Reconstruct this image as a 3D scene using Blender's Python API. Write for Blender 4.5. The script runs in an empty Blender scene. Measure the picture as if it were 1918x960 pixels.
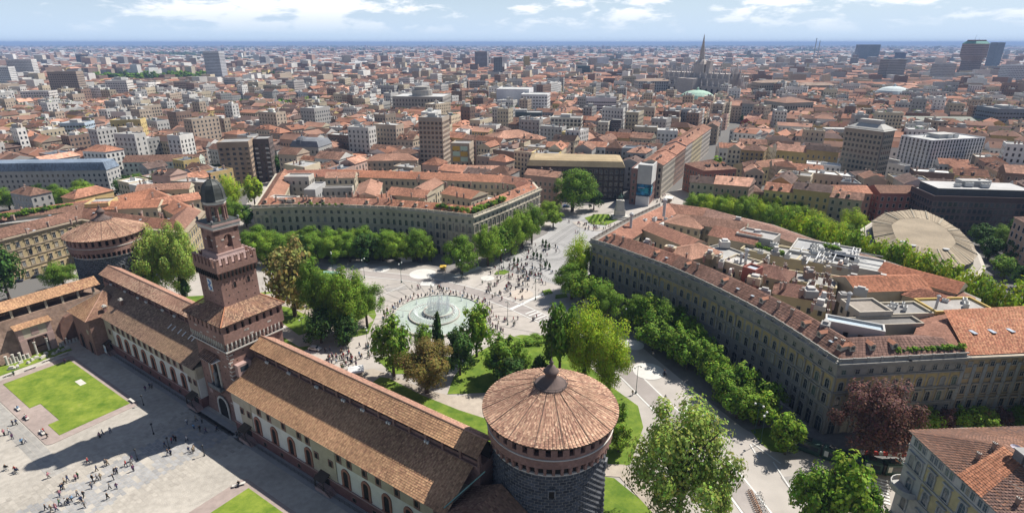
import bpy, bmesh, math, random
from mathutils import Matrix, Vector
S = bpy.context.scene
R = math.radians
# ---------------------------------------------------------------- camera (drone, about 95 m up, 20 mm equivalent)
F, H = 1065.0, 95.0                       # focal length in photo pixels (1918 wide), camera height in metres
PITCH = math.atan(400 / F)
CP, SP = math.cos(PITCH), math.sin(PITCH)
cam = bpy.data.objects.new('camera', bpy.data.cameras.new('camera'))
S.collection.objects.link(cam)
cam.location = (0, 0, H)
cam.rotation_euler = (math.pi / 2 - PITCH, 0, 0)
cam.data.sensor_width = 36
cam.data.lens = 36 * F / 1918
cam.data.clip_start = 1
cam.data.clip_end = 120000
S.camera = cam
# ---------------------------------------------------------------- sun and sky
SUN_AZ, SUN_EL = R(32), R(52)             # azimuth from +X towards +Y
sd = Vector((math.cos(SUN_EL) * math.cos(SUN_AZ), math.cos(SUN_EL) * math.sin(SUN_AZ), math.sin(SUN_EL)))
sl = bpy.data.lights.new('sun', 'SUN')
sl.energy, sl.angle, sl.color = 4.6, R(0.53), (1, 0.95, 0.87)
so = bpy.data.objects.new('sun', sl)
so.rotation_euler = sd.to_track_quat('Z', 'Y').to_euler()
so.location = (100, 60, 300)
S.collection.objects.link(so)
wd = bpy.data.worlds.new('World')
S.world = wd
wd.use_nodes = True
nt = wd.node_tree
for n in list(nt.nodes): nt.nodes.remove(n)
def N(t, kind, **kw):
    n = t.nodes.new(kind)
    for k, v in kw.items():
        if k.startswith('i_'): n.inputs[k[2:].replace('_', ' ')].default_value = v
        elif isinstance(k, str) and k.startswith('n') and k[1:].isdigit(): n.inputs[int(k[1:])].default_value = v
        else: setattr(n, k, v)
    return n
def Lk(t, a, b): t.links.new(a, b)
sky = N(nt, 'ShaderNodeTexSky', sky_type='NISHITA', sun_disc=False, sun_elevation=SUN_EL, sun_rotation=math.pi / 2 - SUN_AZ, altitude=120, air_density=1.0, dust_density=0.6, ozone_density=1.4)
geo = N(nt, 'ShaderNodeTexCoord')
sep = N(nt, 'ShaderNodeSeparateXYZ'); Lk(nt, geo.outputs['Generated'], sep.inputs[0])
zz = N(nt, 'ShaderNodeMath', operation='ABSOLUTE'); Lk(nt, sep.outputs[2], zz.inputs[0])
cmb = N(nt, 'ShaderNodeVectorMath', operation='MULTIPLY', n1=(1, 1, 3.4)); Lk(nt, geo.outputs['Generated'], cmb.inputs[0])
cl1 = N(nt, 'ShaderNodeTexNoise', i_Scale=13.0, i_Detail=9.0, i_Roughness=0.6, i_Distortion=0.2); Lk(nt, cmb.outputs[0], cl1.inputs['Vector'])
cl2 = N(nt, 'ShaderNodeTexNoise', i_Scale=3.0, i_Detail=3.0); Lk(nt, cmb.outputs[0], cl2.inputs['Vector'])
cs = N(nt, 'ShaderNodeMath', operation='MULTIPLY_ADD', n1=0.7, n2=0.0); Lk(nt, cl2.outputs[0], cs.inputs[0])
ca = N(nt, 'ShaderNodeMath', operation='ADD'); Lk(nt, cl1.outputs[0], ca.inputs[0]); Lk(nt, cs.outputs[0], ca.inputs[1])
cr = N(nt, 'ShaderNodeMapRange', n1=0.83, n2=0.98, n3=0.0, n4=0.9); cr.interpolation_type = 'SMOOTHSTEP'; Lk(nt, ca.outputs[0], cr.inputs[0])
skm = N(nt, 'ShaderNodeMix', data_type='RGBA')
skm.inputs[7].default_value = (12.2, 12.4, 12.8, 1)
cf_ = N(nt, 'ShaderNodeMapRange', n1=0.06, n2=0.45, n3=1.0, n4=0.22); Lk(nt, zz.outputs[0], cf_.inputs[0])      # cumulus stacks up towards the horizon, thinned overhead to lower the fill light
cl_ = N(nt, 'ShaderNodeMapRange', n1=0.012, n2=0.05); Lk(nt, zz.outputs[0], cl_.inputs[0]); cn_ = N(nt, 'ShaderNodeMath', operation='MULTIPLY'); Lk(nt, cl_.outputs[0], cn_.inputs[0]); Lk(nt, cf_.outputs[0], cn_.inputs[1]); cf_ = cn_
cm_ = N(nt, 'ShaderNodeMath', operation='MULTIPLY'); Lk(nt, cr.outputs[0], cm_.inputs[0]); Lk(nt, cf_.outputs[0], cm_.inputs[1]); Lk(nt, cm_.outputs[0], skm.inputs['Factor'])
hz = N(nt, 'ShaderNodeMapRange', n1=0.0, n2=0.16, n3=0.93, n4=0.0); hz.interpolation_type = 'SMOOTHSTEP'; Lk(nt, zz.outputs[0], hz.inputs[0])   # milky horizon, the same all round
hm_ = N(nt, 'ShaderNodeMix', data_type='RGBA'); Lk(nt, hz.outputs[0], hm_.inputs['Factor']); Lk(nt, sky.outputs[0], hm_.inputs[6]); hm_.inputs[7].default_value = (6.7, 8.5, 10.8, 1)
Lk(nt, hm_.outputs[2], skm.inputs[6])
bg = N(nt, 'ShaderNodeBackground', i_Strength=0.055)
Lk(nt, skm.outputs[2], bg.inputs[0])
wo = N(nt, 'ShaderNodeOutputWorld'); Lk(nt, bg.outputs[0], wo.inputs[0])
S.view_settings.view_transform = 'Standard'
S.view_settings.look = 'None'
S.view_settings.gamma = 1
S.view_settings.exposure = 0.8
S.cycles.max_bounces = 5; S.cycles.diffuse_bounces = 2; S.cycles.glossy_bounces = 2
S.cycles.transmission_bounces = 3; S.cycles.transparent_max_bounces = 6; S.cycles.volume_bounces = 0
S.cycles.use_denoising = True
# ---------------------------------------------------------------- pixel <-> world
def P3(x, y, z=0.0):
    a, b = (x - 959) / F, -(y - 480) / F
    d = (a, CP + b * SP, -SP + b * CP)
    t = (z - H) / d[2]
    return Vector((d[0] * t, d[1] * t, z))
def depth(X, Y, Z): return Y * CP - (Z - H) * SP
def px(X, Y, Z):
    z = Z - H
    dp = Y * CP - z * SP
    return 959 + F * X / dp, 480 - F * (Y * SP + z * CP) / dp
def zat(X, Y, y):                          # height above the ground at which the vertical through X, Y crosses photo row y
    lo, hi = -20, 200
    for _ in range(40):
        m = (lo + hi) / 2
        if px(X, Y, m)[1] > y: lo = m
        else: hi = m
    return m
A0 = R(-34.4)                              # the castle front runs at this angle; u along it, v towards the square
E1 = Vector((math.cos(A0), math.sin(A0), 0)); E2 = Vector((-E1.y, E1.x, 0))
O0 = Vector((-76.8, 127.8, 0))
def CW(u, v, z=0.0): return O0 + E1 * u + E2 * v + Vector((0, 0, z))
# ---------------------------------------------------------------- materials
MATS = {}
def mat(name, col=(.5, .5, .5), rough=.85, var=.18, scale=.6, scale2=.05, var2=.12, attr=False, bump=0.0, bscale=3.0, metal=0.0, trans=0.0, spec=.25):
    m = bpy.data.materials.new(name); MATS[name] = m
    m.use_nodes = True
    t = m.node_tree; b = t.nodes['Principled BSDF']
    b.inputs['Roughness'].default_value = rough; b.inputs['Metallic'].default_value = metal
    b.inputs['Specular IOR Level'].default_value = spec
    g = N(t, 'ShaderNodeNewGeometry')
    n1 = N(t, 'ShaderNodeTexNoise', i_Scale=scale, i_Detail=4.0); Lk(t, g.outputs['Position'], n1.inputs['Vector'])
    n2 = N(t, 'ShaderNodeTexNoise', i_Scale=scale2, i_Detail=2.0); Lk(t, g.outputs['Position'], n2.inputs['Vector'])
    k = 1.0 if trans else .82
    r1 = N(t, 'ShaderNodeMapRange', n1=.25, n2=.75, n3=k - var * k, n4=k + var * k); Lk(t, n1.outputs[0], r1.inputs[0])
    r2 = N(t, 'ShaderNodeMapRange', n1=.3, n2=.7, n3=1 - var2, n4=1 + var2); Lk(t, n2.outputs[0], r2.inputs[0])
    mu = N(t, 'ShaderNodeMath', operation='MULTIPLY'); Lk(t, r1.outputs[0], mu.inputs[0]); Lk(t, r2.outputs[0], mu.inputs[1])
    vm = N(t, 'ShaderNodeVectorMath', operation='SCALE'); Lk(t, mu.outputs[0], vm.inputs['Scale'])
    if attr:
        at = N(t, 'ShaderNodeAttribute', attribute_name='Col'); Lk(t, at.outputs['Color'], vm.inputs[0])
    else: vm.inputs[0].default_value = col
    Lk(t, vm.outputs[0], b.inputs['Base Color'])
    if bump:
        bn = N(t, 'ShaderNodeTexNoise', i_Scale=bscale, i_Detail=3.0); Lk(t, g.outputs['Position'], bn.inputs['Vector'])
        bp = N(t, 'ShaderNodeBump', i_Strength=bump, i_Distance=.3); Lk(t, bn.outputs[0], bp.inputs['Height']); Lk(t, bp.outputs[0], b.inputs['Normal'])
    if trans:
        tr = N(t, 'ShaderNodeBsdfTranslucent'); Lk(t, vm.outputs[0], tr.inputs[0])
        mx = N(t, 'ShaderNodeMixShader', n0=trans); Lk(t, b.outputs[0], mx.inputs[1]); Lk(t, tr.outputs[0], mx.inputs[2])
        Lk(t, mx.outputs[0], t.nodes['Material Output'].inputs[0])
    return m
def glass(name, col, rough=.12):
    m = mat(name, col, rough, .35, .3, .08, .2, spec=.6); return m
paint = mat('painted_plaster', attr=True, var=.10, scale=.35, scale2=.03)
stonem = mat('stone_attr', attr=True, var=.16, scale=.9, scale2=.06)
tilem = mat('roof_tile', attr=True, var=.16, scale=1.4, scale2=.09, var2=.16, rough=.9, spec=.15)
leafm = mat('foliage', attr=True, var=.12, scale=.5, scale2=.05, rough=.75, trans=.32, spec=.12)
barkm = mat('bark', (.10, .075, .055), bump=.4)
winm = glass('window_glass', (.035, .045, .055))
brick = mat('castle_brick', (.27, .16, .13), var=.22, scale=1.6, scale2=.12, var2=.2, bump=.25, bscale=4)
brickd = mat('old_brick_wall', (.27, .185, .14), var=.4, scale=.55, scale2=.12, var2=.28, bump=.5, bscale=1.5)
marble = mat('pale_stone', (.55, .52, .47), var=.15)
pinkst = mat('pink_stone', (.42, .29, .26), var=.15)
graysto = mat('grey_ashlar', (.20, .205, .21), var=.28, scale=1.2, scale2=.1)
blackv = mat('interior_shade_black', (.02, .018, .016), var=.2)  # near-black colour stands in for the shade inside openings and niches
iron = mat('dark_iron', (.03, .032, .034), rough=.5, var=.1)
green_iron = mat('green_iron', (.03, .085, .065), rough=.5, var=.1)
copper = mat('dome_lead', (.058, .064, .060), rough=.55, var=.3, scale=.8)
whitep = mat('white_paint', (.78, .77, .74), var=.06)
woodm = mat('dark_wood', (.075, .055, .042), var=.3)
# ---------------------------------------------------------------- mesh builder
class MB:
    def __init__(s): s.v, s.f, s.m, s.c = [], [], [], []
    def face(s, pts, m=0, c=(1, 1, 1)):
        i = len(s.v); s.v.extend((p[0], p[1], p[2]) for p in pts)
        s.f.append(tuple(range(i, i + len(pts)))); s.m.append(m); s.c.append(c)
    def box8(s, p, m=0, c=(1, 1, 1), bottom=True):   # p: four bottom corners ccw, four top corners
        i = len(s.v); s.v.extend((q[0], q[1], q[2]) for q in p)
        fs = [(4, 5, 6, 7), (0, 1, 5, 4), (1, 2, 6, 5), (2, 3, 7, 6), (3, 0, 4, 7)] + ([(3, 2, 1, 0)] if bottom else [])
        for f in fs: s.f.append(tuple(i + k for k in f)); s.m.append(m); s.c.append(c)
    def prism(s, poly, z0, z1, m=0, c=(1, 1, 1), top=True, bottom=False, mt=None, ct=None):
        n = len(poly); i = len(s.v)
        s.v.extend((p[0], p[1], z0) for p in poly); s.v.extend((p[0], p[1], z1) for p in poly)
        for k in range(n):
            j = (k + 1) % n; s.f.append((i + k, i + j, i + n + j, i + n + k)); s.m.append(m); s.c.append(c)
        if top: s.f.append(tuple(i + n + k for k in range(n))); s.m.append(m if mt is None else mt); s.c.append(ct or c)
        if bottom: s.f.append(tuple(i + k for k in reversed(range(n)))); s.m.append(m); s.c.append(c)
    def bx(s, o, ex, ey, x0, x1, y0, y1, z0, z1, m=0, c=(1, 1, 1)):
        q = [o + ex * a + ey * b for a, b in ((x0, y0), (x1, y0), (x1, y1), (x0, y1))]
        s.prism(q, o.z + z0, o.z + z1, m, c, True, True)
    def lathe(s, ctr, prof, n=16, m=0, c=(1, 1, 1), a0=0.0, cap=True):
        i = len(s.v); k = len(prof)
        for r, z in prof:
            for j in range(n):
                a = a0 + 2 * math.pi * j / n; s.v.append((ctr[0] + r * math.cos(a), ctr[1] + r * math.sin(a), ctr[2] + z))
        for p in range(k - 1):
            for j in range(n):
                j2 = (j + 1) % n
                s.f.append((i + p * n + j, i + p * n + j2, i + (p + 1) * n + j2, i + (p + 1) * n + j)); s.m.append(m); s.c.append(c)
        if cap:
            s.f.append(tuple(i + (k - 1) * n + j for j in range(n))); s.m.append(m); s.c.append(c)
            s.f.append(tuple(i + j for j in reversed(range(n)))); s.m.append(m); s.c.append(c)
    def tube(s, p0, p1, r0, r1, n=6, m=0, c=(1, 1, 1)):
        p0, p1 = Vector(p0), Vector(p1); d = (p1 - p0).normalized()
        x = d.orthogonal().normalized(); y = d.cross(x); i = len(s.v)
        for p, r in ((p0, r0), (p1, r1)):
            for j in range(n):
                a = 2 * math.pi * j / n; q = p + x * (r * math.cos(a)) + y * (r * math.sin(a)); s.v.append(tuple(q))
        for j in range(n):
            j2 = (j + 1) % n; s.f.append((i + j, i + j2, i + n + j2, i + n + j)); s.m.append(m); s.c.append(c)
        s.f.append(tuple(i + n + j for j in range(n))); s.m.append(m); s.c.append(c)
        s.f.append(tuple(i + j for j in reversed(range(n)))); s.m.append(m); s.c.append(c)
    def arch(s, o, ex, ey, w, h, t, m=0, c=(1, 1, 1), n=6, rise=None):   # solid arched slab: o bottom centre, ex along, ey out, thickness t
        r = w / 2; ri = r if rise is None else rise; hs = h - ri
        pts = [(-r, 0), (r, 0)] + [(r * math.cos(math.pi * k / n), hs + ri * math.sin(math.pi * k / n)) for k in range(n + 1)]
        i = len(s.v); k = len(pts); Z = Vector((0, 0, 1))
        for d in (0, t):
            for a, b in pts: q = o + ex * a + ey * d + Z * b; s.v.append(tuple(q))
        s.f.append(tuple(i + k + j for j in range(k))); s.m.append(m); s.c.append(c)
        for j in range(k):
            j2 = (j + 1) % k; s.f.append((i + j, i + j2, i + k + j2, i + k + j)); s.m.append(m); s.c.append(c)
    def mesh(s, name, mats, smooth=False):
        me = bpy.data.meshes.new(name); me.from_pydata(s.v, [], s.f)
        for m in mats: me.materials.append(m)
        if len(mats) > 1: me.polygons.foreach_set('material_index', s.m)
        at = me.attributes.new('Col', 'FLOAT_COLOR', 'FACE')
        fl = []
        for c in s.c: fl.extend((c[0], c[1], c[2], 1.0))
        at.data.foreach_set('color', fl)
        if smooth: me.polygons.foreach_set('use_smooth', [True] * len(me.polygons))
        me.update()
        return me
    def build(s, name, mats, parent=None, smooth=False):
        if not isinstance(mats, (list, tuple)): mats = [mats]
        return put(name, s.mesh(name, mats, smooth), parent)
COL = S.collection
def put(name, me, parent=None, loc=None, rz=0.0, sc=None, local=False):
    o = bpy.data.objects.new(name, me); COL.objects.link(o)
    if loc is not None: o.location = loc
    if rz: o.rotation_euler = (0, 0, rz)
    if sc is not None: o.scale = sc
    if parent is not None:
        o.parent = parent
        if not local: o.matrix_parent_inverse = Matrix.Translation(-Vector(parent.location)) if parent.type == 'EMPTY' else Matrix.Identity(4)
    return o
def tag(o, label, cat=None, group=None, kind=None):
    if label: o['label'] = label
    if cat: o['category'] = cat
    if group: o['group'] = group
    if kind: o['kind'] = kind
    return o
def thing(name, label, cat, loc=(0, 0, 0), group=None):
    o = bpy.data.objects.new(name, None); COL.objects.link(o); o.location = loc; o.empty_display_size = 1
    return tag(o, label, cat, group)
def stuffpart(o): o['kind'] = 'stuff'; return o
def struct(o, label=None): o['kind'] = 'structure'; (label and tag(o, label)); return o
def lerp(a, b, t): return a + (b - a) * t
def jit(c, k, rnd): f = 1 + (rnd.random() - .5) * 2 * k; return (c[0] * f, c[1] * f, c[2] * f)
def sn(x, y): return .5 + .25 * math.sin(x * 1.7 + 2.3 * math.sin(y * .9)) + .25 * math.sin(y * 2.1 + 1.9 * math.sin(x * 1.3 + 1))
def tiles(mb, a, b, c, d, pu, pv, pal, rnd, m=0, lift=.05, patch=.08, corr=0.05):
    """field of roof tiles on the quad a-b (eave), c-d (top): every tile its own stepped face with its own colour"""
    a, b, c, d = Vector(a), Vector(b), Vector(c), Vector(d)
    nu = max(1, int(max((b - a).length, (c - d).length) / pu)); nv = max(1, int(((d - a).length + (c - b).length) / 2 / pv))
    nrm = (b - a).cross(d - a)
    if nrm.length < 1e-6: nrm = (b - a).cross(c - a)
    nrm.normalize()
    if nrm.z < 0: nrm = -nrm
    for j in range(nv):
        t0, t1 = j / nv, min(1.0, (j + 1.15) / nv)
        l0, r0, l1, r1 = a.lerp(d, t0), b.lerp(c, t0), a.lerp(d, t1), b.lerp(c, t1)
        rr = rnd.random()
        for i in range(nu):
            s0, s1 = i / nu, (i + 1) / nu
            k = lift * (1 + .5 * rnd.random()); e = corr * (i % 2)
            p = (l0.lerp(r0, s0) + nrm * (k + e), l0.lerp(r0, s1) + nrm * (k + e), l1.lerp(r1, s1) + nrm * e, l1.lerp(r1, s0) + nrm * e)
            w = sn((p[0].x + p[0].y * .4) * patch, (p[0].y - p[0].x * .3 + p[0].z) * patch)
            col = pal[min(len(pal) - 1, int((w * .6 + rnd.random() * .4) * len(pal)))]
            mb.face(p, m, jit(col, .24, rnd))
# ================================================================ the setting: ground, squares, roads, lawns
rnd = random.Random(7)
gm = bpy.data.materials.new('city_ground'); gm.use_nodes = True
t = gm.node_tree; b = t.nodes['Principled BSDF']; b.inputs['Roughness'].default_value = .95; b.inputs['Specular IOR Level'].default_value = .1
g = N(t, 'ShaderNodeNewGeometry')
n1 = N(t, 'ShaderNodeTexNoise', i_Scale=.0022, i_Detail=6.0, i_Roughness=.7); Lk(t, g.outputs['Position'], n1.inputs['Vector'])
n2 = N(t, 'ShaderNodeTexNoise', i_Scale=.02, i_Detail=5.0, i_Roughness=.8); Lk(t, g.outputs['Position'], n2.inputs['Vector'])
r1 = N(t, 'ShaderNodeValToRGB'); Lk(t, n1.outputs[0], r1.inputs[0])
e = r1.color_ramp.elements; e[0].position, e[0].color = .36, (.035, .06, .03, 1); e[1].position, e[1].color = .62, (.26, .19, .16, 1)
x = e.new(.48); x.color = (.07, .085, .055, 1)
x = e.new(.55); x.color = (.17, .15, .13, 1)
dn = N(t, 'ShaderNodeVectorMath', operation='LENGTH'); Lk(t, g.outputs['Position'], dn.inputs[0])
mr = N(t, 'ShaderNodeMapRange', n1=900.0, n2=2600.0); Lk(t, dn.outputs['Value'], mr.inputs[0])
mx = N(t, 'ShaderNodeMix', data_type='RGBA'); Lk(t, mr.outputs[0], mx.inputs[0]); mx.inputs[6].default_value = (.13, .125, .12, 1); Lk(t, r1.outputs[0], mx.inputs[7])
m2 = N(t, 'ShaderNodeMix', data_type='RGBA', blend_type='MULTIPLY', n0=.6); Lk(t, mx.outputs[2], m2.inputs[6]); Lk(t, n2.outputs['Color'], m2.inputs[7])
Lk(t, mx.outputs[2], b.inputs['Base Color'])
mb = MB(); mb.face([(90000 * math.cos(k * math.pi / 32), 90000 * math.sin(k * math.pi / 32), 0) for k in range(64)])
struct(mb.build('ground', gm), 'flat city ground running to the horizon')
def lawnmat(nm, c1, c2):
    m = bpy.data.materials.new(nm); m.use_nodes = True; MATS[nm] = m
    t = m.node_tree; b = t.nodes['Principled BSDF']; b.inputs['Roughness'].default_value = .9; b.inputs['Specular IOR Level'].default_value = .1
    g = N(t, 'ShaderNodeNewGeometry')
    a = N(t, 'ShaderNodeTexNoise', i_Scale=.22, i_Detail=6.0, i_Roughness=.7); Lk(t, g.outputs['Position'], a.inputs['Vector'])
    r = N(t, 'ShaderNodeValToRGB'); Lk(t, a.outputs[0], r.inputs[0])
    e = r.color_ramp.elements; e[0].position, e[0].color = .34, (*c1, 1); e[1].position, e[1].color = .62, (*c2, 1); w_ = e.new(.74); w_.color = (c2[0] * 1.25, c2[1] * 1.02, c2[2] * 1.9, 1)
    Lk(t, r.outputs[0], b.inputs['Base Color']); return m
grass = lawnmat('lawn_grass', (.075, .135, .015), (.19, .24, .035))
parkg = lawnmat('park_grass', (.06, .115, .015), (.15, .205, .03))
asph = mat('pale_asphalt', (.41, .375, .34), var=.10, scale=.25, scale2=.03, var2=.13)
pave = mat('plaza_paving', (.43, .39, .35), var=.10, scale=.5, scale2=.04, var2=.1)
setts = mat('grey_setts', (.36, .352, .345), var=.10, scale=.6, scale2=.05, var2=.14)
cobble = mat('courtyard_cobbles', (.43, .395, .345), var=.16, scale=.7, scale2=.07, var2=.17, bump=.3, bscale=5)
brickpath = mat('brick_border', (.34, .275, .245), var=.14, scale=.8)
band = mat('lane_asphalt', (.335, .30, .28), var=.08, scale=.4)
circ = mat('white_stone_disc', (.62, .60, .56), var=.07, scale=.5)
pinkd = mat('sand_stone_disc', (.52, .45, .38), var=.07, scale=.5)
linep = mat('road_paint', (.66, .65, .62), var=.12, scale=.8)
gravel = mat('path_gravel', (.40, .345, .285), var=.15, scale=.6)
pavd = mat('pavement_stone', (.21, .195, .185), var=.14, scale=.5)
def flat(name, pts, z, m, label=None, kind='structure'):
    mb = MB(); mb.face([(p[0], p[1], z) for p in pts]); o = mb.build(name, m)
    nrm = o.data.polygons[0].normal
    if nrm.z < 0: o.data.flip_normals()
    o['kind'] = kind
    if label: o['label'] = label
    return o
def G(pts): return [P3(x, y) for x, y in pts]
def ribbon(name, pts, w, z, m, label=None):
    P = [Vector((p[0], p[1], 0)) for p in pts]; mb = MB(); q = []
    for i, p in enumerate(P):
        d = (P[min(i + 1, len(P) - 1)] - P[max(i - 1, 0)]).normalized(); n = Vector((-d.y, d.x, 0)); q.append((p - n * w, p + n * w))
    for i in range(len(q) - 1): mb.face([(v.x, v.y, z) for v in (q[i][0], q[i + 1][0], q[i + 1][1], q[i][1])])
    o = mb.build(name, m)
    if o.data.polygons[0].normal.z < 0: o.data.flip_normals()
    o['kind'] = 'structure'
    if label: o['label'] = label
    return o
def smooth(pts, n=6):
    out = []
    for i in range(len(pts) - 1):
        p0, p1, p2, p3 = pts[max(i - 1, 0)], pts[i], pts[i + 1], pts[min(i + 2, len(pts) - 1)]
        for k in range(n):
            t = k / n; out.append(tuple(.5 * (2 * p1[a] + (p2[a] - p0[a]) * t + (2 * p0[a] - 5 * p1[a] + 4 * p2[a] - p3[a]) * t * t + (3 * p1[a] - p0[a] - 3 * p2[a] + p3[a]) * t ** 3) for a in (0, 1)))
    return out + [tuple(pts[-1][:2])]
SQ = [CW(-190, 14), CW(100, 14)] + G([(1100, 1200), (1600, 1200), (1712, 1000), (1918, 870), (1918, 790), (1560, 790), (1160, 520), (1150, 450), (1262, 392), (1345, 345), (1325, 338), (1250, 362), (1050, 392), (1012, 420), (885, 455), (640, 455), (470, 460), (530, 330), (510, 328), (445, 400), (395, 450), (160, 480), (0, 500)])
flat('square', SQ, .02, asph, 'pale asphalt square and roads between castle and palazzi')
flat('tram_square', G([(905, 497), (1015, 430), (1060, 405), (1100, 402), (1150, 430), (1130, 470), (1125, 520), (1060, 538), (985, 517)]), .04, setts, 'grey stone setts with curving tram tracks')
flat('plaza_pavement', G([(705, 600), (730, 560), (800, 545), (860, 548), (920, 558), (985, 592), (1020, 600), (1010, 635), (940, 640), (720, 690), (600, 690), (560, 670), (650, 640)]), .04, pave, 'pale paving around the fountain')
for k, (w, off, m, nm) in enumerate(((2.6, 0, band, 'carriageway_band'), (.22, 3.1, linep, 'kerb_line'), (.22, -3.1, linep, 'kerb_line'))):
    pl = smooth([P3(*p) for p in [(560, 492), (669, 510), (769, 521), (860, 539), (948, 567), (1035, 606), (1110, 645), (1176, 700), (1222, 745), (1330, 850), (1440, 990)]])
    P = [Vector((p[0], p[1], 0)) for p in pl]; Q = []
    for i, p in enumerate(P):
        d = (P[min(i + 1, len(P) - 1)] - P[max(i - 1, 0)]).normalized(); Q.append(p + Vector((-d.y, d.x, 0)) * off)
    ribbon(nm, Q, w, .06 + .02 * k, m, 'long road band curving round the fountain' if k == 0 else 'thin pale kerb line along the curved road')
def disc(x, y, rx, m, label):
    c = P3(x, y); r = rx * depth(c.x, c.y, 0) / F
    flat('stone_disc', [(c.x + r * math.cos(a * math.pi / 20), c.y + r * math.sin(a * math.pi / 20)) for a in range(40)], .12, m, label)
for x, y, r in ((627, 500, 11), (675, 496, 14), (715, 504, 15), (792, 513, 25), (913, 521, 13), (1187, 646, 19), (1214.5, 695, 29), (1300, 772, 26)): disc(x, y, r, circ, 'round white stone disc set in the road')
disc(977, 551, 22, pinkd, 'round sand-coloured disc set in the square')
def cross(x0, y0, x1, y1, n, w, L):           # pedestrian crossing: n stripes between two pixels, each L long, w wide
    a, c = P3(x0, y0), P3(x1, y1); d = (c - a).normalized(); s = Vector((-d.y, d.x, 0))
    for k in range(n):
        p = a.lerp(c, (k + .5) / n)
        flat('crossing_stripe', [p - d * w - s * L, p + d * w - s * L, p + d * w + s * L, p - d * w + s * L], .13, linep, 'painted white pedestrian crossing stripe')
cross(990, 583, 1022, 600, 5, .35, 2.4); cross(1645, 940, 1642, 893, 8, .32, 2.3); cross(788, 531, 814, 532, 9, .28, 2.2); cross(1185, 402, 1170, 408, 5, .4, 2)
for a, c, w in (((955, 580), (1030, 545), .8), ((1448, 865), (1500, 945), .18), ((1410, 830), (1462, 868), .18), ((1405, 832), (1420, 858), .18), ((850, 520), (900, 500), 1.2), ((690, 565), (760, 533), .15)):
    ribbon('painted_line', [P3(*a), P3(*c)], w, .14, linep, 'painted white line on the roadway')
patchm = mat('asphalt_patch', (.33, .31, .29), var=.12)
for q in ([(1462, 893), (1556, 884), (1572, 902), (1478, 914)], [(1240, 800), (1262, 796), (1290, 830), (1266, 836)], [(720, 540), (758, 536), (764, 541), (726, 546)], [(1075, 618), (1098, 612), (1112, 624), (1088, 630)], [(640, 512), (664, 513), (660, 517), (636, 516)], [(955, 528), (985, 538), (978, 542), (950, 532)]): flat('asphalt_patch', G(q), .11, patchm, 'darker repair patch in the pale asphalt')
for k in range(26):
    a = R(-40 + k * 9.5); c = P3(822, 590); d = Vector((math.cos(a), math.sin(a), 0)); ribbon('paving_joint', [c + d * 18, c + d * (30 + 5 * (k % 3))], .09, .125, patchm, 'thin dark paving joint radiating from the fountain')
for rr in (5.2, 6.7, 11.5, 13):
    c = P3(1000, 470); pts = [(c.x + 6 + rr * math.cos(a * .157), c.y + rr * math.sin(a * .157)) for a in range(41)]
    ribbon('tram_rail', pts, .07, .10, iron, 'curved steel tram rail set in grey setts')
for off in (0, 1.5, 5, 6.5):
    pl = smooth([P3(*p) for p in [(905, 530), (985, 480), (1040, 440), (1085, 415), (1150, 395)]]); ribbon('tram_rail', [(p[0] + off, p[1]) for p in pl], .07, .105, iron, 'long steel tram rail running to the monument')
# pavements beside the palazzi
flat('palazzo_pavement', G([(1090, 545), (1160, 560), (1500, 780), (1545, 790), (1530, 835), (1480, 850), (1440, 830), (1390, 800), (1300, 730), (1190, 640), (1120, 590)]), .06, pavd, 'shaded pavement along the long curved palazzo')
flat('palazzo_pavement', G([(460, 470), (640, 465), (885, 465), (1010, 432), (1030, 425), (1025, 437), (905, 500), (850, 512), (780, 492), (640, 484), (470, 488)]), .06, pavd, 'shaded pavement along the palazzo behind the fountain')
flat('tram_street', G([(1440, 812), (1545, 838), (1700, 868), (1918, 830), (1918, 800), (1545, 805)]), .08, mat('dark_setts', (.16, .155, .15), var=.2, scale=.8), 'dark street where the green tram runs')
flat('verge', G([(1405, 805), (1440, 800), (1475, 835), (1470, 848), (1445, 845), (1425, 830)]), .14, parkg, 'small grass verge beside the road')
# park lawns and paths
flat('park_lawn', G([(480, 480), (560, 498), (612, 505), (690, 540), (705, 590), (690, 625), (600, 645), (560, 660), (470, 620)]) + [CW(-12, 16), CW(-90, 16), CW(-95, 30), CW(-60, 62)], .10, parkg, 'park lawn left of the fountain')
flat('park_path', G([(560, 560), (520, 548), (490, 552), (500, 570), (540, 575), (620, 610), (560, 628), (528, 604), (500, 612), (560, 650), (640, 640), (700, 600), (690, 590), (640, 620), (600, 590)]), .12, gravel, 'gravel path through the park')
flat('park_lawn', G([(698, 716), (712, 706), (730, 709), (790, 740), (860, 768), (935, 792), (935, 850), (800, 790), (690, 735)]), .16, parkg, 'grass strip behind the castle wall')
flat('park_path', G([(640, 700), (760, 735), (860, 790), (930, 830), (1000, 800), (940, 735), (850, 742), (800, 730), (700, 690)]), .08, gravel, 'curving gravel path behind the castle')
flat('park_lawn', G([(838, 738), (850, 705), (880, 668), (940, 636), (975, 627), (1035, 630), (1062, 646), (1140, 720), (1195, 760), (1205, 800), (1180, 870), (1120, 880), (1090, 800), (930, 735)]), .12, parkg, 'park lawn with trees right of the fountain')
flat('park_lawn', G([(1115, 890), (1150, 895), (1230, 960), (1240, 1020), (1100, 1020)]), .13, parkg, 'grass around the near round tower')
flat('park_path', G([(1110, 868), (1170, 870), (1300, 990), (1260, 1000), (1160, 893), (1110, 890)]), .14, gravel, 'short gravel path by the near tower')
flat('park_lawn', G([(735, 700), (800, 700), (850, 690), (860, 670), (760, 660), (705, 672)]), .11, parkg, 'planted grass under the trees by the fountain')
flat('flower_bed', G([(930, 508), (945, 505), (955, 509), (945, 514), (925, 514)]), .16, parkg, 'small planted bed on the square')
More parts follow.
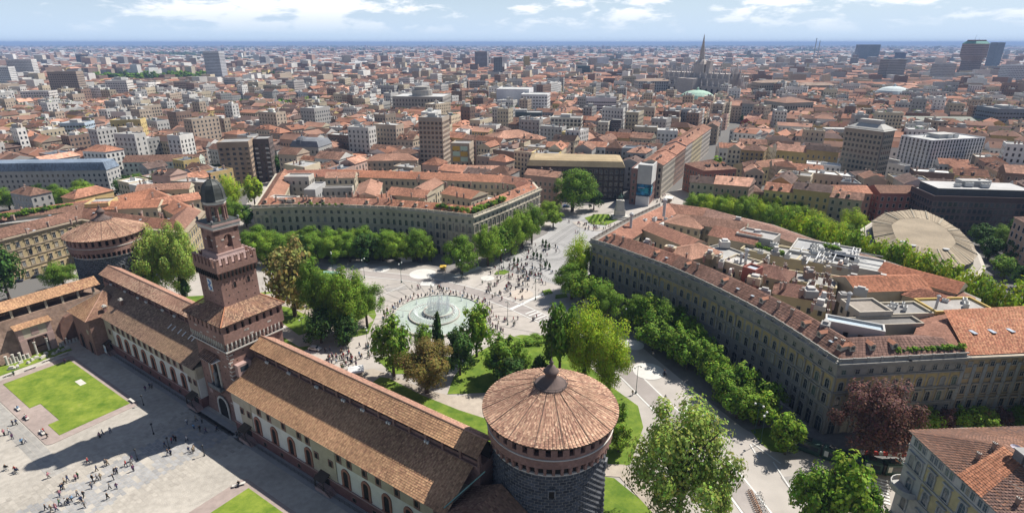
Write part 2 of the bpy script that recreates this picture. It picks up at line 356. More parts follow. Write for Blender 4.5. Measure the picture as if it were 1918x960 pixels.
flat('flower_bed', G([(1015, 545), (1030, 541), (1036, 549), (1020, 553)]), .16, parkg, 'small planted bed by the crossing')
flat('flower_bed', G([(1040, 552), (1060, 550), (1064, 557), (1040, 560)]), .16, parkg, 'second small planted bed by the crossing')
# courtyard
flat('courtyard', [CW(u, v) for u, v in ((-96, -90), (-96, 1), (80, 1), (80, -90))], .03, cobble, 'sunlit cobbled castle courtyard')
flat('courtyard_walk', [CW(u, v) for u, v in ((-80, -3.2), (-80, -.2), (78, -.2), (78, -3.2))], .05, mat('grey_walk', (.33, .32, .31), var=.12), 'grey stone walk along the castle wing')
mb = MB()
for i in range(0, 17):
    for j in range(-75, -2):
        w = 1.5
        u = -13.5 + i * w * 1.05 + (j % 2) * .7; v = j * .95
        if rnd.random() < .10: continue
        k = (.32, .315, .31) if 3 < i < 13 else (.42, .385, .335)
        mb.face([CW(u, v, .05), CW(u + w - .06, v, .05), CW(u + w - .06, v + .88, .05), CW(u, v + .88, .05)], 0, jit(k, .11, rnd))
for j in range(-75, -28):
    for i in range(-52, -14): pass
for i in range(-60, 60):
    for j in range(3):
        u = i * 1.2; v = -33 - j * 1.3
        if -14 < u < 13: continue
        mb.face([CW(u, v, .052), CW(u + 1.14, v, .052), CW(u + 1.14, v + 1.2, .052), CW(u, v + 1.2, .052)], 0, jit((.34, .325, .30), .08, rnd))
slabs = tag(mb.build('paving_slabs', stonem), 'grey stone slabs leading across the courtyard to the gate', None, None, 'structure')
def rr(u0, u1, v0, v1, r, n=5):
    out = []
    for cx, cy, a in ((u1 - r, v1 - r, 0), (u0 + r, v1 - r, 90), (u0 + r, v0 + r, 180), (u1 - r, v0 + r, 270)):
        for k in range(n + 1): q = R(a + 90 * k / n); out.append((cx + r * math.cos(q), cy + r * math.sin(q)))
    return out
def step(name, uv, z0, z1, m, label):
    mb = MB(); mb.prism([CW(u, v) for u, v in uv], z0, z1); return tag(mb.build(name, m), label, None, None, 'structure')
step('lawn_border', rr(-74, -27, -31.5, -9.6, 1.5), .0, .13, brickpath, 'brick-paved border round the courtyard lawn')
step('lawn', [(-71, -11.2), (-29.5, -11.2), (-29.5, -28), (-37, -28), (-37, -25.5), (-50, -25.5), (-50, -28), (-71, -28)], .0, .20, grass, 'bright mown lawn in the castle courtyard')
step('lawn_border', rr(24, 82, -60, -9.6, 1.5), .0, .13, brickpath, 'brick border round the second courtyard lawn')
step('lawn', [(28, -11.2), (80, -11.2), (80, -58), (28, -58)], .0, .20, grass, 'second courtyard lawn below the castle wing')
step('lawn', [(-84.5, -40), (-84.5, -8), (-77.5, -8), (-77.5, -40)], .0, .14, grass, 'narrow lawn with ruins under the old wall')
step('lawn_border', [(-60, -75), (-60, -45), (-40, -45), (-40, -75)], .0, .12, brickpath, 'paved terrace beyond the courtyard lawn')
flat('manhole_slab', [CW(u, v) for u, v in ((-55, -13.8), (-51, -13.8), (-51, -15.4), (-55, -15.4))], .215, marble, 'pale stone slab lying in the lawn')
# ================================================================ the castle
rnd = random.Random(11)
Z3 = Vector((0, 0, 1))
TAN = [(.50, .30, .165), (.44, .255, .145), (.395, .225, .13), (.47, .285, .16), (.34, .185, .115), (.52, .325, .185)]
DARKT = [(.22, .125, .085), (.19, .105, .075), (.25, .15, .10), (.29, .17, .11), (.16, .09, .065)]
PINKT = [(.56, .35, .235), (.48, .285, .195), (.41, .235, .165), (.60, .40, .275), (.32, .18, .13)]
ORNG = [(.42, .185, .105), (.38, .16, .095), (.45, .22, .13), (.34, .145, .09)]
BRWN = [(.22, .125, .09), (.26, .15, .105), (.19, .11, .08), (.30, .16, .105), (.36, .18, .11)]
def ringarch(mb, o, ex, ey, w, h, b, t, m=0, c=(1, 1, 1), n=7, flat=False, mp=None, cp=(.03, .03, .03)):
    """window surround: arched (or square) ring b wide standing t proud of the wall, pane set back inside it"""
    def outline(w, h, up):
        r = w / 2
        if flat: return [(-r, 0), (r, 0), (r, h), (-r, h)]
        return [(-r, 0), (r, 0)] + [(r * math.cos(math.pi * k / n), h - r + r * math.sin(math.pi * k / n)) for k in range(n + 1)]
    a, e = outline(w, h, 0), outline(w + 2 * b, h + b, 0)
    k = len(a)
    q = lambda p, d: o + ex * p[0] + ey * d + Z3 * p[1]
    for j in range(k):
        j2 = (j + 1) % k
        mb.face([q(a[j], t), q(a[j2], t), q(e[j2], t), q(e[j], t)][::-1], m, c)
        mb.face([q(e[j], 0), q(e[j2], 0), q(e[j2], t), q(e[j], t)], m, c)
        mb.face([q(a[j], t), q(a[j2], t), q(a[j2], .0), q(a[j], .0)], m, c)
    if mp is not None: mb.face([q(p, .03) for p in a], mp, cp)
XL, YL = Vector((1, 0, 0)), Vector((0, -1, 0))     # local frame of window meshes: x along the wall, -y outwards
O3 = Vector((0, 0, 0))
def winmesh(name, w, h, b, t, mframe, cf, arched=True, pane=winm, sill=True, hood=False, mull=True):
    f = MB(); ringarch(f, O3, XL, YL, w, h, b, t, 0, cf, flat=not arched)
    if sill: f.bx(O3, XL, Vector((0, 1, 0)), -w / 2 - b - .12, w / 2 + b + .12, -t - .15, 0, -.16, 0, 0, cf)
    if hood: f.bx(O3, XL, Vector((0, 1, 0)), -w / 2 - b - .2, w / 2 + b + .2, -t - .3, 0, h + b + .05, h + b + .32, 0, cf)
    p = MB(); p.arch(Vector((0, -.01, 0)), XL, YL, w, h, .05, 0) if arched else p.bx(O3, XL, Vector((0, 1, 0)), -w / 2, w / 2, -.06, -.005, 0, h)
    mu = MB()
    if mull:
        mu.bx(O3, XL, Vector((0, 1, 0)), -.05, .05, -.095, -.063, 0, h - (.1 if arched else 0)); mu.bx(O3, XL, Vector((0, 1, 0)), -w / 2, w / 2, -.095, -.063, h * .58, h * .58 + .09)
    return f.mesh(name + '_frame', [mframe]), p.mesh(name + '_pane', [pane]), (mu.mesh(name + '_bars', [cfm]) if mull else None)
blinds = [mat('blind_cream', (.42, .38, .30)), mat('blind_grey', (.26, .26, .26)), mat('shutter_green', (.10, .14, .11))]
cfm = mat('window_joinery', (.30, .30, .28), var=.1)
def setwin(parent, meshes, pos, ang, name='window'):
    f = put(name, meshes[0], parent, pos, ang); p = put('pane', meshes[1], f, local=True)
    if meshes[2] and rnd.random() < .24: p.material_slots[0].link = 'OBJECT'; p.material_slots[0].material = blinds[rnd.randrange(3)]
    if meshes[2]: put('glazing_bars', meshes[2], f, local=True)
    return f
AW = A0                                            # rotation that turns local -y to the courtyard side (-v)
# ---------- round corner towers
def round_tower_meshes():
    P = {}
    mb = MB(); rows, nb = 35, 54
    for j in range(rows):
        z0, z1 = j * .64, (j + 1) * .64 - .07; ra, rb = 11.55 - .014 * j, 11.55 - .014 * (j + 1)
        for i in range(nb):
            a0 = 2 * math.pi * (i + (j % 2) * .5) / nb; a1 = a0 + 2 * math.pi / nb - .008; am = (a0 + a1) / 2
            q = [Vector((r * math.cos(a), r * math.sin(a), z)) for r, a, z in ((ra, a0, z0), (ra, a1, z0), (rb, a1, z1), (rb, a0, z1))]
            ap = Vector(((ra + .26) * math.cos(am), (ra + .26) * math.sin(am), (z0 + z1) / 2))
            c = jit((.082, .086, .096), .35, rnd)
            for k in range(4): mb.face([q[k], q[(k + 1) % 4], ap], 0, c)
    P['stone_blocks'] = mb.mesh('stone_blocks', [stonem])
    mb = MB(); mb.lathe(O3, [(11.5, 0), (11.05, 22.4), (11.05, 29), (11.0, 29.2)], 64); P['drum'] = mb.mesh('drum', [mat('mortar', (.30, .29, .27))])
    mb = MB(); mb.lathe(O3, [(11.2, 22.3), (11.62, 22.35), (11.62, 22.65), (11.2, 22.75)], 72); P['string_course'] = mb.mesh('string_course', [marble])
    mb = MB(); mb.lathe(O3, [(12.2, 26.2), (12.38, 26.25), (12.38, 26.42), (12.2, 26.45)], 72); P['string_course2'] = mb.mesh('string_course', [marble])
    mb = MB(); n = 48
    for i in range(n):
        a = 2 * math.pi * i / n; r = 11.5; o = Vector((r * math.cos(a), r * math.sin(a), 0)); ex = Vector((-math.sin(a), math.cos(a), 0)); ey = Vector((math.cos(a), math.sin(a), 0))
        mb.bx(o, ex, ey, -.27, .27, -.5, .42, 22.75, 24.3)
        mb.bx(o, ex, ey, -.24, .24, -.5, .72, 23.9, 24.45)
    mb.lathe(O3, [(11.0, 24.4), (12.2, 24.45), (12.2, 27.1), (11.2, 27.1)], 96)
    for i in range(36):
        a = 2 * math.pi * i / 36; o = Vector((11.75 * math.cos(a), 11.75 * math.sin(a), 0)); ex = Vector((-math.sin(a), math.cos(a), 0)); ey = Vector((math.cos(a), math.sin(a), 0))
        mb.bx(o, ex, ey, -.58, .58, -.3, .47, 27.05, 29.1)
    mb.lathe(O3, [(11.3, 28.9), (12.22, 28.9), (12.24, 29.5), (11.3, 29.5)], 72)
    P['parapet'] = mb.mesh('parapet', [brick])
    mb = MB(); mb.lathe(O3, [(11.2, 22.8), (11.2, 29.3)], 48); P['inner_wall'] = mb.mesh('inner_wall', [blackv])  # black liner: shade behind the parapet openings put into its colour
    mb = MB(); aw = 2 * math.pi * 11.5 / n - .5
    a = 2 * math.pi * .5 / n; mb.arch(Vector((11.3, 0, 22.8)), Vector((0, 1, 0)), Vector((1, 0, 0)), aw, 1.62, .06); P['niche'] = mb.mesh('niche', [blackv])  # flat black arch, the shade of a niche painted between the corbels
    mb = MB()
    for i in range(3): pass
    n = 224; rows = 25
    for j in range(rows):
        t0, t1 = j / rows, (j + 1.15) / rows
        for i in range(n):
            if j > rows * .62 and i % 2: continue
            st = 2 if j > rows * .62 else 1
            a0, a1 = 2 * math.pi * i / n, 2 * math.pi * (i + st) / n
            r0, r1 = lerp(13.15, 2.0, t0), lerp(13.15, 2.0, min(t1, 1)); z0, z1 = lerp(29.45, 34.4, t0), lerp(29.45, 34.4, min(t1, 1))
            e = .11 * ((i // st) % 2); k = .06 + .03 * rnd.random() + e
            w = sn(math.cos(a0) * r0 * .35, math.sin(a0) * r0 * .35)
            c = jit(PINKT[min(4, int((w * .3 + rnd.random() * .7) * 5))], .24, rnd)
            mb.face([(r0 * math.cos(a0), r0 * math.sin(a0), z0 + k), (r0 * math.cos(a1), r0 * math.sin(a1), z0 + k), (r1 * math.cos(a1), r1 * math.sin(a1), z1 + e), (r1 * math.cos(a0), r1 * math.sin(a0), z1 + e)], 0, c)
    P['roof'] = mb.mesh('roof_tiles', [tilem])
    mb = MB(); mb.lathe(O3, [(12.3, 29.38), (13.2, 29.30), (13.2, 29.46)], 64, cap=False); P['eaves'] = mb.mesh('eaves', [woodm])
    mb = MB(); mb.tube((13.1, 0, 29.60), (2.0, 0, 34.55), .10, .09, 5); P['hip_ridge'] = mb.mesh('hip_ridge', [mat('ridge_tile', (.17, .11, .085), var=.5, scale=1.5)])
    mb = MB(); mb.lathe(O3, [(3.1, 33.6), (3.15, 34.25), (2.75, 34.3), (1.15, 35.5), (1.1, 36.7), (1.45, 36.8), (1.5, 37.05), (1.1, 37.4), (.75, 38.0), (.35, 38.2), (.32, 38.6), (.5, 38.8), (.2, 39.2), (.05, 39.8)], 20); P['lantern'] = mb.mesh('lantern', [mat('lantern_brick', (.13, .095, .085))], True)
    mb = MB(); mb.lathe(O3, [(3.25, 34.75), (3.3, 34.8), (3.25, 34.85), (3.2, 34.8), (3.25, 34.75)], 28, cap=False)
    for i in range(14): a = 2 * math.pi * i / 14; mb.tube((3.25 * math.cos(a), 3.25 * math.sin(a), 33.8), (3.25 * math.cos(a), 3.25 * math.sin(a), 34.8), .04, .04, 4)
    P['roof_rail'] = mb.mesh('roof_rail', [iron])
    mb = MB(); mb.tube((0, 0, 39.6), (0, 0, 45.5), .045, .02, 5); P['lightning_rod'] = mb.mesh('lightning_rod', [iron])
    f = MB(); ringarch(f, O3, XL, YL, 1.0, 1.5, .2, .35, 0, flat=True); p = MB(); p.bx(O3, XL, Vector((0, 1, 0)), -.5, .5, -.3, .1, 0, 1.5)
    P['window'] = (f.mesh('opening_frame', [graysto]), p.mesh('opening', [blackv]), None)
    return P
RT = round_tower_meshes()
def round_tower(c, label, wins):
    t = thing('round_tower', label, 'tower', c)
    for k in ('drum', 'stone_blocks', 'string_course', 'string_course2', 'parapet', 'inner_wall', 'eaves', 'roof', 'lantern', 'roof_rail', 'lightning_rod'):
        o = put(k.replace('2', ''), RT[k], t, local=True)
        if k in ('stone_blocks', 'roof'): o['kind'] = 'stuff'
    for i in range(48): put('corbel_niche', RT['niche'], t, rz=2 * math.pi * (i + .5) / 48, local=True)
    for i in range(16): put('hip_ridge', RT['hip_ridge'], t, rz=2 * math.pi * (i + .3) / 16, local=True)
    for a, z in wins:
        q = Vector((11.35 * math.cos(a), 11.35 * math.sin(a), z)); f = put('window', RT['window'][0], t, q, a + math.pi / 2, local=True); put('opening', RT['window'][1], f, local=True)
    return t
round_tower(CW(89.1, 18.9), 'near round grey stone tower with conical tiled roof and lantern', [(R(-91), 17.5), (R(-91), 11.5), (R(-20), 18)])
round_tower(CW(-103.3, 18.6), 'far round grey stone tower beyond the brick gate tower', [(R(-40), 17.5), (R(-80), 9), (R(10), 15)])
# ---------- long wings either side of the gate tower
plaster = mat('white_plaster', (.72, .69, .65), var=.1, scale=.5)
beige = mat('beige_plaster', (.50, .43, .33), var=.14)
plinthb = mat('plinth_brick', (.20, .095, .085), var=.2)
awin = winmesh('castle_arched', 1.55, 4.2, .6, .22, mat('arch_brick', (.34, .16, .115)), (1, 1, 1), True, blackv, mull=False)
swin = winmesh('castle_small', 1.0, 1.5, .28, .14, brick, (1, 1, 1), False, blackv, sill=False, mull=False)
pwin = winmesh('castle_plinth', 1.1, 1.1, .15, .1, brick, (1, 1, 1), False, blackv, sill=False, mull=False)
def wing_range(name, u0, u1, label, bigw, smallw, doors, pal):
    t = thing(name, label, 'castle wing', CW((u0 + u1) / 2, -.5))
    o = CW(0, 0); e1, e2 = E1, E2
    mb = MB(); mb.bx(o, e1, e2, u0, u1, -.72, 9, 0, 3.0); mb.build('plinth', plinthb, t)
    mb = MB(); mb.bx(o, e1, e2, u0, u1, -.85, -.6, 2.9, 3.15); mb.build('plinth_moulding', pinkst, t)
    mb = MB(); mb.bx(o, e1, e2, u0 + .05, u1 - .05, -.5, 9.01, 3.0, 9.0); mb.build('plaster_wall', plaster, t)
    mb = MB(); mb.bx(o, e1, e2, u0 + .02, u1 - .02, -.56, 9.02, 9.0, 12.55); mb.build('upper_wall', beige, t)
    mb = MB(); mb.bx(o, e1, e2, u0, u1, -1.15, -.5, 12.3, 12.62); mb.build('eaves', woodm, t)
    mb = MB(); tiles(mb, CW(u0, -1.45, 12.65), CW(u1, -1.45, 12.65), CW(u1, 7.3, 18.0), CW(u0, 7.3, 18.0), .34, .46, pal, rnd, patch=.05); stuffpart(mb.build('roof', tilem, t))
    mb = MB(); mb.face([CW(u0, -1.4, 12.6), CW(u1, -1.4, 12.6), CW(u1, 7.3, 17.95), CW(u0, 7.3, 17.95)]); mb.build('roof_boards', woodm, t)
    for u in bigw: setwin(t, awin, CW(u, -.5, 3.55), AW)
    for u in smallw:
        setwin(t, swin, CW(u, -.56, 9.75), AW)
        mb = MB(); mb.bx(CW(u, -.56, 0), e1, e2, -.85, .85, -.05, 0, 9.05, 12.3); mb.build('brick_panel', brick, t)
    for k, u in enumerate(bigw): setwin(t, pwin, CW(u + 2.2, -.72, .7), AW)
    for u, w in doors:
        mb = MB(); mb.bx(CW(u, -.6, 0), e1, e2, -w / 2, w / 2, -.08, 0, 3.2, 12.25); mb.build('painted_bay', beige, t)
        for du in (-w * .3, w * .3): setwin(t, swin, CW(u + du, -.69, 6.9), AW)
        c = MB(); c.box8([CW(u - 1.6, -.68, 4.1), CW(u + 1.6, -.68, 4.1), CW(u + 1.6, -.68, 4.3), CW(u - 1.6, -.68, 4.3), CW(u - 1.6, -2.9, 3.2), CW(u + 1.6, -2.9, 3.2), CW(u + 1.6, -2.9, 3.4), CW(u - 1.6, -2.9, 3.4)])
        cc = c.build('door_canopy', woodm, t)
        c = MB()
        for du in (-1.4, 1.4): c.bx(CW(u + du, -2.7, 0), e1, e2, -.09, .09, -.09, .09, 0, 3.25)
        c.build('canopy_post', woodm, cc)
        c = MB(); c.bx(CW(u, -.7, 0), e1, e2, -1.1, 1.1, -.12, .05, .9, 3.6); c.build('door', blackv, t)
        c = MB()
        for k in range(6): c.bx(CW(u + 1.6 + k * .32, -1.7, 0), e1, e2, 0, .32, -1.1, .9, 0, 1.0 - k * .165)
        c.bx(CW(u, -1.7, 0), e1, e2, -1.7, 1.6, -1.1, .9, 0, 1.0); st = c.build('stair', pinkst, t)
        c = MB()
        for k in range(9):
            p = CW(u - 1.7 + k * .65, -2.75, 1.0 if k < 5 else 1.0 - (k - 4) * .26); c.tube(p, p + Z3 * 1.05, .035, .035, 4)
        for zz in (1.05, .55):
            c.tube(CW(u - 1.7, -2.75, 1 + zz), CW(u + 1.5, -2.75, 1 + zz), .04, .04, 4); c.tube(CW(u + 1.5, -2.75, 1 + zz), CW(u + 3.5, -2.75, zz), .04, .04, 4)
        c.build('railing', iron, st)
    mb = MB()
    n = int((u1 - u0 - 4) / 1.6)
    for k in range(n + 1):
        p = CW(u0 + 2 + k * 1.6, -2.1); mb.tube(p, p + Z3 * 1.1, .03, .03, 4)
    for zz in (.4, .75, 1.1): mb.tube(CW(u0 + 2, -2.1, zz), CW(u0 + 2 + n * 1.6, -2.1, zz), .035, .035, 4)
    mb.build('area_railing', iron, t)
    return t
wing_range('castle_wing', 6.3, 79.0, 'long tiled castle wing between gate tower and near round tower', (16.8, 23.6, 30.3, 36.7, 49.5, 55.9, 62.1, 68.4, 74.5), (18.3, 22.3, 28.1, 33.9, 37.0, 47.7, 51.1, 55.9, 60, 65.4, 70.8, 76), ((42.4, 8.2), (12.2, 5)), TAN)
lw = wing_range('castle_wing', -79.0, -10.4, 'long castle wing between gate tower and far round tower', (-58.1, -52.7, -47.3, -41.8, -36.2, -30.3, -24.5, -18.7), tuple(-60.5 + 3.5 * k for k in range(13)), ((-66, 8), (-13.2, 4.6)), [(.39, .26, .165), (.35, .23, .15), (.31, .195, .135), (.38, .25, .165), (.26, .165, .12), (.41, .28, .185)])
for k, u in enumerate((-33, -30.6, -27.3, -24.8, -21.6, -19.6)):
    mb = MB(); a, bq = CW(u, 4.0, 16.1), CW(u, 5.3, 16.9); mb.box8([a, a + E1 * .35, bq + E1 * .35, bq] + [q + Z3 * .12 for q in (a, a + E1 * .35, bq + E1 * .35, bq)]); mb.build('roof_light', whitep, lw)
for u, v in ((-66.5, .5), (-62, 4)):
    mb = MB(); z = 12.65 + (v + 1.45) * .61; mb.bx(CW(u, v, z), E1, E2, -.5, .5, -.4, .4, -.5, 1.7); ch = mb.build('chimney', brick, lw)
    mb = MB(); mb.bx(CW(u, v, z), E1, E2, -.7, .7, -.6, .6, 1.7, 1.95); mb.bx(CW(u, v, z), E1, E2, -.4, .4, -.3, .3, 1.95, 2.3); mb.build('chimney_cap', marble, ch)
for z, u in ((3.2, -69.5), (3.2, -64.5)):
    b_ = thing('banner', 'white exhibition banner standing by the castle wing', 'banner', CW(u, -3.0), 'exhibition banners')
    mb = MB(); mb.bx(CW(u, -3.0, 0), E1, E2, -.75, .75, -.04, .04, .9, 3.6); mb.build('cloth', whitep, b_)
    mb = MB(); mb.bx(CW(u, -3.0, 0), E1, E2, -.45, .45, -.055, -.042, 1.5, 2.6); mb.build('print', mat('banner_blue', (.25, .42, .6), var=.4, scale=2), b_)
    mb = MB()
    for d in (-.7, .7): mb.tube(CW(u + d, -2.9), CW(u + d, -2.9, 3.7), .04, .04, 5)
    mb.build('pole', iron, b_)
# ---------- curtain wall with roofed sentry walk
def sentry(name, ua, ub, label):
    t = thing(name, label, 'castle wall', CW((ua + ub) / 2, 10)); o = CW(0, 0)
    mb = MB(); mb.bx(o, E1, E2, ua, ub, 7.35, 13, 0, 18.2); mb.build('wall', brick, t)
    mb = MB(); mb.bx(o, E1, E2, ua, ub, 7.9, 8.2, 18.2, 18.9); mb.bx(o, E1, E2, ua, ub, 12.4, 12.95, 18.2, 19.6); mb.build('parapet', brick, t)
    n = max(2, int((ub - ua) / 4.4))
    pm = MB(); pm.bx(O3, E1, E2, -.28, .28, -.3, .3, 18.2, 20.95); pme = pm.mesh('pier', [brick])
    for k in range(n + 1):
        u = ua + .4 + (ub - ua - .8) * k / n; put('pier', pme, t, CW(u, 7.75)); put('pier', pme, t, CW(u, 12.6))
    mb = MB(); mb.bx(o, E1, E2, ua, ub, 10.6, 10.9, 18.2, 22.0); mb.build('walk_shade_sheet', blackv, t)  # black sheet painting the shade between the piers of the walk
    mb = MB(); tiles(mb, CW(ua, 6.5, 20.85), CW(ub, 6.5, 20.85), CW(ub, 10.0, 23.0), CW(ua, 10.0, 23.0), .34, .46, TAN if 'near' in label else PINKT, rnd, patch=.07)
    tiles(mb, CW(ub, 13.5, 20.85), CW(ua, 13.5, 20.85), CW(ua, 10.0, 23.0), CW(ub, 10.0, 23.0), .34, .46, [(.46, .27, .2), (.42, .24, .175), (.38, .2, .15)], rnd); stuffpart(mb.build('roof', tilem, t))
    mb = MB(); mb.tube(CW(ua, 10, 23.08), CW(ub, 10, 23.08), .16, .16, 6); mb.build('ridge', tilem and mat('ridge_clay', (.42, .25, .18)), t)
    mb = MB(); mb.face([CW(ua, 6.55, 20.8), CW(ub, 6.55, 20.8), CW(ub, 10, 22.92), CW(ua, 10, 22.92)]); mb.face([CW(ub, 13.4, 20.8), CW(ua, 13.4, 20.8), CW(ua, 10, 22.92), CW(ub, 10, 22.92)]); mb.build('roof_boards', woodm, t)
    for k in range(7):
        u = lerp(ua + 5, ub - 8, (k + rnd.random() * .5) / 7); mb = MB()
        for d in (0, .7): mb.bx(CW(u + d, 7.3, 18.3), E1, E2, -.2, .2, -.25, .2, -.3, .25)
        mb.build('floodlight', whitep, t)
    return t
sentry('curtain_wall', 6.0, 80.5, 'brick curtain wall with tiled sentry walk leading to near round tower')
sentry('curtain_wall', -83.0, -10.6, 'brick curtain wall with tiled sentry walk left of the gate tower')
# ---------- the side wing by the near tower
t = thing('corner_wing', 'low brown-roofed wing against the near round tower', 'castle wing', CW(85, -20))
mb = MB(); mb.bx(CW(0, 0), E1, E2, 79.05, 92, -60, 7.5, 0, 12.5); mb.build('wall', brick, t)
mb = MB(); tiles(mb, CW(78.2, -60, 12.55), CW(78.2, 7.5, 12.55), CW(85.5, 7.5, 16.9), CW(85.5, -60, 16.9), .36, .5, DARKT, rnd)
tiles(mb, CW(92.6, 7.5, 12.55), CW(92.6, -60, 12.55), CW(85.5, -60, 16.9), CW(85.5, 7.5, 16.9), .36, .5, DARKT, rnd); stuffpart(mb.build('roof', tilem, t))
mb = MB(); mb.face([CW(79, 7.5, 12.5), CW(92, 7.5, 12.5), CW(85.5, 7.5, 16.8)]); mb.build('gable', brick, t)
mb = MB(); mb.tube(CW(78.0, -.6, 13.4), CW(81.8, 7.3, 18.1), .13, .13, 5); mb.build('valley_flashing', mat('verdigris', (.2, .36, .3)), t)
# ---------- gate tower
TU, TV = -2.0, 8.8
def sq(mb, h, z0, z1, m=0, c=(1, 1, 1), h1=None):
    q = [CW(TU + a * h, TV + b_ * h, z0) for a, b_ in ((-1, -1), (1, -1), (1, 1), (-1, 1))]; h1 = h if h1 is None else h1
    p = [CW(TU + a * h1, TV + b_ * h1, z1) for a, b_ in ((-1, -1), (1, -1), (1, 1), (-1, 1))]; mb.box8(q + p, m, c)
SIDES = [(E1, -E2, AW), (E2, E1, AW + math.pi / 2), (-E1, E2, AW + math.pi), (-E2, -E1, AW - math.pi / 2)]   # along, outward, rotation
def face_pt(k, h, a, z): ex, ey, _ = SIDES[k]; return CW(TU, TV, z) + ey * h + ex * a
t = thing('gate_tower', 'tall stepped brick gate tower with battlements, belfry and dark dome', 'tower', CW(TU, TV))
mb = MB(); sq(mb, 8.05, 0, 3, h1=7.75); sq(mb, 7.72, 3, 22.4)
mb.build('lower_shaft', brick, t)
mb = MB(); sq(mb, 8.4, 24.6, 27.3); sq(mb, 8.38, 29.05, 29.7)
for k in range(4):
    ex, ey, _ = SIDES[k]; n = 8
    for i in range(n + 1):
        a = -8.05 + 16.1 * i / n; w = .62
        mb.bx(CW(TU, TV), ex, ey, max(a - w, -8.36), min(a + w, 8.36), 7.6, 8.37, 27.3, 29.1)
mb.build('upper_storey', brick, t)
mb = MB(); sq(mb, 7.5, 22.4, 29.6); mb.build('shade_core', blackv, t)  # black core painting the shade behind the upper storey openings
mb = MB(); sq(mb, 8.5, 22.2, 22.55); mb.build('string_course', marble, t)
cb = MB(); cb.bx(O3, XL, Vector((0, 1, 0)), -.16, .16, -.55, .15, 0, 1.5); cb.bx(O3, XL, Vector((0, 1, 0)), -.16, .16, -.68, .15, 1.1, 2.1); cbm = cb.mesh('corbel', [marble])
nc = MB(); nc.arch(Vector((0, 0, 0)), XL, YL, .92, 1.95, .04); ncm = nc.mesh('niche', [blackv])
ar = MB(); ringarch(ar, O3, XL, YL, .95, 1.95, .14, .42); arm = ar.mesh('corbel_arch', [brick])
for k in range(2):
    for i in range(14):
        a = -7.8 + 15.6 * (i + .5) / 14; put('corbel_arch', arm, t, face_pt(k, 7.95, a, 22.6), SIDES[k][2])
        put('corbel', cbm, t, face_pt(k, 7.8, a - .557, 22.6), SIDES[k][2])
mb = MB(); sq(mb, 7.9, 22.6, 24.65); mb.build('corbel_back', brick, t)
mb = MB(); he, hi = 9.0, 4.9
for k in range(4):
    ex, ey, _ = SIDES[k]; p = lambda h, a, z: CW(TU, TV, z) + ey * h + ex * a
    tiles(mb, p(he, -he, 29.75), p(he, he, 29.75), p(hi, hi, 32.7), p(hi, -hi, 32.7), .36, .46, [(.41, .25, .155), (.34, .19, .125), (.27, .155, .11), (.44, .28, .18), (.19, .115, .085)], rnd, patch=.5)
stuffpart(mb.build('skirt_roof', tilem, t))
mb = MB(); sq(mb, 9.0, 29.55, 29.72); mb.build('eaves', woodm, t)
for k in range(4):
    a, b_ = ((1, -1), (1, 1), (-1, 1), (-1, -1))[k]; mb = MB(); mb.tube(CW(TU + a * 9, TV + b_ * 9, 29.9), CW(TU + a * 4.9, TV + b_ * 4.9, 32.85), .17, .15, 5); mb.build('hip_ridge', mat('hip_clay', (.44, .2, .11)) if k == 0 else MATS['hip_clay'], t)
mb = MB(); sq(mb, 4.9, 29.8, 40.6); mb.build('middle_shaft', brick, t)
mb = MB(); sq(mb, 4.95, 40.2, 41.9, h1=5.35); sq(mb, 5.4, 41.9, 43.4); mb.build('battlement_wall', brick, t)
sl_ = MB(); sl_.bx(O3, XL, Vector((0, 1, 0)), -.17, .17, -.62, .1, 0, 1.5); slm = sl_.mesh('machicolation_slot', [blackv])
mm = MB()
for a in (-1, 1): mm.bx(O3, XL, Vector((0, 1, 0)), min(0, a * .42), max(0, a * .42), -.45, 0, 0, 1.5)
for a in (-1, 1): mm.box8([Vector((a * .42 - .0 if a < 0 else .06, y, 1.5)) for y in ()] or [Vector(q) for q in ((min(a * .42, a * .08), -.45, 1.5), (max(a * .42, a * .08), -.45, 1.5), (max(a * .42, a * .08), 0, 1.5), (min(a * .42, a * .08), 0, 1.5), (min(a * .42, a * .22), -.45, 2.0), (max(a * .42, a * .22), -.45, 2.0), (max(a * .42, a * .22), 0, 2.0), (min(a * .42, a * .22), 0, 2.0))])
mrm = mm.mesh('merlon', [brick])
cap = MB(); cap.bx(O3, XL, Vector((0, 1, 0)), -.46, -.14, -.5, .04, 2.0, 2.14); cap.bx(O3, XL, Vector((0, 1, 0)), .14, .46, -.5, .04, 2.0, 2.14); capm = cap.mesh('merlon_cap', [pinkst])
for k in range(4):
    for i in range(7):
        a = -4.9 + 9.8 * i / 6; m_ = put('merlon', mrm, t, face_pt(k, 4.95, a, 43.4), SIDES[k][2]); put('cap', capm, m_, local=True)
    if k < 2:
        for i in range(10): put('machicolation_slot', slm, t, face_pt(k, 4.9, -4.6 + 9.2 * i / 9, 40.25), SIDES[k][2])
mb = MB(); sq(mb, 4.9, 43.4, 43.6); mb.build('battlement_floor', pinkst, t)
mb = MB(); sq(mb, 3.95, 43.6, 45.6, h1=3.55); mb.build('belfry_plinth', mat('pale_brick', (.50, .36, .33)), t)
mb = MB(); sq(mb, 3.6, 45.6, 46.1); sq(mb, 3.5, 52.0, 52.3); sq(mb, 3.75, 53.1, 53.6); mb.build('cornice', pinkst, t)
mb = MB(); sq(mb, 3.55, 52.3, 53.1); mb.build('frieze', marble, t)
mb = MB()                                            # belfry: four corner piers, arched openings cut through
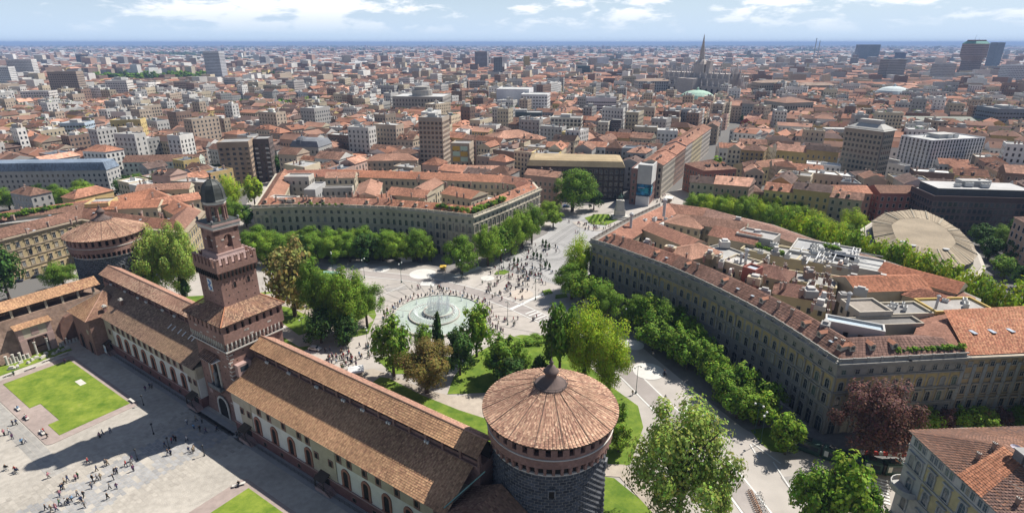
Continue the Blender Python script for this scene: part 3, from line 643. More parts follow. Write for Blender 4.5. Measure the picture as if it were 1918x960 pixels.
for a, b_ in ((-1, -1), (1, -1), (1, 1), (-1, 1)):
    x0, x1 = (a * 1.05, a * 3.1) if a > 0 else (-3.1, -1.05); y0, y1 = (b_ * 1.05, b_ * 3.1) if b_ > 0 else (-3.1, -1.05)
    mb.bx(CW(TU, TV), E1, E2, x0, x1, y0, y1, 46.1, 50.6)
for k in range(4):
    ex, ey, _ = SIDES[k]; c0 = CW(TU, TV); n = 8; pts = [(1.05 * math.cos(math.pi * i / n), 49.4 + 1.05 * math.sin(math.pi * i / n)) for i in range(n + 1)]
    for i in range(n):
        (a0, z0), (a1, z1) = pts[i], pts[i + 1]
        for h in (3.1, 2.0): mb.face([c0 + ex * a0 + ey * h + Z3 * z0, c0 + ex * a1 + ey * h + Z3 * z1, c0 + ex * a1 + ey * h + Z3 * 52, c0 + ex * a0 + ey * h + Z3 * 52])
        mb.face([c0 + ex * a0 + ey * 3.1 + Z3 * z0, c0 + ex * a1 + ey * 3.1 + Z3 * z1, c0 + ex * a1 + ey * 2.0 + Z3 * z1, c0 + ex * a0 + ey * 2.0 + Z3 * z0])
    mb.bx(c0, ex, ey, -1.05, 1.05, 2.2, 3.0, 46.1, 47.0)
    for s_ in (-1, 1): mb.bx(c0, ex, ey, min(s_ * 1.05, s_ * 3.1), max(s_ * 1.05, s_ * 3.1), 1.9, 3.1, 50.55, 52.0)
mb.build('belfry', brick, t)
mb = MB()
for k in range(4):
    ex, ey, _ = SIDES[k]
    for s_ in (-1, 1): mb.bx(CW(TU, TV), ex, ey, s_ * 1.35 - .35, s_ * 1.35 + .35, 3.08, 3.2, 49.2, 49.45); mb.bx(CW(TU, TV), ex, ey, s_ * 3 - .2, s_ * 3 + .13, 3.08, 3.14, 48, 48.2)
mb.build('impost', marble, t)
mb = MB(); mb.lathe(CW(TU, TV, 0), [(.28, 51.6), (.32, 50.9), (.5, 50.2), (.85, 49.2), (1.0, 48.9), (.6, 48.9)], 14); mb.build('bell', copper, t)
mb = MB(); sq(mb, 3.6, 53.6, 53.75); mb.build('terrace', copper, t)
for a, b_ in ((-1, -1), (1, -1), (1, 1), (-1, 1)):
    mb = MB(); mb.lathe(CW(TU + a * 3.35, TV + b_ * 3.35, 53.7), [(.2, 0), (.22, .3), (.35, .55), (.3, .85), (.05, 1.05)], 8); mb.build('finial', graysto, t)
lc = CW(TU, TV, 0); oct0 = A0 + math.pi / 8
for i in range(8):
    a = oct0 + i * math.pi / 4; q = lc + Vector((math.cos(a), math.sin(a), 0)) * 2.15; mb = MB(); mb.lathe(q, [(.36, 53.7), (.36, 54.1), (.28, 54.2), (.26, 57.1), (.36, 57.3), (.4, 57.5)], 8); mb.build('lantern_column', brick, t)
mb = MB(); mb.lathe(lc, [(2.1, 57.4), (2.55, 57.45), (2.55, 57.9)], 8, a0=oct0); mb.build('lantern_entablature', brick, t)
mb = MB(); mb.lathe(lc, [(2.5, 57.9), (2.62, 57.95), (2.62, 58.55), (2.5, 58.6)], 8, a0=oct0); mb.build('lantern_frieze', marble, t)
mb = MB(); mb.lathe(lc, [(2.6, 58.6), (3.05, 58.75), (2.75, 59.1), (2.62, 60.0), (2.6, 60.8), (2.4, 61.8), (2.0, 62.7), (1.3, 63.4), (.55, 63.8), (.2, 64.0), (.22, 64.3), (.05, 65.3)], 8, a0=oct0)
dm = mb.build('dome', copper, t)
for i in range(8):
    a = oct0 + i * math.pi / 4; d = Vector((math.cos(a), math.sin(a), 0)); pr = [(2.75, 59.1), (2.64, 60.0), (2.6, 60.8), (2.4, 61.8), (2.0, 62.7), (1.3, 63.4), (.5, 63.85)]; mb = MB()
    for (r0, z0), (r1, z1) in zip(pr, pr[1:]): mb.tube(lc + d * r0 + Z3 * z0, lc + d * r1 + Z3 * z1, .07, .07, 4)
    mb.build('dome_rib', copper, dm)
mb = MB(); mb.bx(face_pt(0, 4.9, -.2, 0), E1, -E2, -1.05, 1.05, 0, .07, 36.1, 39.4); cr_ = mb.build('crest_panel', whitep, t)
mb = MB(); ex, ey, _ = SIDES[0]; pp = [(.0 + .5 * math.sin(k * .75), 36.45 + k * .18) for k in range(15)]      # curling blue serpent of the crest
for (a0_, z0), (a1_, z1) in zip(pp, pp[1:]): mb.tube(face_pt(0, 4.98, -.2 + a0_, z0), face_pt(0, 4.98, -.2 + a1_, z1), .2, .2, 5)
mb.build('crest_serpent', mat('crest_blue', (.10, .26, .55)), cr_)
for k, a, z, w, h in ((1, -1.4, 37.2, .75, 1.4), (1, 2.4, 37.4, .75, 1.4), (1, 1.5, 19.3, .9, 1.5), (1, -5.2, 16.8, 1.0, 1.2)):
    f = MB(); ringarch(f, O3, XL, YL, w, h, .16, .1); p = MB(); p.arch(O3, XL, YL, w, h, .03); fo = put('window', f.mesh('window_frame', [brick]), t, face_pt(k, 4.9 if z > 30 else 7.72, a, z), SIDES[k][2]); put('opening', p.mesh('opening', [blackv]), fo, local=True)
# low annex window box on the lit side, statue niche, canopy, balcony and gate on the courtyard side
mb = MB(); mb.bx(face_pt(1, 7.7, -5.0, 0), E2, E1, -1.9, 1.9, 0, 1.6, 15.0, 18.2); an = mb.build('annex', pinkst, t)
mb = MB(); mb.bx(face_pt(1, 7.7, -5.0, 0), E2, E1, -1.2, 1.0, 1.6, 1.63, 16.2, 17.6); mb.build('window', winm, an)
mb = MB(); mb.arch(face_pt(0, 7.73, -.8, 9.6), E1, -E2, 4.0, 8.6, .05); mb.build('niche', mat('niche_plaster', (.42, .2, .12), var=.3), t)
f = MB(); ringarch(f, face_pt(0, 7.73, -.8, 9.6), E1, -E2, 4.0, 8.6, .4, .3); f.build('niche_arch', marble, t)
mb = MB(); mb.arch(face_pt(0, 7.78, -.2, 9.6), E1, -E2, 2.2, 6.6, .05); mb.build('niche_recess', blackv, t)
mb = MB(); q = face_pt(0, 7.8, -.6, 0); mb.lathe(q + Z3 * 9.6 + (-E2) * .25, [(.55, 0), (.5, 1.4), (.36, 2.4), (.55, 3.3), (.5, 3.9), (.2, 4.2), (.27, 4.5), (.22, 4.85), (.05, 4.95)], 9); mb.build('statue', graysto, t)
mb = MB(); tiles(mb, face_pt(0, 10.2, -4.0, 18.3), face_pt(0, 10.2, 3.0, 18.3), face_pt(0, 7.8, 3.0, 19.6), face_pt(0, 7.8, -4.0, 19.6), .36, .45, DARKT, rnd); mb.bx(face_pt(0, 7.75, -.5, 0), E1, -E2, -3.4, 3.4, 0, 2.2, 18.0, 18.25); mb.build('niche_canopy', [tilem], t)
mb = MB(); mb.bx(face_pt(0, 7.75, -.6, 0), E1, -E2, -2.9, 2.9, 0, 1.3, 8.9, 9.3); mb.bx(face_pt(0, 7.75, -.6, 0), E1, -E2, -2.9, 2.9, 1.15, 1.3, 9.3, 10.1); mb.build('balcony', graysto, t)
for i in range(7): mb = MB(); mb.bx(face_pt(0, 7.75, -3.2 + i * .87, 0), E1, -E2, -.14, .14, 0, 1.1, 8.2, 8.9); mb.build('balcony_bracket', brick, t)
mb = MB(); mb.arch(face_pt(0, 8.06, .4, 0), E1, -E2, 4.2, 6.0, .02); mb.build('gate_passage', blackv, t)
f = MB(); ringarch(f, face_pt(0, 8.0, .4, 0), E1, -E2, 4.2, 6.0, .55, .25); f.build('gate_arch', marble, t)
mb = MB(); mb.bx(face_pt(0, 7.73, -5.2, 0), E1, -E2, -.9, .9, 0, .1, 5.6, 6.9); mb.build('plaque', pinkst, t)
hm = MB(); hm.bx(O3, XL, Vector((0, 1, 0)), -.15, .15, -.02, .1, -.15, .15); hmm = hm.mesh('putlog_hole', [blackv])
qm = MB(); qm.bx(O3, XL, Vector((0, 1, 0)), -.5, .5, -.035, .1, -.17, .17); qmm = qm.mesh('marble_quoin', [marble])
for k in range(2):
    for j in range(9):
        for i in range(6): put('putlog_hole', hmm, t, face_pt(k, 7.72, -6.4 + i * 2.55 + (j % 2) * .6, 4.6 + j * 2.05), SIDES[k][2])
    for j in range(4):
        for i in range(4): put('putlog_hole', hmm, t, face_pt(k, 4.9, -3.7 + i * 2.4 + (j % 2) * .5, 33.6 + j * 1.8), SIDES[k][2])
    for j in range(17):
        put('marble_quoin', qmm, t, face_pt(k, 7.72, (7.2, -7.2)[k] + rnd.uniform(-.3, .1), 4 + j * 1.13 + rnd.uniform(-.3, .3)), SIDES[k][2])
    for j in range(10): put('marble_quoin', qmm, t, face_pt(k, 7.72 if j < 6 else 8.4, rnd.uniform(-6, 6), rnd.uniform(5, 21) if j < 6 else rnd.uniform(25, 26.8)), SIDES[k][2])
# ---------- brick corner pavilion by the far tower
t = thing('corner_pavilion', 'brick pavilion with hipped roof in the courtyard corner', 'pavilion', CW(-73, 0))
mb = MB(); mb.bx(CW(0, 0), E1, E2, -79.5, -66.5, -4.8, 7.2, 0, 12.8); mb.build('wall', brick, t)
mb = MB(); ap = CW(-73.2, 3.4, 18.4); q = [CW(-80.4, -5.8, 12.8), CW(-65.6, -5.8, 12.8), CW(-65.6, 8, 12.8), CW(-80.4, 8, 12.8)]
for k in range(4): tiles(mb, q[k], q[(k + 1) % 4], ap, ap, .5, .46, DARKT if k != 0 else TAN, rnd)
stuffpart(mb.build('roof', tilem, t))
mb = MB(); mb.tube(q[0], ap, .15, .15, 5); mb.build('hip_ridge', marble, t)
mb = MB(); mb.tube(q[1], ap, .15, .15, 5); mb.build('hip_ridge', MATS['ridge_clay'], t)
for u, w, h in ((-75.8, 2.8, 5.4), (-69.4, 2.0, 4.6)):
    f = MB(); ringarch(f, CW(u, -4.82, 0), E1, -E2, w, h, .4, .18); fo = f.build('gate_arch', brick, t); p = MB(); p.arch(CW(u, -4.82, 0), E1, -E2, w, h, .04); p.build('passage', blackv, fo)
mb = MB(); mb.bx(CW(-69.4, -4.82, 0), E1, -E2, -.7, .7, 0, .08, 7, 8.5); mb.build('relief_panel', beige, t)
# ---------- old side wall with sentry walk, portal and fragments
t = thing('old_wall', 'rough old brick wall with roofed sentry walk at courtyard side', 'castle wall', CW(-90, -20))
mb = MB(); V0, V1 = -95, 7.5
mb.box8([CW(-95, V0), CW(-84.4, V0), CW(-84.4, V1), CW(-95, V1), CW(-95, V0, 12.9), CW(-87.2, V0, 12.9), CW(-87.2, V1, 12.9), CW(-95, V1, 12.9)]); mb.build('wall', brickd, t)
mb = MB(); mb.bx(CW(0, 0), E1, E2, -94.6, -94.2, V0, V1, 12.9, 16); mb.build('outer_parapet', brick, t)
pm = MB(); pm.bx(O3, E1, E2, -.3, .3, -.3, .3, 12.9, 15.9); pme = pm.mesh('pier', [beige])
for k in range(22): put('pier', pme, t, CW(-87.9, V1 - 2.2 - k * 4.6))
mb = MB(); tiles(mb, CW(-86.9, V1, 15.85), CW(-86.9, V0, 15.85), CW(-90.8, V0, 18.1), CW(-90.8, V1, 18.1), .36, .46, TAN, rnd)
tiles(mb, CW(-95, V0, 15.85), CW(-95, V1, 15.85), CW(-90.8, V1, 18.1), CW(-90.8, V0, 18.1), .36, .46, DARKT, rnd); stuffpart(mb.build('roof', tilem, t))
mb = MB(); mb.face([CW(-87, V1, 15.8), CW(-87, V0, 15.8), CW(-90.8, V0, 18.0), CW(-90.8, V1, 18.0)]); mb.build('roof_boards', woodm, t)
mb = MB(); mb.arch(CW(-86.6, -3.2, 0), -E2, E1, 9, 9.5, 2.0); mb.build('blind_arch', mat('arch_fill', (.20, .115, .09), var=.3), t)
t = thing('ruined_portal', 'ruined brick and plaster portal with two arches on old wall', 'portal', CW(-84.2, -14.3))
c0 = CW(-84.6, -14.3); ex, ey = -E2, E1
mb = MB()
for a in (-3.6, 3.6): mb.bx(c0, ex, ey, a - .9, a + .9, -.5, 1.2, 0, 6.0)
mb.bx(c0, ex, ey, -4.5, 4.5, -1.5, 1.1, 6.0, 6.4); mb.bx(c0, ex, ey, -4.5, -3.1, -2, .9, 6.4, 10.2); mb.bx(c0, ex, ey, 3.1, 4.5, -2, .9, 6.4, 10.2); mb.build('brickwork', pinkst, t)
mb = MB(); mb.bx(c0, ex, ey, -3.1, 3.1, -2, .85, 6.4, 10.0); mb.build('plaster', beige, t)
mb = MB(); mb.bx(c0, ex, ey, -1, 1, .85, .92, 7, 9.2); mb.build('blind_window', pinkst, t)
mb = MB(); tiles(mb, c0 + ey * 1.6 - ex * 5 + Z3 * 10.1, c0 + ey * 1.6 + ex * 5 + Z3 * 10.1, c0 - ey * 1.5 + ex * 5 + Z3 * 11, c0 - ey * 1.5 - ex * 5 + Z3 * 11, .36, .45, TAN, rnd); mb.build('roof', tilem, t)
for a in (-2.1, 1.2):
    mb = MB(); mb.lathe(c0 + ex * a + ey * .9, [(.42, 0), (.42, .3), (.3, .4), (.27, 4.0), (.42, 4.3), (.42, 4.6)], 10); mb.build('column', marble, t)
for a, w in ((-.45, 2.9), (-2.8, 1.0)):
    mb = MB(); ringarch(mb, c0 + ex * a + Z3 * 2.5, ex, ey, w, 2.1 + w / 2, .25, 1.0); mb.build('arch', brick, t)
mb = MB(); mb.arch(c0 + ex * (-.2) + ey * .05, ex, ey, 5.2, 5.9, .05); mb.build('recess', mat('recess_plaster', (.3, .2, .16)), t)
for k in range(15):
    v = (-19, -19.9, -20.8, -21.6, -22.4, -23.3, -18, -26.5, -9.2, -8.4, -7.2, -6.4, -5.3, -4.4, -28)[k]; h = 1.0 + 2.2 * rnd.random() if k < 11 else 1.1
    c = CW(-83.6 + .5 * rnd.random(), v); mb = MB(); r = .3 + .12 * rnd.random(); mb.lathe(c, [(r * 1.25, 0), (r * 1.25, .2), (r, .3), (r * .9, h), (r * 1.1, h + .15)], 9)
    tag(mb.build('column_stump', marble), 'broken pale column standing against the old brick wall', 'column', 'column stumps along the old wall')
for k in range(12):
    c = CW(-79 - 2.6 * rnd.random(), -8.5 - k * 1.35); mb = MB(); a = rnd.random() * 3; ex_, ey_ = Vector((math.cos(a), math.sin(a), 0)), Vector((-math.sin(a), math.cos(a), 0)); s1, s2 = .4 + .7 * rnd.random(), .3 + .3 * rnd.random()
    mb.bx(c, ex_, ey_, -s1, s1, -s2, s2, .13, .13 + .3 + .4 * rnd.random()); mb.bx(c, ex_, ey_, -s1 * .6, s1 * .5, -s2 * .7, s2 * .6, .13, .8 + .3 * rnd.random())
    tag(mb.build('stone_fragment', marble), 'carved stone fragment lying on the narrow lawn', 'stone', 'stone fragments on the ruin lawn')
# ================================================================ building helpers
def inside(p, poly):
    x, y = p[0], p[1]; r = False; n = len(poly); j = n - 1
    for i in range(n):
        xi, yi, xj, yj = poly[i][0], poly[i][1], poly[j][0], poly[j][1]
        if (yi > y) != (yj > y) and x < (xj - xi) * (y - yi) / (yj - yi) + xi: r = not r
        j = i
    return r
def inset(poly, d):
    """offset a ccw polygon inwards by d (mitred)"""
    n = len(poly); out = []
    for i in range(n):
        p, a, b = Vector(poly[i][:2]), Vector(poly[i - 1][:2]), Vector(poly[(i + 1) % n][:2])
        e1, e2 = (p - a).normalized(), (b - p).normalized(); n1, n2 = Vector((-e1.y, e1.x)), Vector((-e2.y, e2.x))
        m = (n1 + n2); m = m / max(m.length_squared, .3) * 2
        out.append(Vector((p.x + m.x * d, p.y + m.y * d, 0)))
    return out
def quad(ctr, w, d, yaw):                          # ccw footprint, first edge faces local -y
    ex, ey = Vector((math.cos(yaw), math.sin(yaw), 0)), Vector((-math.sin(yaw), math.cos(yaw), 0)); c = Vector((ctr[0], ctr[1], 0))
    return [c + ex * a + ey * b for a, b in ((-w / 2, -d / 2), (w / 2, -d / 2), (w / 2, d / 2), (-w / 2, d / 2))]
WCOL = {'cream': (.56, .48, .35), 'ochre': (.52, .37, .17), 'rose': (.50, .34, .28), 'white': (.68, .66, .62), 'grey': (.42, .41, .39), 'brown': (.27, .19, .15), 'tan': (.44, .36, .28), 'yellow': (.58, .45, .20), 'brickred': (.33, .13, .10), 'dark': (.07, .065, .065)}
RCOL = {'terracotta': (.345, .168, .11), 'brown': (.225, .13, .095), 'salmon': (.43, .24, .17), 'dark brown': (.145, .10, .085), 'grey': (.30, .295, .29), 'pale grey': (.50, .50, .49), 'slate': (.13, .15, .18), 'green copper': (.25, .40, .33)}
def wins(G_, a, b, z0, h, fl, bay, ww, wh, cf=None, zoff=.9, m=0, mf=1, skip=0.0, rnd=rnd):
    """windows on the wall a-b: pane quads standing in slightly larger frame quads"""
    a, b = Vector((a[0], a[1], 0)), Vector((b[0], b[1], 0)); L = (b - a).length
    n = int(L / bay); nf = int((h - .4) / fl)
    if n < 1: return
    d = (b - a) / L; o = Vector((d.y, -d.x, 0)); st = L / n
    for f in range(nf):
        zb = z0 + f * fl + zoff + (h - nf * fl) * .25
        for i in range(n):
            if skip and rnd.random() < skip: continue
            p = a + d * (st * (i + .5))
            if cf is not None:
                q = p + o * .03; w2 = ww / 2 + .16
                G_.face([q - d * w2 + Z3 * (zb - .18), q + d * w2 + Z3 * (zb - .18), q + d * w2 + Z3 * (zb + wh + .2), q - d * w2 + Z3 * (zb + wh + .2)], mf, cf)
            q = p + o * .06
            G_.face([q - d * (ww / 2) + Z3 * zb, q + d * (ww / 2) + Z3 * zb, q + d * (ww / 2) + Z3 * (zb + wh), q - d * (ww / 2) + Z3 * (zb + wh)], m, (.03, .035, .04))
CAM2 = Vector((0, 0, 0))
def faces_cam(a, b):
    m = (Vector(a) + Vector(b)) / 2; d = Vector(b) - Vector(a); o = Vector((d.y, -d.x, 0)); v = Vector((0, 0, 0)) - m; v.z = 0; o.z = 0
    return o.dot(v) > -.12 * o.length * v.length
def bgeo(Wm, Rm, Gm, q, h, roof='gable', rise=3.5, wc=(.5, .45, .35), rc=(.3, .15, .1), fl=3.7, bay=3.1, ww=1.15, wh=1.9, over=.5, z0=0.0, hip=0.0, win=True, cf=None, tile=None, rnd=rnd, parapet=True, wm=0, rm=0, zoff=.9):
    q = [Vector((p[0], p[1], 0)) for p in q]
    n = len(q)
    Wm.prism(q, z0, h, wm, wc, top=True, ct=wc)
    if win:
        for k in range(n):
            if faces_cam(q[k], q[(k + 1) % n]): wins(Gm, q[k], q[(k + 1) % n], z0, h - z0, fl, bay, ww, wh, cf, rnd=rnd, zoff=zoff)
    if roof == 'flat':
        if parapet:
            i_ = inset(q, .45)
            for k in range(n):
                j = (k + 1) % n; Wm.face([q[k] + Z3 * h, q[j] + Z3 * h, q[j] + Z3 * (h + .8), q[k] + Z3 * (h + .8)], wm, wc); Wm.face([i_[j] + Z3 * h, i_[k] + Z3 * h, i_[k] + Z3 * (h + .8), i_[j] + Z3 * (h + .8)], wm, wc)
                Wm.face([q[k] + Z3 * (h + .8), q[j] + Z3 * (h + .8), i_[j] + Z3 * (h + .8), i_[k] + Z3 * (h + .8)], wm, wc)
        else: i_ = inset(q, -.3)
        Rm.face([p + Z3 * (h + .12) for p in i_], rm, rc); return
    e = inset(q, -over)
    def rq(a, b, c, d):
        if tile: tiles(Rm, a, b, c, d, tile, tile * 1.3, [rc, jit(rc, .2, rnd), jit(rc, .25, rnd), jit(rc, .3, rnd)], rnd, rm, patch=.1)
        else: Rm.face([a, b, c, d] if (c - d).length > .01 else [a, b, c], rm, rc)
    if roof == 'mansard':
        i1, i2 = inset(q, 1.6), inset(q, 4.5)
        for k in range(n):
            j = (k + 1) % n; rq(e[k] + Z3 * h, e[j] + Z3 * h, i1[j] + Z3 * (h + rise), i1[k] + Z3 * (h + rise)); Rm.face([i1[k] + Z3 * (h + rise), i1[j] + Z3 * (h + rise), i2[j] + Z3 * (h + rise + .8), i2[k] + Z3 * (h + rise + .8)], rm, rc)
        Rm.face([p + Z3 * (h + rise + .8) for p in i2], rm, rc); return
    if n != 4:
        c = sum(e, Vector((0, 0, 0))) / n
        for k in range(n): rq(e[k] + Z3 * h, e[(k + 1) % n] + Z3 * h, c + Z3 * (h + rise), c + Z3 * (h + rise))
        return
    a, b, c, d = e
    if (b - a).length < (c - b).length * .8: a, b, c, d = b, c, d, a
    L = (b - a).length; hp = min(.5, (c - b).length * .5 / L) if roof == 'hip' else hip
    m0, m1 = (a + d) / 2, (b + c) / 2; r0, r1 = m0.lerp(m1, hp) + Z3 * (h + rise), m1.lerp(m0, hp) + Z3 * (h + rise)
    a, b, c, d = (p + Z3 * h for p in (a, b, c, d))
    rq(a, b, r1, r0); rq(c, d, r0, r1)
    if hp > 0: rq(b, c, r1, r1); rq(d, a, r0, r0)
    else: Wm.face([b, c, r1], wm, wc); Wm.face([d, a, r0], wm, wc)
chm = MB(); chm.bx(O3, Vector((1, 0, 0)), Vector((0, 1, 0)), -.5, .5, -.35, .35, -1, 1.7, 0, (.36, .24, .19)); chm.bx(O3, Vector((1, 0, 0)), Vector((0, 1, 0)), -.62, .62, -.47, .47, 1.7, 1.9, 0, (.42, .38, .34))
for k in (-.25, .25): chm.lathe(Vector((k, 0, 1.9)), [(.14, 0), (.12, .5)], 6, 0, (.36, .17, .11))
CHIM = chm.mesh('chimney', [paint])
drm = MB(); drm.bx(O3, Vector((1, 0, 0)), Vector((0, 1, 0)), -.8, .8, -1.3, 1.6, -.8, 1.2, 0, (.5, .44, .36)); drm.face([(-1, -1.5, 1.15), (1, -1.5, 1.15), (0, -1.5, 1.75)], 0, (.5, .44, .36))
drm.face([(-1, -1.5, 1.15), (0, -1.5, 1.8), (0, 2.2, 1.8), (-1, 2.2, 1.15)], 1, (.36, .17, .11)); drm.face([(0, -1.5, 1.8), (1, -1.5, 1.15), (1, 2.2, 1.15), (0, 2.2, 1.8)], 1, (.36, .17, .11)); drm.face([(-.5, -1.33, -.1), (.5, -1.33, -.1), (.5, -1.33, 1), (-.5, -1.33, 1)], 2)
DORM = drm.mesh('dormer', [paint, tilem, winm])
skm_ = MB(); skm_.bx(O3, Vector((1, 0, 0)), Vector((0, 1, 0)), -.55, .55, -.8, .8, 0, .14); SKYL = skm_.mesh('skylight', [mat('skylight_glass', (.45, .50, .55), rough=.2, spec=.6)])
acm = MB(); acm.bx(O3, Vector((1, 0, 0)), Vector((0, 1, 0)), -1, 1, -.6, .6, .15, 1.5, 0, (.6, .6, .58)); acm.lathe(Vector((-.45, 0, 1.5)), [(.4, 0), (.4, .12)], 10, 0, (.12, .12, .12)); acm.lathe(Vector((.45, 0, 1.5)), [(.4, 0), (.4, .12)], 10, 0, (.12, .12, .12))
for k in (-.8, .8): acm.bx(O3, Vector((1, 0, 0)), Vector((0, 1, 0)), k - .1, k + .1, -.5, .5, 0, .16, 0, (.2, .2, .2))
ACU = acm.mesh('ac_unit', [paint])
stm = MB(); stm.lathe(O3, [(.16, 0), (.16, 1.6), (.26, 1.65), (.26, 1.85), (.05, 2.0)], 8, 0, (.5, .5, .5)); STACK = stm.mesh('vent_stack', [paint])
def sat(x, y, nm=None): return None
# ---------------------------------------------------------------- perimeter palazzo
def strings(mb, A, B, zs, out, hgt, c):
    d = (B - A).normalized(); o = Vector((d.y, -d.x, 0)); L = (B - A).length
    for z, ou, hh in zip(zs, out, hgt): mb.bx(Vector((A.x, A.y, 0)), d, o, -.02, L + .02, 0, ou, z, z + hh, 0, c)
def palazzo(t, poly, h, wall_c, stone_c, edges, roof_cols, dep=12.5, ridge=3.6, ridges=None, inner_c=(.50, .43, .31), bal=True, tile=.55):
    """closed perimeter wing on a ccw polygon; edges[i] = facade spec for edge i or None"""
    n = len(poly); p = [Vector((q[0], q[1], 0)) for q in poly]; i_in = inset(p, dep)
    mb = MB()
    for k in range(n):
        j = (k + 1) % n; mb.face([p[k], p[j], p[j] + Z3 * h, p[k] + Z3 * h], 0, wall_c)
    mb.build('facade_wall', stonem, t)
    mb = MB(); g_ = MB()
    for k in range(n):
        j = (k + 1) % n; mb.face([i_in[j], i_in[k], i_in[k] + Z3 * h, i_in[j] + Z3 * h], 0, inner_c)
        if (i_in[j] - i_in[k]).length > 4 and faces_cam(i_in[j], i_in[k]): wins(g_, i_in[j], i_in[k], 0, h, 3.9, 3.2, 1.1, 2.0, (.42, .38, .32))
    mb.build('court_wall', paint, t); stuffpart(g_.build('court_window_rows', [winm, paint], t))
    RD = ridges or [ridge] * n
    mb = MB(); r0, r1, r2 = inset(p, 1.4), inset(p, dep * .52), inset(p, dep + .5)
    for k in range(n):
        j = (k + 1) % n; rc = roof_cols[k % len(roof_cols)]; pal = [rc, jit(rc, .15, rnd), jit(rc, .25, rnd), jit(rc, .12, rnd)]
        tiles(mb, r0[k] + Z3 * (h + .3), r0[j] + Z3 * (h + .3), r1[j] + Z3 * (h + RD[j]), r1[k] + Z3 * (h + RD[k]), tile, tile * 1.3, pal, rnd, patch=.12)
        tiles(mb, r2[j] + Z3 * (h + .1), r2[k] + Z3 * (h + .1), r1[k] + Z3 * (h + RD[k]), r1[j] + Z3 * (h + RD[j]), tile, tile * 1.3, pal, rnd, patch=.12)
    stuffpart(mb.build('roof', tilem, t))
    mb = MB()
    for k in range(n): j = (k + 1) % n; mb.face([p[k] + Z3 * h, p[j] + Z3 * h, r0[j] + Z3 * (h + .1), r0[k] + Z3 * (h + .1)], 0, stone_c); mb.face([r0[k] + Z3 * (h + .08), r0[j] + Z3 * (h + .08), i_in[j] + Z3 * (h - .02), i_in[k] + Z3 * (h - .02)], 0, stone_c)
    mb.build('gutter_deck', stonem, t)
    for k in range(n):
        sp = edges[k] if k < len(edges) else None
        if not sp: continue
        j = (k + 1) % n; A, B = p[k], p[j]; L = (B - A).length; d = (B - A) / L; o = Vector((d.y, -d.x, 0)); ang = math.atan2(d.y, d.x); nb = sp.get('n') or max(1, round(L / 3.35)); st = L / nb
        zs = sp['strings']; mb = MB(); strings(mb, A, B, zs, [.35] * len(zs), [.4] * len(zs), stone_c); mb.build('string_course', stonem, t)
        mb = MB(); mb.bx(A, d, o, -.5, L + .5, 0, 1.0, h - .1, h + .35, 0, stone_c); mb.bx(A, d, o, -.2, L + .2, 0, .55, h - .8, h - .1, 0, stone_c); mb.build('cornice', stonem, t)
        if bal:
            mb = MB(); mb.bx(A, d, o, 0, L, .1, .4, h + 1.25, h + 1.5, 0, stone_c); mb.bx(A, d, o, 0, L, .12, .38, h + .35, h + .6, 0, stone_c)
            for i in range(nb): mb.bx(A, d, o, st * i - .3, st * i + .3, .05, .45, h + .35, h + 1.6, 0, stone_c); mb.bx(A, d, o, st * i + .5, st * i + st - .5, .2, .3, h + .6, h + 1.25, 0, jit(stone_c, .2, rnd))
            mb.build('balustrade', stonem, t)
        for i in range(nb):
            c = A + d * (st * (i + .5))
            for z, ms, pc in sp['rows']:
                if pc: put('plaster_panel', pc, t, c + Z3 * z, ang)
                setwin(t, ms, c + Z3 * z, ang)
            if sp.get('cols'):
                for zc, cm in sp['cols']: put('engaged_column', cm, t, A + d * (st * i) + o * .25 + Z3 * zc)
def roofthing(t, name, me, x, y, z, yaw=0.0, sc=None): return put(name, me, t, P3(x, y, z), yaw, sc)
# ================================================================ the two curved palazzi and their neighbours
rnd = random.Random(23)
SG = (.30, .285, .26); SL = (.36, .335, .29)
def colmesh(r, h, c, banded=False):
    mb = MB()
    if banded:
        k = int(h / .6); pr = []
        for i in range(k): pr += [(r * 1.18, i * .6), (r * 1.18, i * .6 + .38), (r * .92, i * .6 + .4), (r * .92, i * .6 + .58)]
        mb.lathe(O3, pr, 8, 0, c)
    else: mb.lathe(O3, [(r * 1.3, 0), (r * 1.3, .25), (r, .35), (r * .88, h - .45), (r * 1.25, h - .2), (r * 1.25, h)], 8, 0, c)
    return mb.mesh('engaged_column', [stonem])
def panelmesh(w, h, c):
    mb = MB(); mb.bx(O3, XL, Vector((0, 1, 0)), -w / 2, w / 2, -.025, .02, -.5, h, 0, c); return mb.mesh('plaster_panel', [stonem])
YP = panelmesh(2.75, 3.55, (.46, .35, .17)); YP2 = panelmesh(2.75, 4.0, (.38, .315, .20))
wa = winmesh('palazzo_arched', 1.25, 2.75, .28, .2, stonem, SL, True, hood=True)
wb = winmesh('palazzo_arched_low', 1.25, 2.45, .24, .17, stonem, SL, True)
wc_ = winmesh('palazzo_square', 1.15, 1.7, .2, .14, stonem, SL, False)
wt = winmesh('palazzo_attic', 1.1, 1.25, .16, .12, stonem, SL, False)
wg = winmesh('shop_arch', 1.9, 4.2, .4, .28, stonem, SG, True, sill=False)
R_rows = [(.3, wg, None), (5.5, wc_, None), (8.75, wa, YP2), (13.2, wb, YP), (17.9, wt, None)]
CB, CN = colmesh(.42, 7.6, SG, True), colmesh(.3, 3.9, SL)
spec = dict(strings=(8.0, 12.5, 17.0), rows=R_rows, cols=((8.4, CN), (12.9, CN)))
specB = dict(strings=(8.0, 12.5, 17.0), rows=R_rows, cols=((0, CB), (8.4, CN), (12.9, CN)))
specP = dict(strings=(8.0, 12.5, 17.0), rows=R_rows)
PH = 21.0
def at(pts, z): return [P3(x, y, z) for x, y in pts]
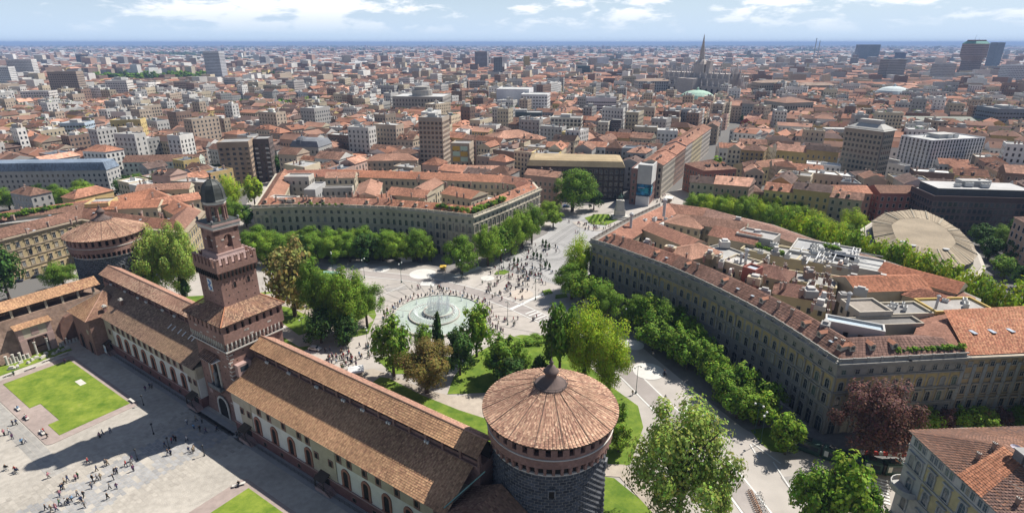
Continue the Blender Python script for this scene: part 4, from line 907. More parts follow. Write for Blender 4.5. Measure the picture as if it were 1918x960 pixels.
Rp = at([(1108, 453), (1145, 464), (1200, 484), (1250, 502), (1300, 524), (1350, 548), (1400, 574), (1450, 602), (1500, 634), (1548, 667), (1571, 681), (1700, 674), (1811, 668), (1838, 560), (1720, 508), (1640, 481), (1520, 446), (1450, 421), (1330, 393), (1236, 386), (1170, 417)], PH)
tR = thing('curved_palazzo', 'long grey curved palazzo with yellow panels, balustrade and crowded rooftops', 'building', Rp[10].xy.to_3d())
rcs = [(.36, .185, .13), (.36, .19, .135), (.34, .17, .12), (.27, .155, .115), (.25, .145, .11), (.24, .135, .10), (.23, .135, .105), (.26, .145, .11), (.22, .13, .10), (.30, .15, .10), (.21, .125, .10), (.21, .125, .10), (.30, .155, .11), (.28, .15, .11), (.24, .15, .12), (.23, .15, .12), (.27, .16, .125), (.30, .18, .14), (.38, .20, .14), (.36, .18, .125), (.36, .18, .125)]
palazzo(tR, Rp, PH, (.32, .295, .26), SG, [specB, specP, spec, specP, specP, spec, specP, specP, specB, specB, specP, specP, None, None, None, None, None, None, None, specP, specP], rcs, dep=11.5, ridges=[3.6] * 12 + [2.4, .7, .7, .7, .7, 1.2, 2.4, 3.4, 3.6])
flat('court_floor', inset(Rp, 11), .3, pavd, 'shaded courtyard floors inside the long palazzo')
def rblock(t, x, y, w, d, h, yaw, kind, rc, wc=(.52, .45, .33), z0=1.0, rise=2.6, name='roof_block', win=True, tile=.55):
    """a wing or penthouse inside the block: x, y = photo pixel of its top centre at height h"""
    q = quad(P3(x, y, h), w, d, yaw); Wm, Rm, Gm = MB(), MB(), MB()
    bgeo(Wm, Rm, Gm, q, h, kind, rise, wc, rc, fl=3.6, bay=3.0, ww=1.1, wh=1.8, z0=z0, cf=(.45, .42, .36), tile=tile if kind != 'flat' else None, rnd=rnd)
    o = Wm.build(name, paint, t); stuffpart(Rm.build('roof', tilem, o))
    if Gm.f: stuffpart(Gm.build('window_rows', [winm, paint], o))
    return o
Y5 = R(4); YB = R(-62)
TC, BR, SA, GR, WH = RCOL['terracotta'], RCOL['brown'], RCOL['salmon'], (.36, .35, .34), (.55, .54, .52)
for a in [(1238, 418, 9, 22, 20.5, R(-40), 'flat', WH, (.5, .58, .66)), (1290, 415, 16, 14, 23, R(-40), 'hip', SA), (1345, 420, 22, 10, 23.5, R(-30), 'gable', BR), (1262, 442, 26, 10, 22, R(-62), 'gable', (.36, .185, .13)), (1300, 470, 12, 16, 22.5, R(-62), 'hip', SA), (1380, 442, 18, 12, 22.5, R(-40), 'gable', (.34, .17, .12)),
          (1420, 440, 14, 10, 24, R(-40), 'flat', GR, (.45, .42, .38)), (1448, 470, 20, 14, 21, R(-40), 'flat', (.33, .31, .28), (.54, .46, .3)), (1390, 492, 10, 10, 24, R(-50), 'flat', (.5, .48, .45)), (1410, 503, 4.5, 5, 25.5, R(-50), 'flat', (.45, .5, .56), (.33, .12, .09)), (1447, 510, 12, 10, 23, R(-40), 'hip', (.24, .13, .1)), (1355, 475, 14, 12, 22, R(-60), 'flat', (.42, .41, .39), (.4, .38, .34)),
          (1500, 480, 17, 13, 21.5, R(-30), 'flat', (.40, .39, .37), (.54, .46, .3)), (1545, 470, 22, 17, 22, R(-35), 'flat', (.40, .40, .40), (.5, .48, .44)), (1600, 492, 18, 14, 22, R(-35), 'flat', (.42, .42, .41), (.5, .48, .44)), (1520, 525, 15, 10, 21, R(-30), 'flat', (.36, .35, .33), (.56, .47, .3)), (1500, 548, 15, 9, 21.5, R(-28), 'hip', (.24, .13, .10), (.56, .47, .3)),
          (1580, 530, 14, 9, 20, R(-28), 'flat', (.5, .42, .36), (.58, .5, .36)), (1650, 530, 24, 12, 22.5, Y5, 'gable', (.40, .17, .10)), (1725, 522, 22, 9, 22.5, R(-52), 'gable', (.41, .17, .10)), (1622, 575, 10, 9, 23, Y5, 'flat', (.33, .29, .25), (.5, .45, .38)), (1690, 580, 13, 8, 22, Y5, 'flat', (.30, .29, .28), (.52, .46, .36)), (1740, 558, 12, 7, 21.5, R(-52), 'hip', (.38, .17, .11)),
          (1600, 608, 14, 4.5, 23.5, R(-28), 'flat', (.42, .50, .56), (.5, .49, .47)), (1655, 604, 20, 5, 21.5, Y5, 'flat', (.20, .19, .18), (.42, .37, .3)), (1785, 573, 18, 9, 22.3, Y5, 'flat', (.36, .34, .32), (.58, .42, .14))]:
    rblock(tR, *a)
for k in range(34):                                   # plant on the flat roofs: cabinets, vents, ducts
    x, y = rnd.choice([(1232, 418), (1545, 470), (1545, 472), (1600, 492), (1560, 480), (1785, 570), (1690, 578), (1448, 470), (1500, 480)]); s_ = .5 + rnd.random() * .8
    roofthing(tR, 'ac_unit', ACU, x + rnd.uniform(-26, 26), y + rnd.uniform(-9, 9), 22.3, R(-35) + rnd.choice((0, math.pi / 2)), (s_, s_ * rnd.uniform(.7, 1.4), s_))
mb = MB()
for k in range(22):
    a = P3(1500 + rnd.random() * 110, 468 + rnd.random() * 26, 23.2); d = Vector((math.cos(R(-35)), math.sin(R(-35)), 0)); d = d if k % 2 else Vector((-d.y, d.x, 0)); mb.tube(a, a + d * rnd.uniform(4, 13), .22, .22, 5, 0, (.55, .55, .55))
stuffpart(mb.build('roof_pipework', paint, tR))
for x, y, s_ in ((1243, 405, 2.6), (1181, 428, 2.2), (1386, 499, 1.6), (1395, 497, 2.0), (1585, 580, 1.8), (1752, 578, 1.4)): roofthing(tR, 'vent_stack', STACK, x, y, 23, 0, (s_ * 1.5, s_ * 1.5, s_ * 1.6))
mb = MB(); mb.lathe(P3(1361, 497, 22), [(2.4, 0), (2.4, 1.4), (1.2, 2.3), (.1, 2.7)], 14, 0, (.66, .58, .55)); mb.build('round_lantern', paint, tR)
Rr = inset(Rp, 4.0)
for k in range(11):
    A, B = Rr[k], Rr[k + 1]; n = max(2, int((B - A).length / 4.2)); ang = math.atan2((B - A).y, (B - A).x)
    for i in range(n):
        c = A.lerp(B, (i + .3 + .4 * rnd.random()) / n) + Z3 * (PH + 1.95); r = rnd.random()
        if r < .45: put('dormer', DORM, tR, c, ang, (.9, .8, .8))
        elif r < .6: put('skylight', SKYL, tR, c + Z3 * .12, ang)
        elif r < .85: put('chimney', CHIM, tR, c + Z3 * .6, ang + rnd.random(), (.8, .8, .9))
for k in range(34):                                   # small huts, awnings and skylights between the chimneys
    c = Rp[(k * 5) % 21].lerp(Vector((102, 178, 0)), .14 + .8 * rnd.random()); c.z = 21.2 + 2.2 * rnd.random(); mb = MB(); w, d = rnd.uniform(.6, 2.2), rnd.uniform(.6, 1.8); a = R(-35) + rnd.choice((0, .5)); ex_, ey_ = Vector((math.cos(a), math.sin(a), 0)), Vector((-math.sin(a), math.cos(a), 0))
    mb.bx(c, ex_, ey_, -w, w, -d, d, -.6, rnd.uniform(.8, 2.2), 0, jit(rnd.choice(((.5, .48, .44), (.35, .34, .33), (.52, .44, .32), (.3, .2, .16), (.4, .38, .36))), .15, rnd)); mb.bx(c, ex_, ey_, -w * .5, w * .6, -d * .5, d * .7, .7, 2.5, 0, jit((.5, .48, .46), .3, rnd)); mb.build('roof_hut', paint, tR)
for k in range(70):
    c = Rp[k % 11].lerp(Vector((105, 175, 0)), .25 + .7 * rnd.random()); c.z = 23.0 + rnd.random()
    put('chimney', CHIM, tR, c, rnd.random() * 3, (.7, .7, .55 + rnd.random() * .5))
def shrub_pot(t, c, s_, nm='terrace_plant'): return put(nm, BUSHY[int(s_ * 91) % len(BUSHY)], t, c, s_ * 9, (s_, s_, s_ * .8))
# the ochre neighbour at the right edge
Np = at([(1811, 668), (1918, 662), (2100, 655), (2100, 590), (1850, 598)], PH)
tN = thing('ochre_palazzo', 'ochre palazzo with grey pilasters and orange roof beside the curved palazzo', 'building', Np[0].xy.to_3d())
mb = MB(); mb.prism(Np, 0, PH, 0, (.47, .335, .19), ct=SG); mb.build('wall', stonem, tN)
A, B = Np[0].xy.to_3d(), Np[2].xy.to_3d(); L = (B - A).length; d = (B - A) / L; o = Vector((d.y, -d.x, 0)); ang = math.atan2(d.y, d.x); nb = 14
og = winmesh('ochre_window', 1.2, 2.3, .3, .16, stonem, (.45, .38, .3), False, hood=True); osq = winmesh('ochre_small', 1.1, 1.3, .2, .12, stonem, (.45, .38, .3), False)
pil = MB(); pil.bx(O3, XL, Vector((0, 1, 0)), -.5, .5, -.12, .05, 5.2, 18.8, 0, (.36, .36, .35)); pilm = pil.mesh('pilaster', [stonem])
for i in range(nb):
    c = A + d * (L * (i + .5) / nb)
    for z, ms in ((1.5, osq), (5.8, og), (10.3, og), (14.8, osq), (18.2, osq)): setwin(tN, ms, c + Z3 * z, ang)
    put('pilaster', pilm, tN, A + d * (L * i / nb), ang)
mb = MB(); strings(mb, A, B, (4.6, 9.3, PH - .3), (.3, .25, .8), (.5, .25, .5), (.42, .36, .28)); mb.build('string_course', stonem, tN)
mb = MB(); E0, E1_, E2_, E3 = at([(1812, 665), (2100, 652), (2100, 585), (1760, 602)], PH + .3); E2_, E3 = Vector((E2_.x, E2_.y, PH + 4)), Vector((E3.x, E3.y, PH + 4)); tiles(mb, E0 - E1_.normalized() * 0, E1_, E2_, E3, .5, .7, ORNG, rnd); stuffpart(mb.build('roof', tilem, tN))
for i in range(4): put('skylight', SKYL, tN, E0.lerp(E1_, .1 + i * .11).lerp(E3.lerp(E2_, .1 + i * .11), .45) + Z3 * .15, ang, (1, 1.3, 1))
# ---------- palazzo behind the fountain
Lp = at([(473, 390), (520, 388), (560, 387), (640, 388), (720, 391), (800, 397), (886, 407), (950, 382), (1012, 355), (1000, 341), (952, 334), (800, 328), (640, 323), (516, 325)], 20.5)
tL = thing('crescent_palazzo', 'cream stone crescent palazzo with red roofs behind the fountain', 'building', Lp[6].xy.to_3d())
LS = (.52, .465, .37)
la = winmesh('crescent_arched', 1.3, 2.7, .26, .18, stonem, (.44, .40, .33), True); lt = winmesh('crescent_attic', 1.15, 1.4, .18, .12, stonem, (.44, .40, .33), False)
lspec = dict(strings=(8.0, 12.3, 16.8), rows=[(.3, wg, None), (5.3, wc_, None), (8.6, la, None), (13.0, la, None), (17.4, lt, None)]); lspec2 = dict(lspec, cols=((8.4, CN), (12.7, CN)))
sal = [(.40, .185, .12), (.28, .155, .11), (.30, .16, .115), (.36, .18, .125), (.40, .19, .12), (.39, .17, .10), (.40, .19, .125), (.40, .19, .125), (.36, .17, .12), (.38, .19, .13), (.40, .19, .12), (.40, .18, .11), (.36, .17, .12), (.42, .22, .15)]
palazzo(tL, Lp, 20.5, (.50, .45, .36), LS, [lspec2, lspec, lspec, lspec, lspec, lspec2, lspec2, lspec2, None, None, None, None, None, None], sal, dep=11.5, ridge=3.2)
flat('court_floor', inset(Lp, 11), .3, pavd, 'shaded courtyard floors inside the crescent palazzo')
for a in [(690, 356, 12, 30, 22, R(8), 'gable', SA), (770, 362, 22, 12, 22, R(-20), 'gable', TC), (800, 350, 10, 22, 22.5, R(-15), 'gable', SA), (720, 372, 10, 9, 20, R(40), 'gable', TC, (.56, .44, .25)), (870, 362, 20, 14, 21, R(-35), 'gable', (.40, .19, .12), (.6, .52, .38)), (905, 372, 16, 10, 14, R(-35), 'flat', WH, (.6, .52, .38)), (590, 350, 6, 18, 22, R(0), 'flat', GR, (.42, .41, .4)), (620, 352, 24, 5, 20, R(4), 'flat', GR, (.5, .46, .4)), (530, 372, 14, 8, 22.5, R(-10), 'flat', WH, (.55, .5, .44)), (560, 330, 14, 9, 24, R(0), 'flat', GR, (.52, .48, .42)), (640, 330, 16, 8, 23.5, R(2), 'gable', SA)]:
    rblock(tL, *a)
Lr = inset(Lp, 4.0)
for k in range(13):
    A, B = Lr[k], Lr[(k + 1) % 14]; n = max(2, int((B - A).length / 5.5)); ang = math.atan2((B - A).y, (B - A).x)
    for i in range(n):
        c = A.lerp(B, (i + .3 + .4 * rnd.random()) / n) + Z3 * 22.4; r = rnd.random()
        if r < .35: put('dormer', DORM, tL, c, ang, (.9, .8, .8))
        elif r < .6: put('skylight', SKYL, tL, c + Z3 * .05, ang)
        elif r < .9: put('chimney', CHIM, tL, c + Z3 * .6, ang + rnd.random(), (.8, .8, .9))
for k in range(40):
    c = Lp[k % 14].lerp(Vector((-55, 285, 0)), .1 + .6 * rnd.random()); c.z = 22.6 + rnd.random()
    put('chimney', CHIM, tL, c, rnd.random() * 3, (.7, .7, .6 + rnd.random() * .5))
# ---------- corner house at lower right
h = 20.5; Cp = [P3(1713, 808, h), P3(1905, 985, h)]
d = (Cp[1] - Cp[0]).normalized(); o = Vector((-d.y, d.x, 0)); Cp = [Cp[0], Cp[0] + d * 46, Cp[0] + d * 46 + o * 16, P3(1990, 800, h), P3(1800, 800, h)]
if (Cp[1] - Cp[0]).cross(Cp[2] - Cp[1]).z < 0: Cp = Cp[::-1]
tC = thing('corner_house', 'yellow and grey corner house with weathered tiled roof and round balcony', 'building', Cp[0].xy.to_3d())
mb = MB(); mb.prism(Cp, 0, h, 0, (.58, .49, .27), ct=SG); mb.build('wall', stonem, tC)
A, B = P3(1713, 808, h), P3(1905, 985, h); A.z = B.z = 0; d = (B - A).normalized(); B = A + d * 46; o = Vector((d.y, -d.x, 0)); ang = math.atan2(d.y, d.x)
if o.dot(-A) < 0: o = -o; ang += math.pi
ga = winmesh('corner_arched', 1.35, 2.8, .3, .2, stonem, (.42, .42, .41), True, hood=True, pane=glass('bluish_glass', (.12, .16, .20))); gs = winmesh('corner_attic', .8, 1.5, .15, .12, stonem, (.42, .42, .41), False, sill=False, pane=MATS['bluish_glass'])
mb = MB(); sgn = d
for z0_, z1_ in ((0, 7.6),): mb.bx(A, d, o, -.1, 46, 0, .14, z0_, z1_, 0, (.47, .465, .45))
mb.bx(A, d, o, -.1, 5.2, 0, .16, 7.6, h - .05, 0, (.52, .515, .50)); mb.bx(A, d, o, 0, 46, 0, .12, 17.3, h - .02, 0, (.54, .52, .49)); mb.build('stone_facing', stonem, tC)
mb = MB()
for z in (7.6, 12.4, 17.2): mb.bx(A, d, o, -.2, 46, 0, .35, z, z + .35, 0, (.43, .42, .40))
mb.bx(A, d, o, -.4, 46, 0, .8, h - .25, h + .1, 0, (.3, .28, .25)); mb.build('string_course', stonem, tC)
for i in range(10):
    a = 7.0 + i * 3.9
    for z, ms in ((8.4, ga), (13.2, ga)): setwin(tC, ms, A + d * a + o * .02 + Z3 * z, ang)
    for dd in (-1.1, 0, 1.1)[: 2 if i % 2 else 3]: setwin(tC, gs, A + d * (a + dd) + o * .13 + Z3 * 18.1, ang)
    setwin(tC, ga, A + d * a + o * .15 + Z3 * 3.2, ang)
for z, ms, offs in ((13.2, ga, (1.6, 3.6)), (8.3, ga, (2.6,)), (18.1, gs, (1.4, 2.6, 3.8)), (3.2, ga, (2.6,))):
    for a in offs: setwin(tC, ms, A + d * a + o * .17 + Z3 * z, ang)
mb = MB(); c = A + d * 2.2; pr = [c + Vector((math.cos(ang - math.pi / 2 + x * .35) * 3.1, math.sin(ang - math.pi / 2 + x * .35) * 3.1, 0)) for x in range(-6, 5)]
pr = pr + [c]; mb.prism(pr, 7.7, 8.05, 0, (.45, .44, .42), True, True); bl = mb.build('round_balcony', stonem, tC)
mb = MB()
for p, q_ in zip(pr[:-2], pr[1:-1]): dd = (q_ - p).normalized(); mb.bx(p, dd, Vector((-dd.y, dd.x, 0)), 0, (q_ - p).length, 0, .2, 8.05, 9.0, 0, (.47, .46, .44))
mb.build('parapet', stonem, bl)
mb = MB(); ra, rb = A - d * .6 + o * .9 + Z3 * h, A + d * 46 + o * .9 + Z3 * h; ia, ib = A + d * 9 - o * 9 + Z3 * (h + 4), A + d * 46 - o * 9 + Z3 * (h + 4)
WTH = [(.21, .125, .095), (.25, .14, .10), (.29, .155, .105), (.18, .11, .09), (.23, .14, .11)]
tiles(mb, ra, rb, ib, ia, .42, .5, WTH, rnd, patch=.1, corr=.08)
f0, f1 = P3(1713, 803, h), P3(2000, 795, h); g1 = ib.copy(); tiles(mb, f1, ra, ia, Vector((f1.x, ia.y, h + 4)), .42, .5, WTH, rnd, patch=.1, corr=.08)
tiles(mb, ib - o * 12 - Z3 * 4, Vector((f1.x, ia.y - 10, h)), Vector((f1.x, ia.y, h + 4)), ia, .6, .7, WTH, rnd); stuffpart(mb.build('roof', tilem, tC))
mb = MB(); tiles(mb, ra.lerp(rb, .28) + Z3 * .1, ra.lerp(rb, .40) + Z3 * .1, ia.lerp(ib, .14) + Z3 * .1, ia.lerp(ib, .02) + Z3 * .1, .42, .5, [(.46, .22, .13), (.43, .19, .11)], rnd, corr=.08); stuffpart(mb.build('patched_tiles', tilem, tC))
for i, (s_, q_) in enumerate(((.15, .5), (.3, .75), (.42, .35), (.5, .4), (.05, .85), (.6, .7), (.22, .9))): put('vent_stack' if i % 2 else 'chimney', STACK if i % 2 else CHIM, tC, ra.lerp(rb, s_).lerp(ia.lerp(ib, s_), q_) + Z3 * .2, ang, (.6, .6, .6))
for i in range(3): mb = MB(); mb.bx(ia.lerp(ib, .12 + i * .06), d, o, -.9, .9, -.7, .7, -.6, 1.7, 0, (.25, .24, .24)); mb.bx(ia.lerp(ib, .12 + i * .06), d, o, -1.1, 1.1, -.9, .9, 1.7, 1.95, 0, (.36, .35, .34)); mb.build('chimney_block', stonem, tC)
mb = MB(); c = ia.lerp(ib, .08) + Z3 * 1.3; mb.lathe(c, [(.1, .0), (.6, .12), (.85, .4)], 12, 0, (.6, .55, .62), cap=False); mb.tube(c, c - Z3 * 1.3, .05, .05, 4, 0, (.4, .4, .4)); mb.build('satellite_dish', paint, tC)
mb = MB(); c = ra.lerp(rb, .66).lerp(ia.lerp(ib, .66), .35); mb.bx(c, d, o, -1.6, 1.6, -2, 1.8, -.4, 1.3, 0, (.6, .58, .54)); mb.bx(c, d, o, -1.2, 1.2, 1.8, 1.84, .2, 1.1, 0, (.1, .13, .17)); mb.build('roof_terrace_dormer', paint, tC)
# ================================================================ landmarks of the city, then the packed quarters
rnd = random.Random(31)
FOOT, LMC = [], []                                   # footprints already taken, landmark places
def pad(q, k=1.5): return inset([Vector((p[0], p[1], 0)) for p in q], -k)
FOOT += [pad(Rp, 9), pad(Lp, 9), [CW(-230, -120), CW(130, -120), CW(130, 30), CW(-60, 60), CW(-230, 40)]]
SQX = [Vector((p.x, p.y, 0)) for p in SQ]
FOOT.append(SQX)
FOOT.append([Vector(p) for p in ((-140, 100, 0), (150, 60, 0), (160, 130, 0), (140, 160, 0), (30, 240, 0), (-20, 270, 0), (-135, 285, 0), (-190, 260, 0))])
def lm_quad(xl, xr, yb, dep_, yaw):
    """footprint from the photo: front edge between pixel columns xl and xr, standing on the ground at pixel row yb"""
    a, b = P3(xl, yb), P3(xr, yb); m = (a + b) / 2; w = (b - a).length; d = Vector((math.cos(yaw), math.sin(yaw), 0)); o = Vector((-d.y, d.x, 0)); v = Vector((m.x, m.y, 0)).normalized()
    # width seen = w_front*|cos| + dep*|sin| : solve the front width so that the silhouette keeps its pixels
    px_ = Vector((v.y, -v.x, 0)); k = abs(d.dot(px_)); s_ = abs(o.dot(px_)); ww = max(4, (w - dep_ * s_) / max(k, .2)); c = m + v * (dep_ * k * .5 + ww * s_ * .5)
    return quad(c, ww, dep_, yaw), c
def landmark(name, label, cat, xl, xr, yb, yt, dep_, yaw=0.0, roof='flat', rise=3.0, wc='grey', rc='grey', fl=3.5, bay=3.2, ww=1.3, wh=1.8, cf=None, h=None, over=.4, tile=None, extra=None, group=None, glassm=None, taken=True, zoff=.9):
    if yb is None: b_ = P3((xl + xr) / 2, yt, h); yb = px(b_.x, b_.y, 0)[1]
    q, c = lm_quad(xl, xr, yb, dep_, R(yaw)); m = (q[0] + q[1]) / 2; hh = h or max(4, zat(m.x, m.y, yt))
    LMC.append((c, name.replace('_', ' '))); t = thing(name, label, cat, c, group); Wm, Rm, Gm = MB(), MB(), MB(); W_ = WCOL.get(wc, wc); R_ = RCOL.get(rc, rc)
    bgeo(Wm, Rm, Gm, q, hh, roof, rise, W_, R_, fl, bay, ww, wh, over, cf=cf, tile=tile, rnd=rnd, zoff=zoff)
    Wm.build('wall', paint, t); Rm.build('roof', tilem, t)
    if Gm.f: stuffpart(Gm.build('window_rows', [glassm or winm, paint], t))
    if taken: FOOT.append(pad(q, 2))
    if extra: extra(t, q, hh, R(yaw))
    return t, q, hh
def clutter(n):
    def f(t, q, h, yaw):
        for k in range(n):
            p = q[0].lerp(q[1], .12 + .76 * rnd.random()).lerp(q[3].lerp(q[2], .12 + .76 * rnd.random()), .15 + .7 * rnd.random()); s_ = .8 + 1.6 * rnd.random()
            put(*(('ac_unit', ACU) if rnd.random() < .5 else ('vent_stack', STACK)), t, p + Z3 * (h + .1), yaw, (s_, s_, s_ * .8))
        mb = MB(); m = (q[0] + q[1] + q[2] + q[3]) / 4; ex, ey = (q[1] - q[0]).normalized(), (q[3] - q[0]).normalized(); w, d = (q[1] - q[0]).length, (q[3] - q[0]).length
        mb.bx(m, ex, ey, -w * .2, w * .12, -d * .2, d * .2, h, h + 3, 0, (.45, .44, .42)); mb.build('lift_house', paint, t)
    return f
def balconies(face=0, n=5, c=(.5, .45, .4)):
    def f(t, q, h, yaw):
        a, b = q[face], q[(face + 1) % 4]; d = (b - a).normalized(); o = Vector((d.y, -d.x, 0)); L = (b - a).length; nf = int(h / 3.4)
        for k in range(1, nf):
            for s_ in (.05, .72):
                mb = MB(); mb.bx(a, d, o, L * s_, L * s_ + L * .22, .05, 1.4, k * 3.4, k * 3.4 + .18, 0, c); mb.bx(a, d, o, L * s_, L * s_ + L * .22, 1.3, 1.4, k * 3.4 + .18, k * 3.4 + 1.1, 0, c); mb.build('balcony', paint, t)
    return f
LMK = landmark
# ---- middle distance, left to right
LMK('slate_palazzo', 'long palazzo with blue-grey slate mansard roof and dormers behind far tower', 'building', -60, 215, None, 334, 15, 4, 'mansard', 5.0, 'grey', (.20, .25, .32), cf=(.5, .5, .5), tile=.9, h=16)
LMK('apartment_row', 'white and pale green row with brown roof behind the far palazzo', 'building', 250, 385, 345, 303, 13, 6, 'gable', 4, (.55, .6, .52), 'brown', cf=(.5, .48, .42), tile=.8)
LMK('apartment_block', 'tan brown apartment block with balconies behind the gate tower', 'building', 424, 488, 350, 268, 18, 12, 'flat', 0, (.38, .28, .20), 'grey', 3.4, 3.4, 2, 1.7, extra=balconies(0, c=(.36, .27, .2)))
LMK('apartment_block', 'dark apartment block with white balconies beside the tan block', 'building', 488, 522, 340, 262, 16, 12, 'flat', 0, (.14, .11, .10), 'grey', 3.4, 3.4, 1.6, 1.7, extra=balconies(0, c=(.6, .58, .55)))
def domelet(t, q, h, yaw):
    mb = MB(); c = q[0].lerp(q[2], .3); mb.lathe(c + Z3 * h, [(6, 0), (5.8, 2), (4.6, 4.5), (2.6, 6.2), (.8, 6.8), (.5, 8), (.05, 9)], 12, 0, (.16, .17, .19)); mb.build('dome', paint, t)
LMK('domed_palazzo', 'ornate grey corner palazzo with dark domed roof', 'building', 553, 628, 332, 275, 20, -12, 'mansard', 4, 'grey', (.2, .21, .23), 4, 3.3, 1.4, 2.2, (.6, .57, .5), extra=domelet)
LMK('long_house', 'cream house with salmon roof and round dormers behind the crescent palazzo', 'building', 692, 790, None, 302, 14, 3, 'hip', 3.5, 'tan', 'salmon', cf=(.5, .48, .42), tile=.8, h=19)
LMK('yellow_block', 'plain yellow apartment block among dark roofs at left', 'building', 227, 284, 292, 226, 14, 14, 'flat', 0, 'yellow', 'grey', 3.5, 3.6, 1.2, 1.6, extra=clutter(4))
LMK('white_palace', 'long white palace with pediment above brown roofs', 'building', 345, 430, 268, 236, 14, 6, 'gable', 4, (.6, .62, .66), 'brown', 5, 3.4, 1.4, 2.6, tile=1)
LMK('blue_office', 'blue-grey office with ribbon windows left of the yellow block', 'building', 132, 186, 285, 232, 18, 10, 'flat', 0, (.42, .5, .58), 'grey', 3.5, 2.6, 2, 1.7, extra=clutter(4))
LMK('tan_tower', 'tall tan apartment tower with orange shutters behind the crescent palazzo', 'building', 790, 847, 342, 222, 18, -10, 'flat', 0, (.40, .34, .28), 'grey', 3.3, 2.9, 1.7, 1.7, (.5, .27, .12), extra=clutter(5))
def colourpanels(t, q, h, yaw):
    a, b = q[0], q[1]; d = (b - a).normalized(); o = Vector((d.y, -d.x, 0)); L = (b - a).length
    for r in range(3):
        for c in range(2): mb = MB(); mb.bx(a, d, o, L * (.1 + .42 * c), L * (.48 + .42 * c), .05, .15, h - 5 - r * 4.2, h - 1.6 - r * 4.2, 0, ((.62, .40, .08), (.52, .66, .55))[(r + c) % 2]); mb.build('colour_panel', paint, t)
LMK('panel_house', 'low house with yellow and mint panels beside the tan tower', 'building', 846, 889, 322, 270, 14, -10, 'flat', 0, 'tan', 'grey', 3.5, 3, 1.2, 1.6, extra=colourpanels)
LMK('red_house', 'low brick-red house with salmon roof behind the crescent palazzo', 'building', 856, 955, None, 322, 15, -4, 'hip', 2.5, 'brickred', 'salmon', cf=(.5, .4, .35), tile=.8, h=15)
LMK('dark_office', 'dark stone office block with tan metal roof behind the big round tree', 'building', 985, 1165, 372, 312, 26, -6, 'mansard', 3.4, (.075, .062, .058), (.40, .31, .19), 3.9, 3.2, 1.7, 2.2, (.32, .28, .24))
LMK('salmon_hall', 'salmon-roofed palazzo with courtyards behind the dark office', 'building', 905, 1010, 300, 258, 26, 28, 'hip', 5, 'tan', 'salmon', cf=(.5, .45, .4), tile=.9)
LMK('grid_apartments', 'pale apartment tower with gridded loggias left of the shopping street', 'building', 1030, 1090, 288, 222, 17, -12, 'flat', 0, (.56, .53, .46), 'grey', 3.4, 3.4, 2.2, 2.2, extra=clutter(4))
LMK('beige_slab', 'slim beige slab tower beside a dark balcony block', 'building', 1117, 1141, 282, 230, 13, -20, 'flat', 0, (.5, .45, .38), 'grey', 3.4, 3.2, 1.4, 1.6)
LMK('balcony_slab', 'dark slab with pale balconies beside the beige slab', 'building', 1141, 1164, 280, 226, 13, -20, 'flat', 0, (.12, .11, .11), 'grey', 3.4, 3, 1.8, 1.6, (.6, .6, .6))
LMK('glass_office', 'dark glass office with rooftop plant in the middle of the city', 'building', 940, 1016, 255, 212, 20, -4, 'flat', 0, (.09, .13, .15), 'grey', 3.5, 2.6, 2.2, 2.2, extra=clutter(6))
LMK('white_institute', 'large blank white modernist building with low wing', 'building', 930, 1000, 222, 168, 40, -10, 'flat', 0, (.66, .65, .66), 'pale grey', 30, 30)
LMK('white_institute_wing', 'low white wing with window band beside the blank white building', 'building', 975, 1031, 228, 178, 34, -10, 'flat', 0, (.68, .67, .67), 'pale grey', 4, 3.5, 2, 1.6)
LMK('white_slab_office', 'white-sided slab office with banded front', 'building', 1096, 1151, 236, 184, 16, -8, 'flat', 0, (.62, .60, .62), 'grey', 3.6, 2.4, 2.1, 1.5, extra=clutter(3))
LMK('bank_palace', 'massive grey bank palace with stepped drum and flat roofs', 'building', 738, 850, 232, 182, 50, -6, 'flat', 0, (.33, .31, .28), 'pale grey', 5, 4, 1.6, 2.6, extra=lambda t, q, h, yaw: (lambda mb: (mb.lathe((q[0] + q[2]) / 2 + Z3 * h, [(13, 0), (13, 7), (10, 7.2), (10, 11), (3, 12)], 16, 0, (.33, .31, .28)), mb.build('drum', paint, t)))(MB()))
# ---- right half
def scaffold(t, q, h, yaw):
    a, b = q[0], q[1]; d = (b - a).normalized(); o = Vector((d.y, -d.x, 0)); L = (b - a).length
    mb = MB(); mb.bx(a, d, o, L * .35, L + .3, .3, .8, h * .62, h + 3.5, 0, (.46, .44, .42)); mb.build('scaffold_sheet', paint, t)
    a2, b2 = q[1], q[2]; d2 = (b2 - a2).normalized(); o2 = Vector((d2.y, -d2.x, 0)); mb = MB(); mb.bx(a2, d2, o2, -.3, 14, .3, .8, h * .62, h + 3.5, 0, (.66, .65, .62)); mb.build('scaffold_sheet', paint, t)
    for dd, oo, aa, x0, x1 in ((d, o, a, L * .35, L + .3), (d2, o2, a2, 0, 6)):
        mb = MB(); mb.bx(aa, dd, oo, x0, x1, .35, .75, 6.5, h * .62 - .05, 0); sc_ = mb.build('billboard', mat('billboard_print', (.02, .10, .19), var=.9, scale=.5, scale2=.2, var2=.8) if 'billboard_print' not in MATS else MATS['billboard_print'], t)
        mb = MB()
        for k in range(9): mb.bx(aa, dd, oo, x0 + (x1 - x0) * rnd.random() * .8, x0 + (x1 - x0) * (.85 + rnd.random() * .12), .75, .79, 8 + k * .4, 8.2 + k * .4, 0, (.05, .42, .5)); mb.bx(aa, dd, oo, x0 + (x1 - x0) * .1, x0 + (x1 - x0) * .6, .75, .79, h * .5, h * .52, 0, (.75, .75, .8))
        mb.build('print', paint, sc_)
    mb = MB(); mb.bx(a, d, o, L * .35, L + .3, .2, 1.2, 0, 6, 0, (.62, .61, .62)); mb.build('hoarding', paint, t)
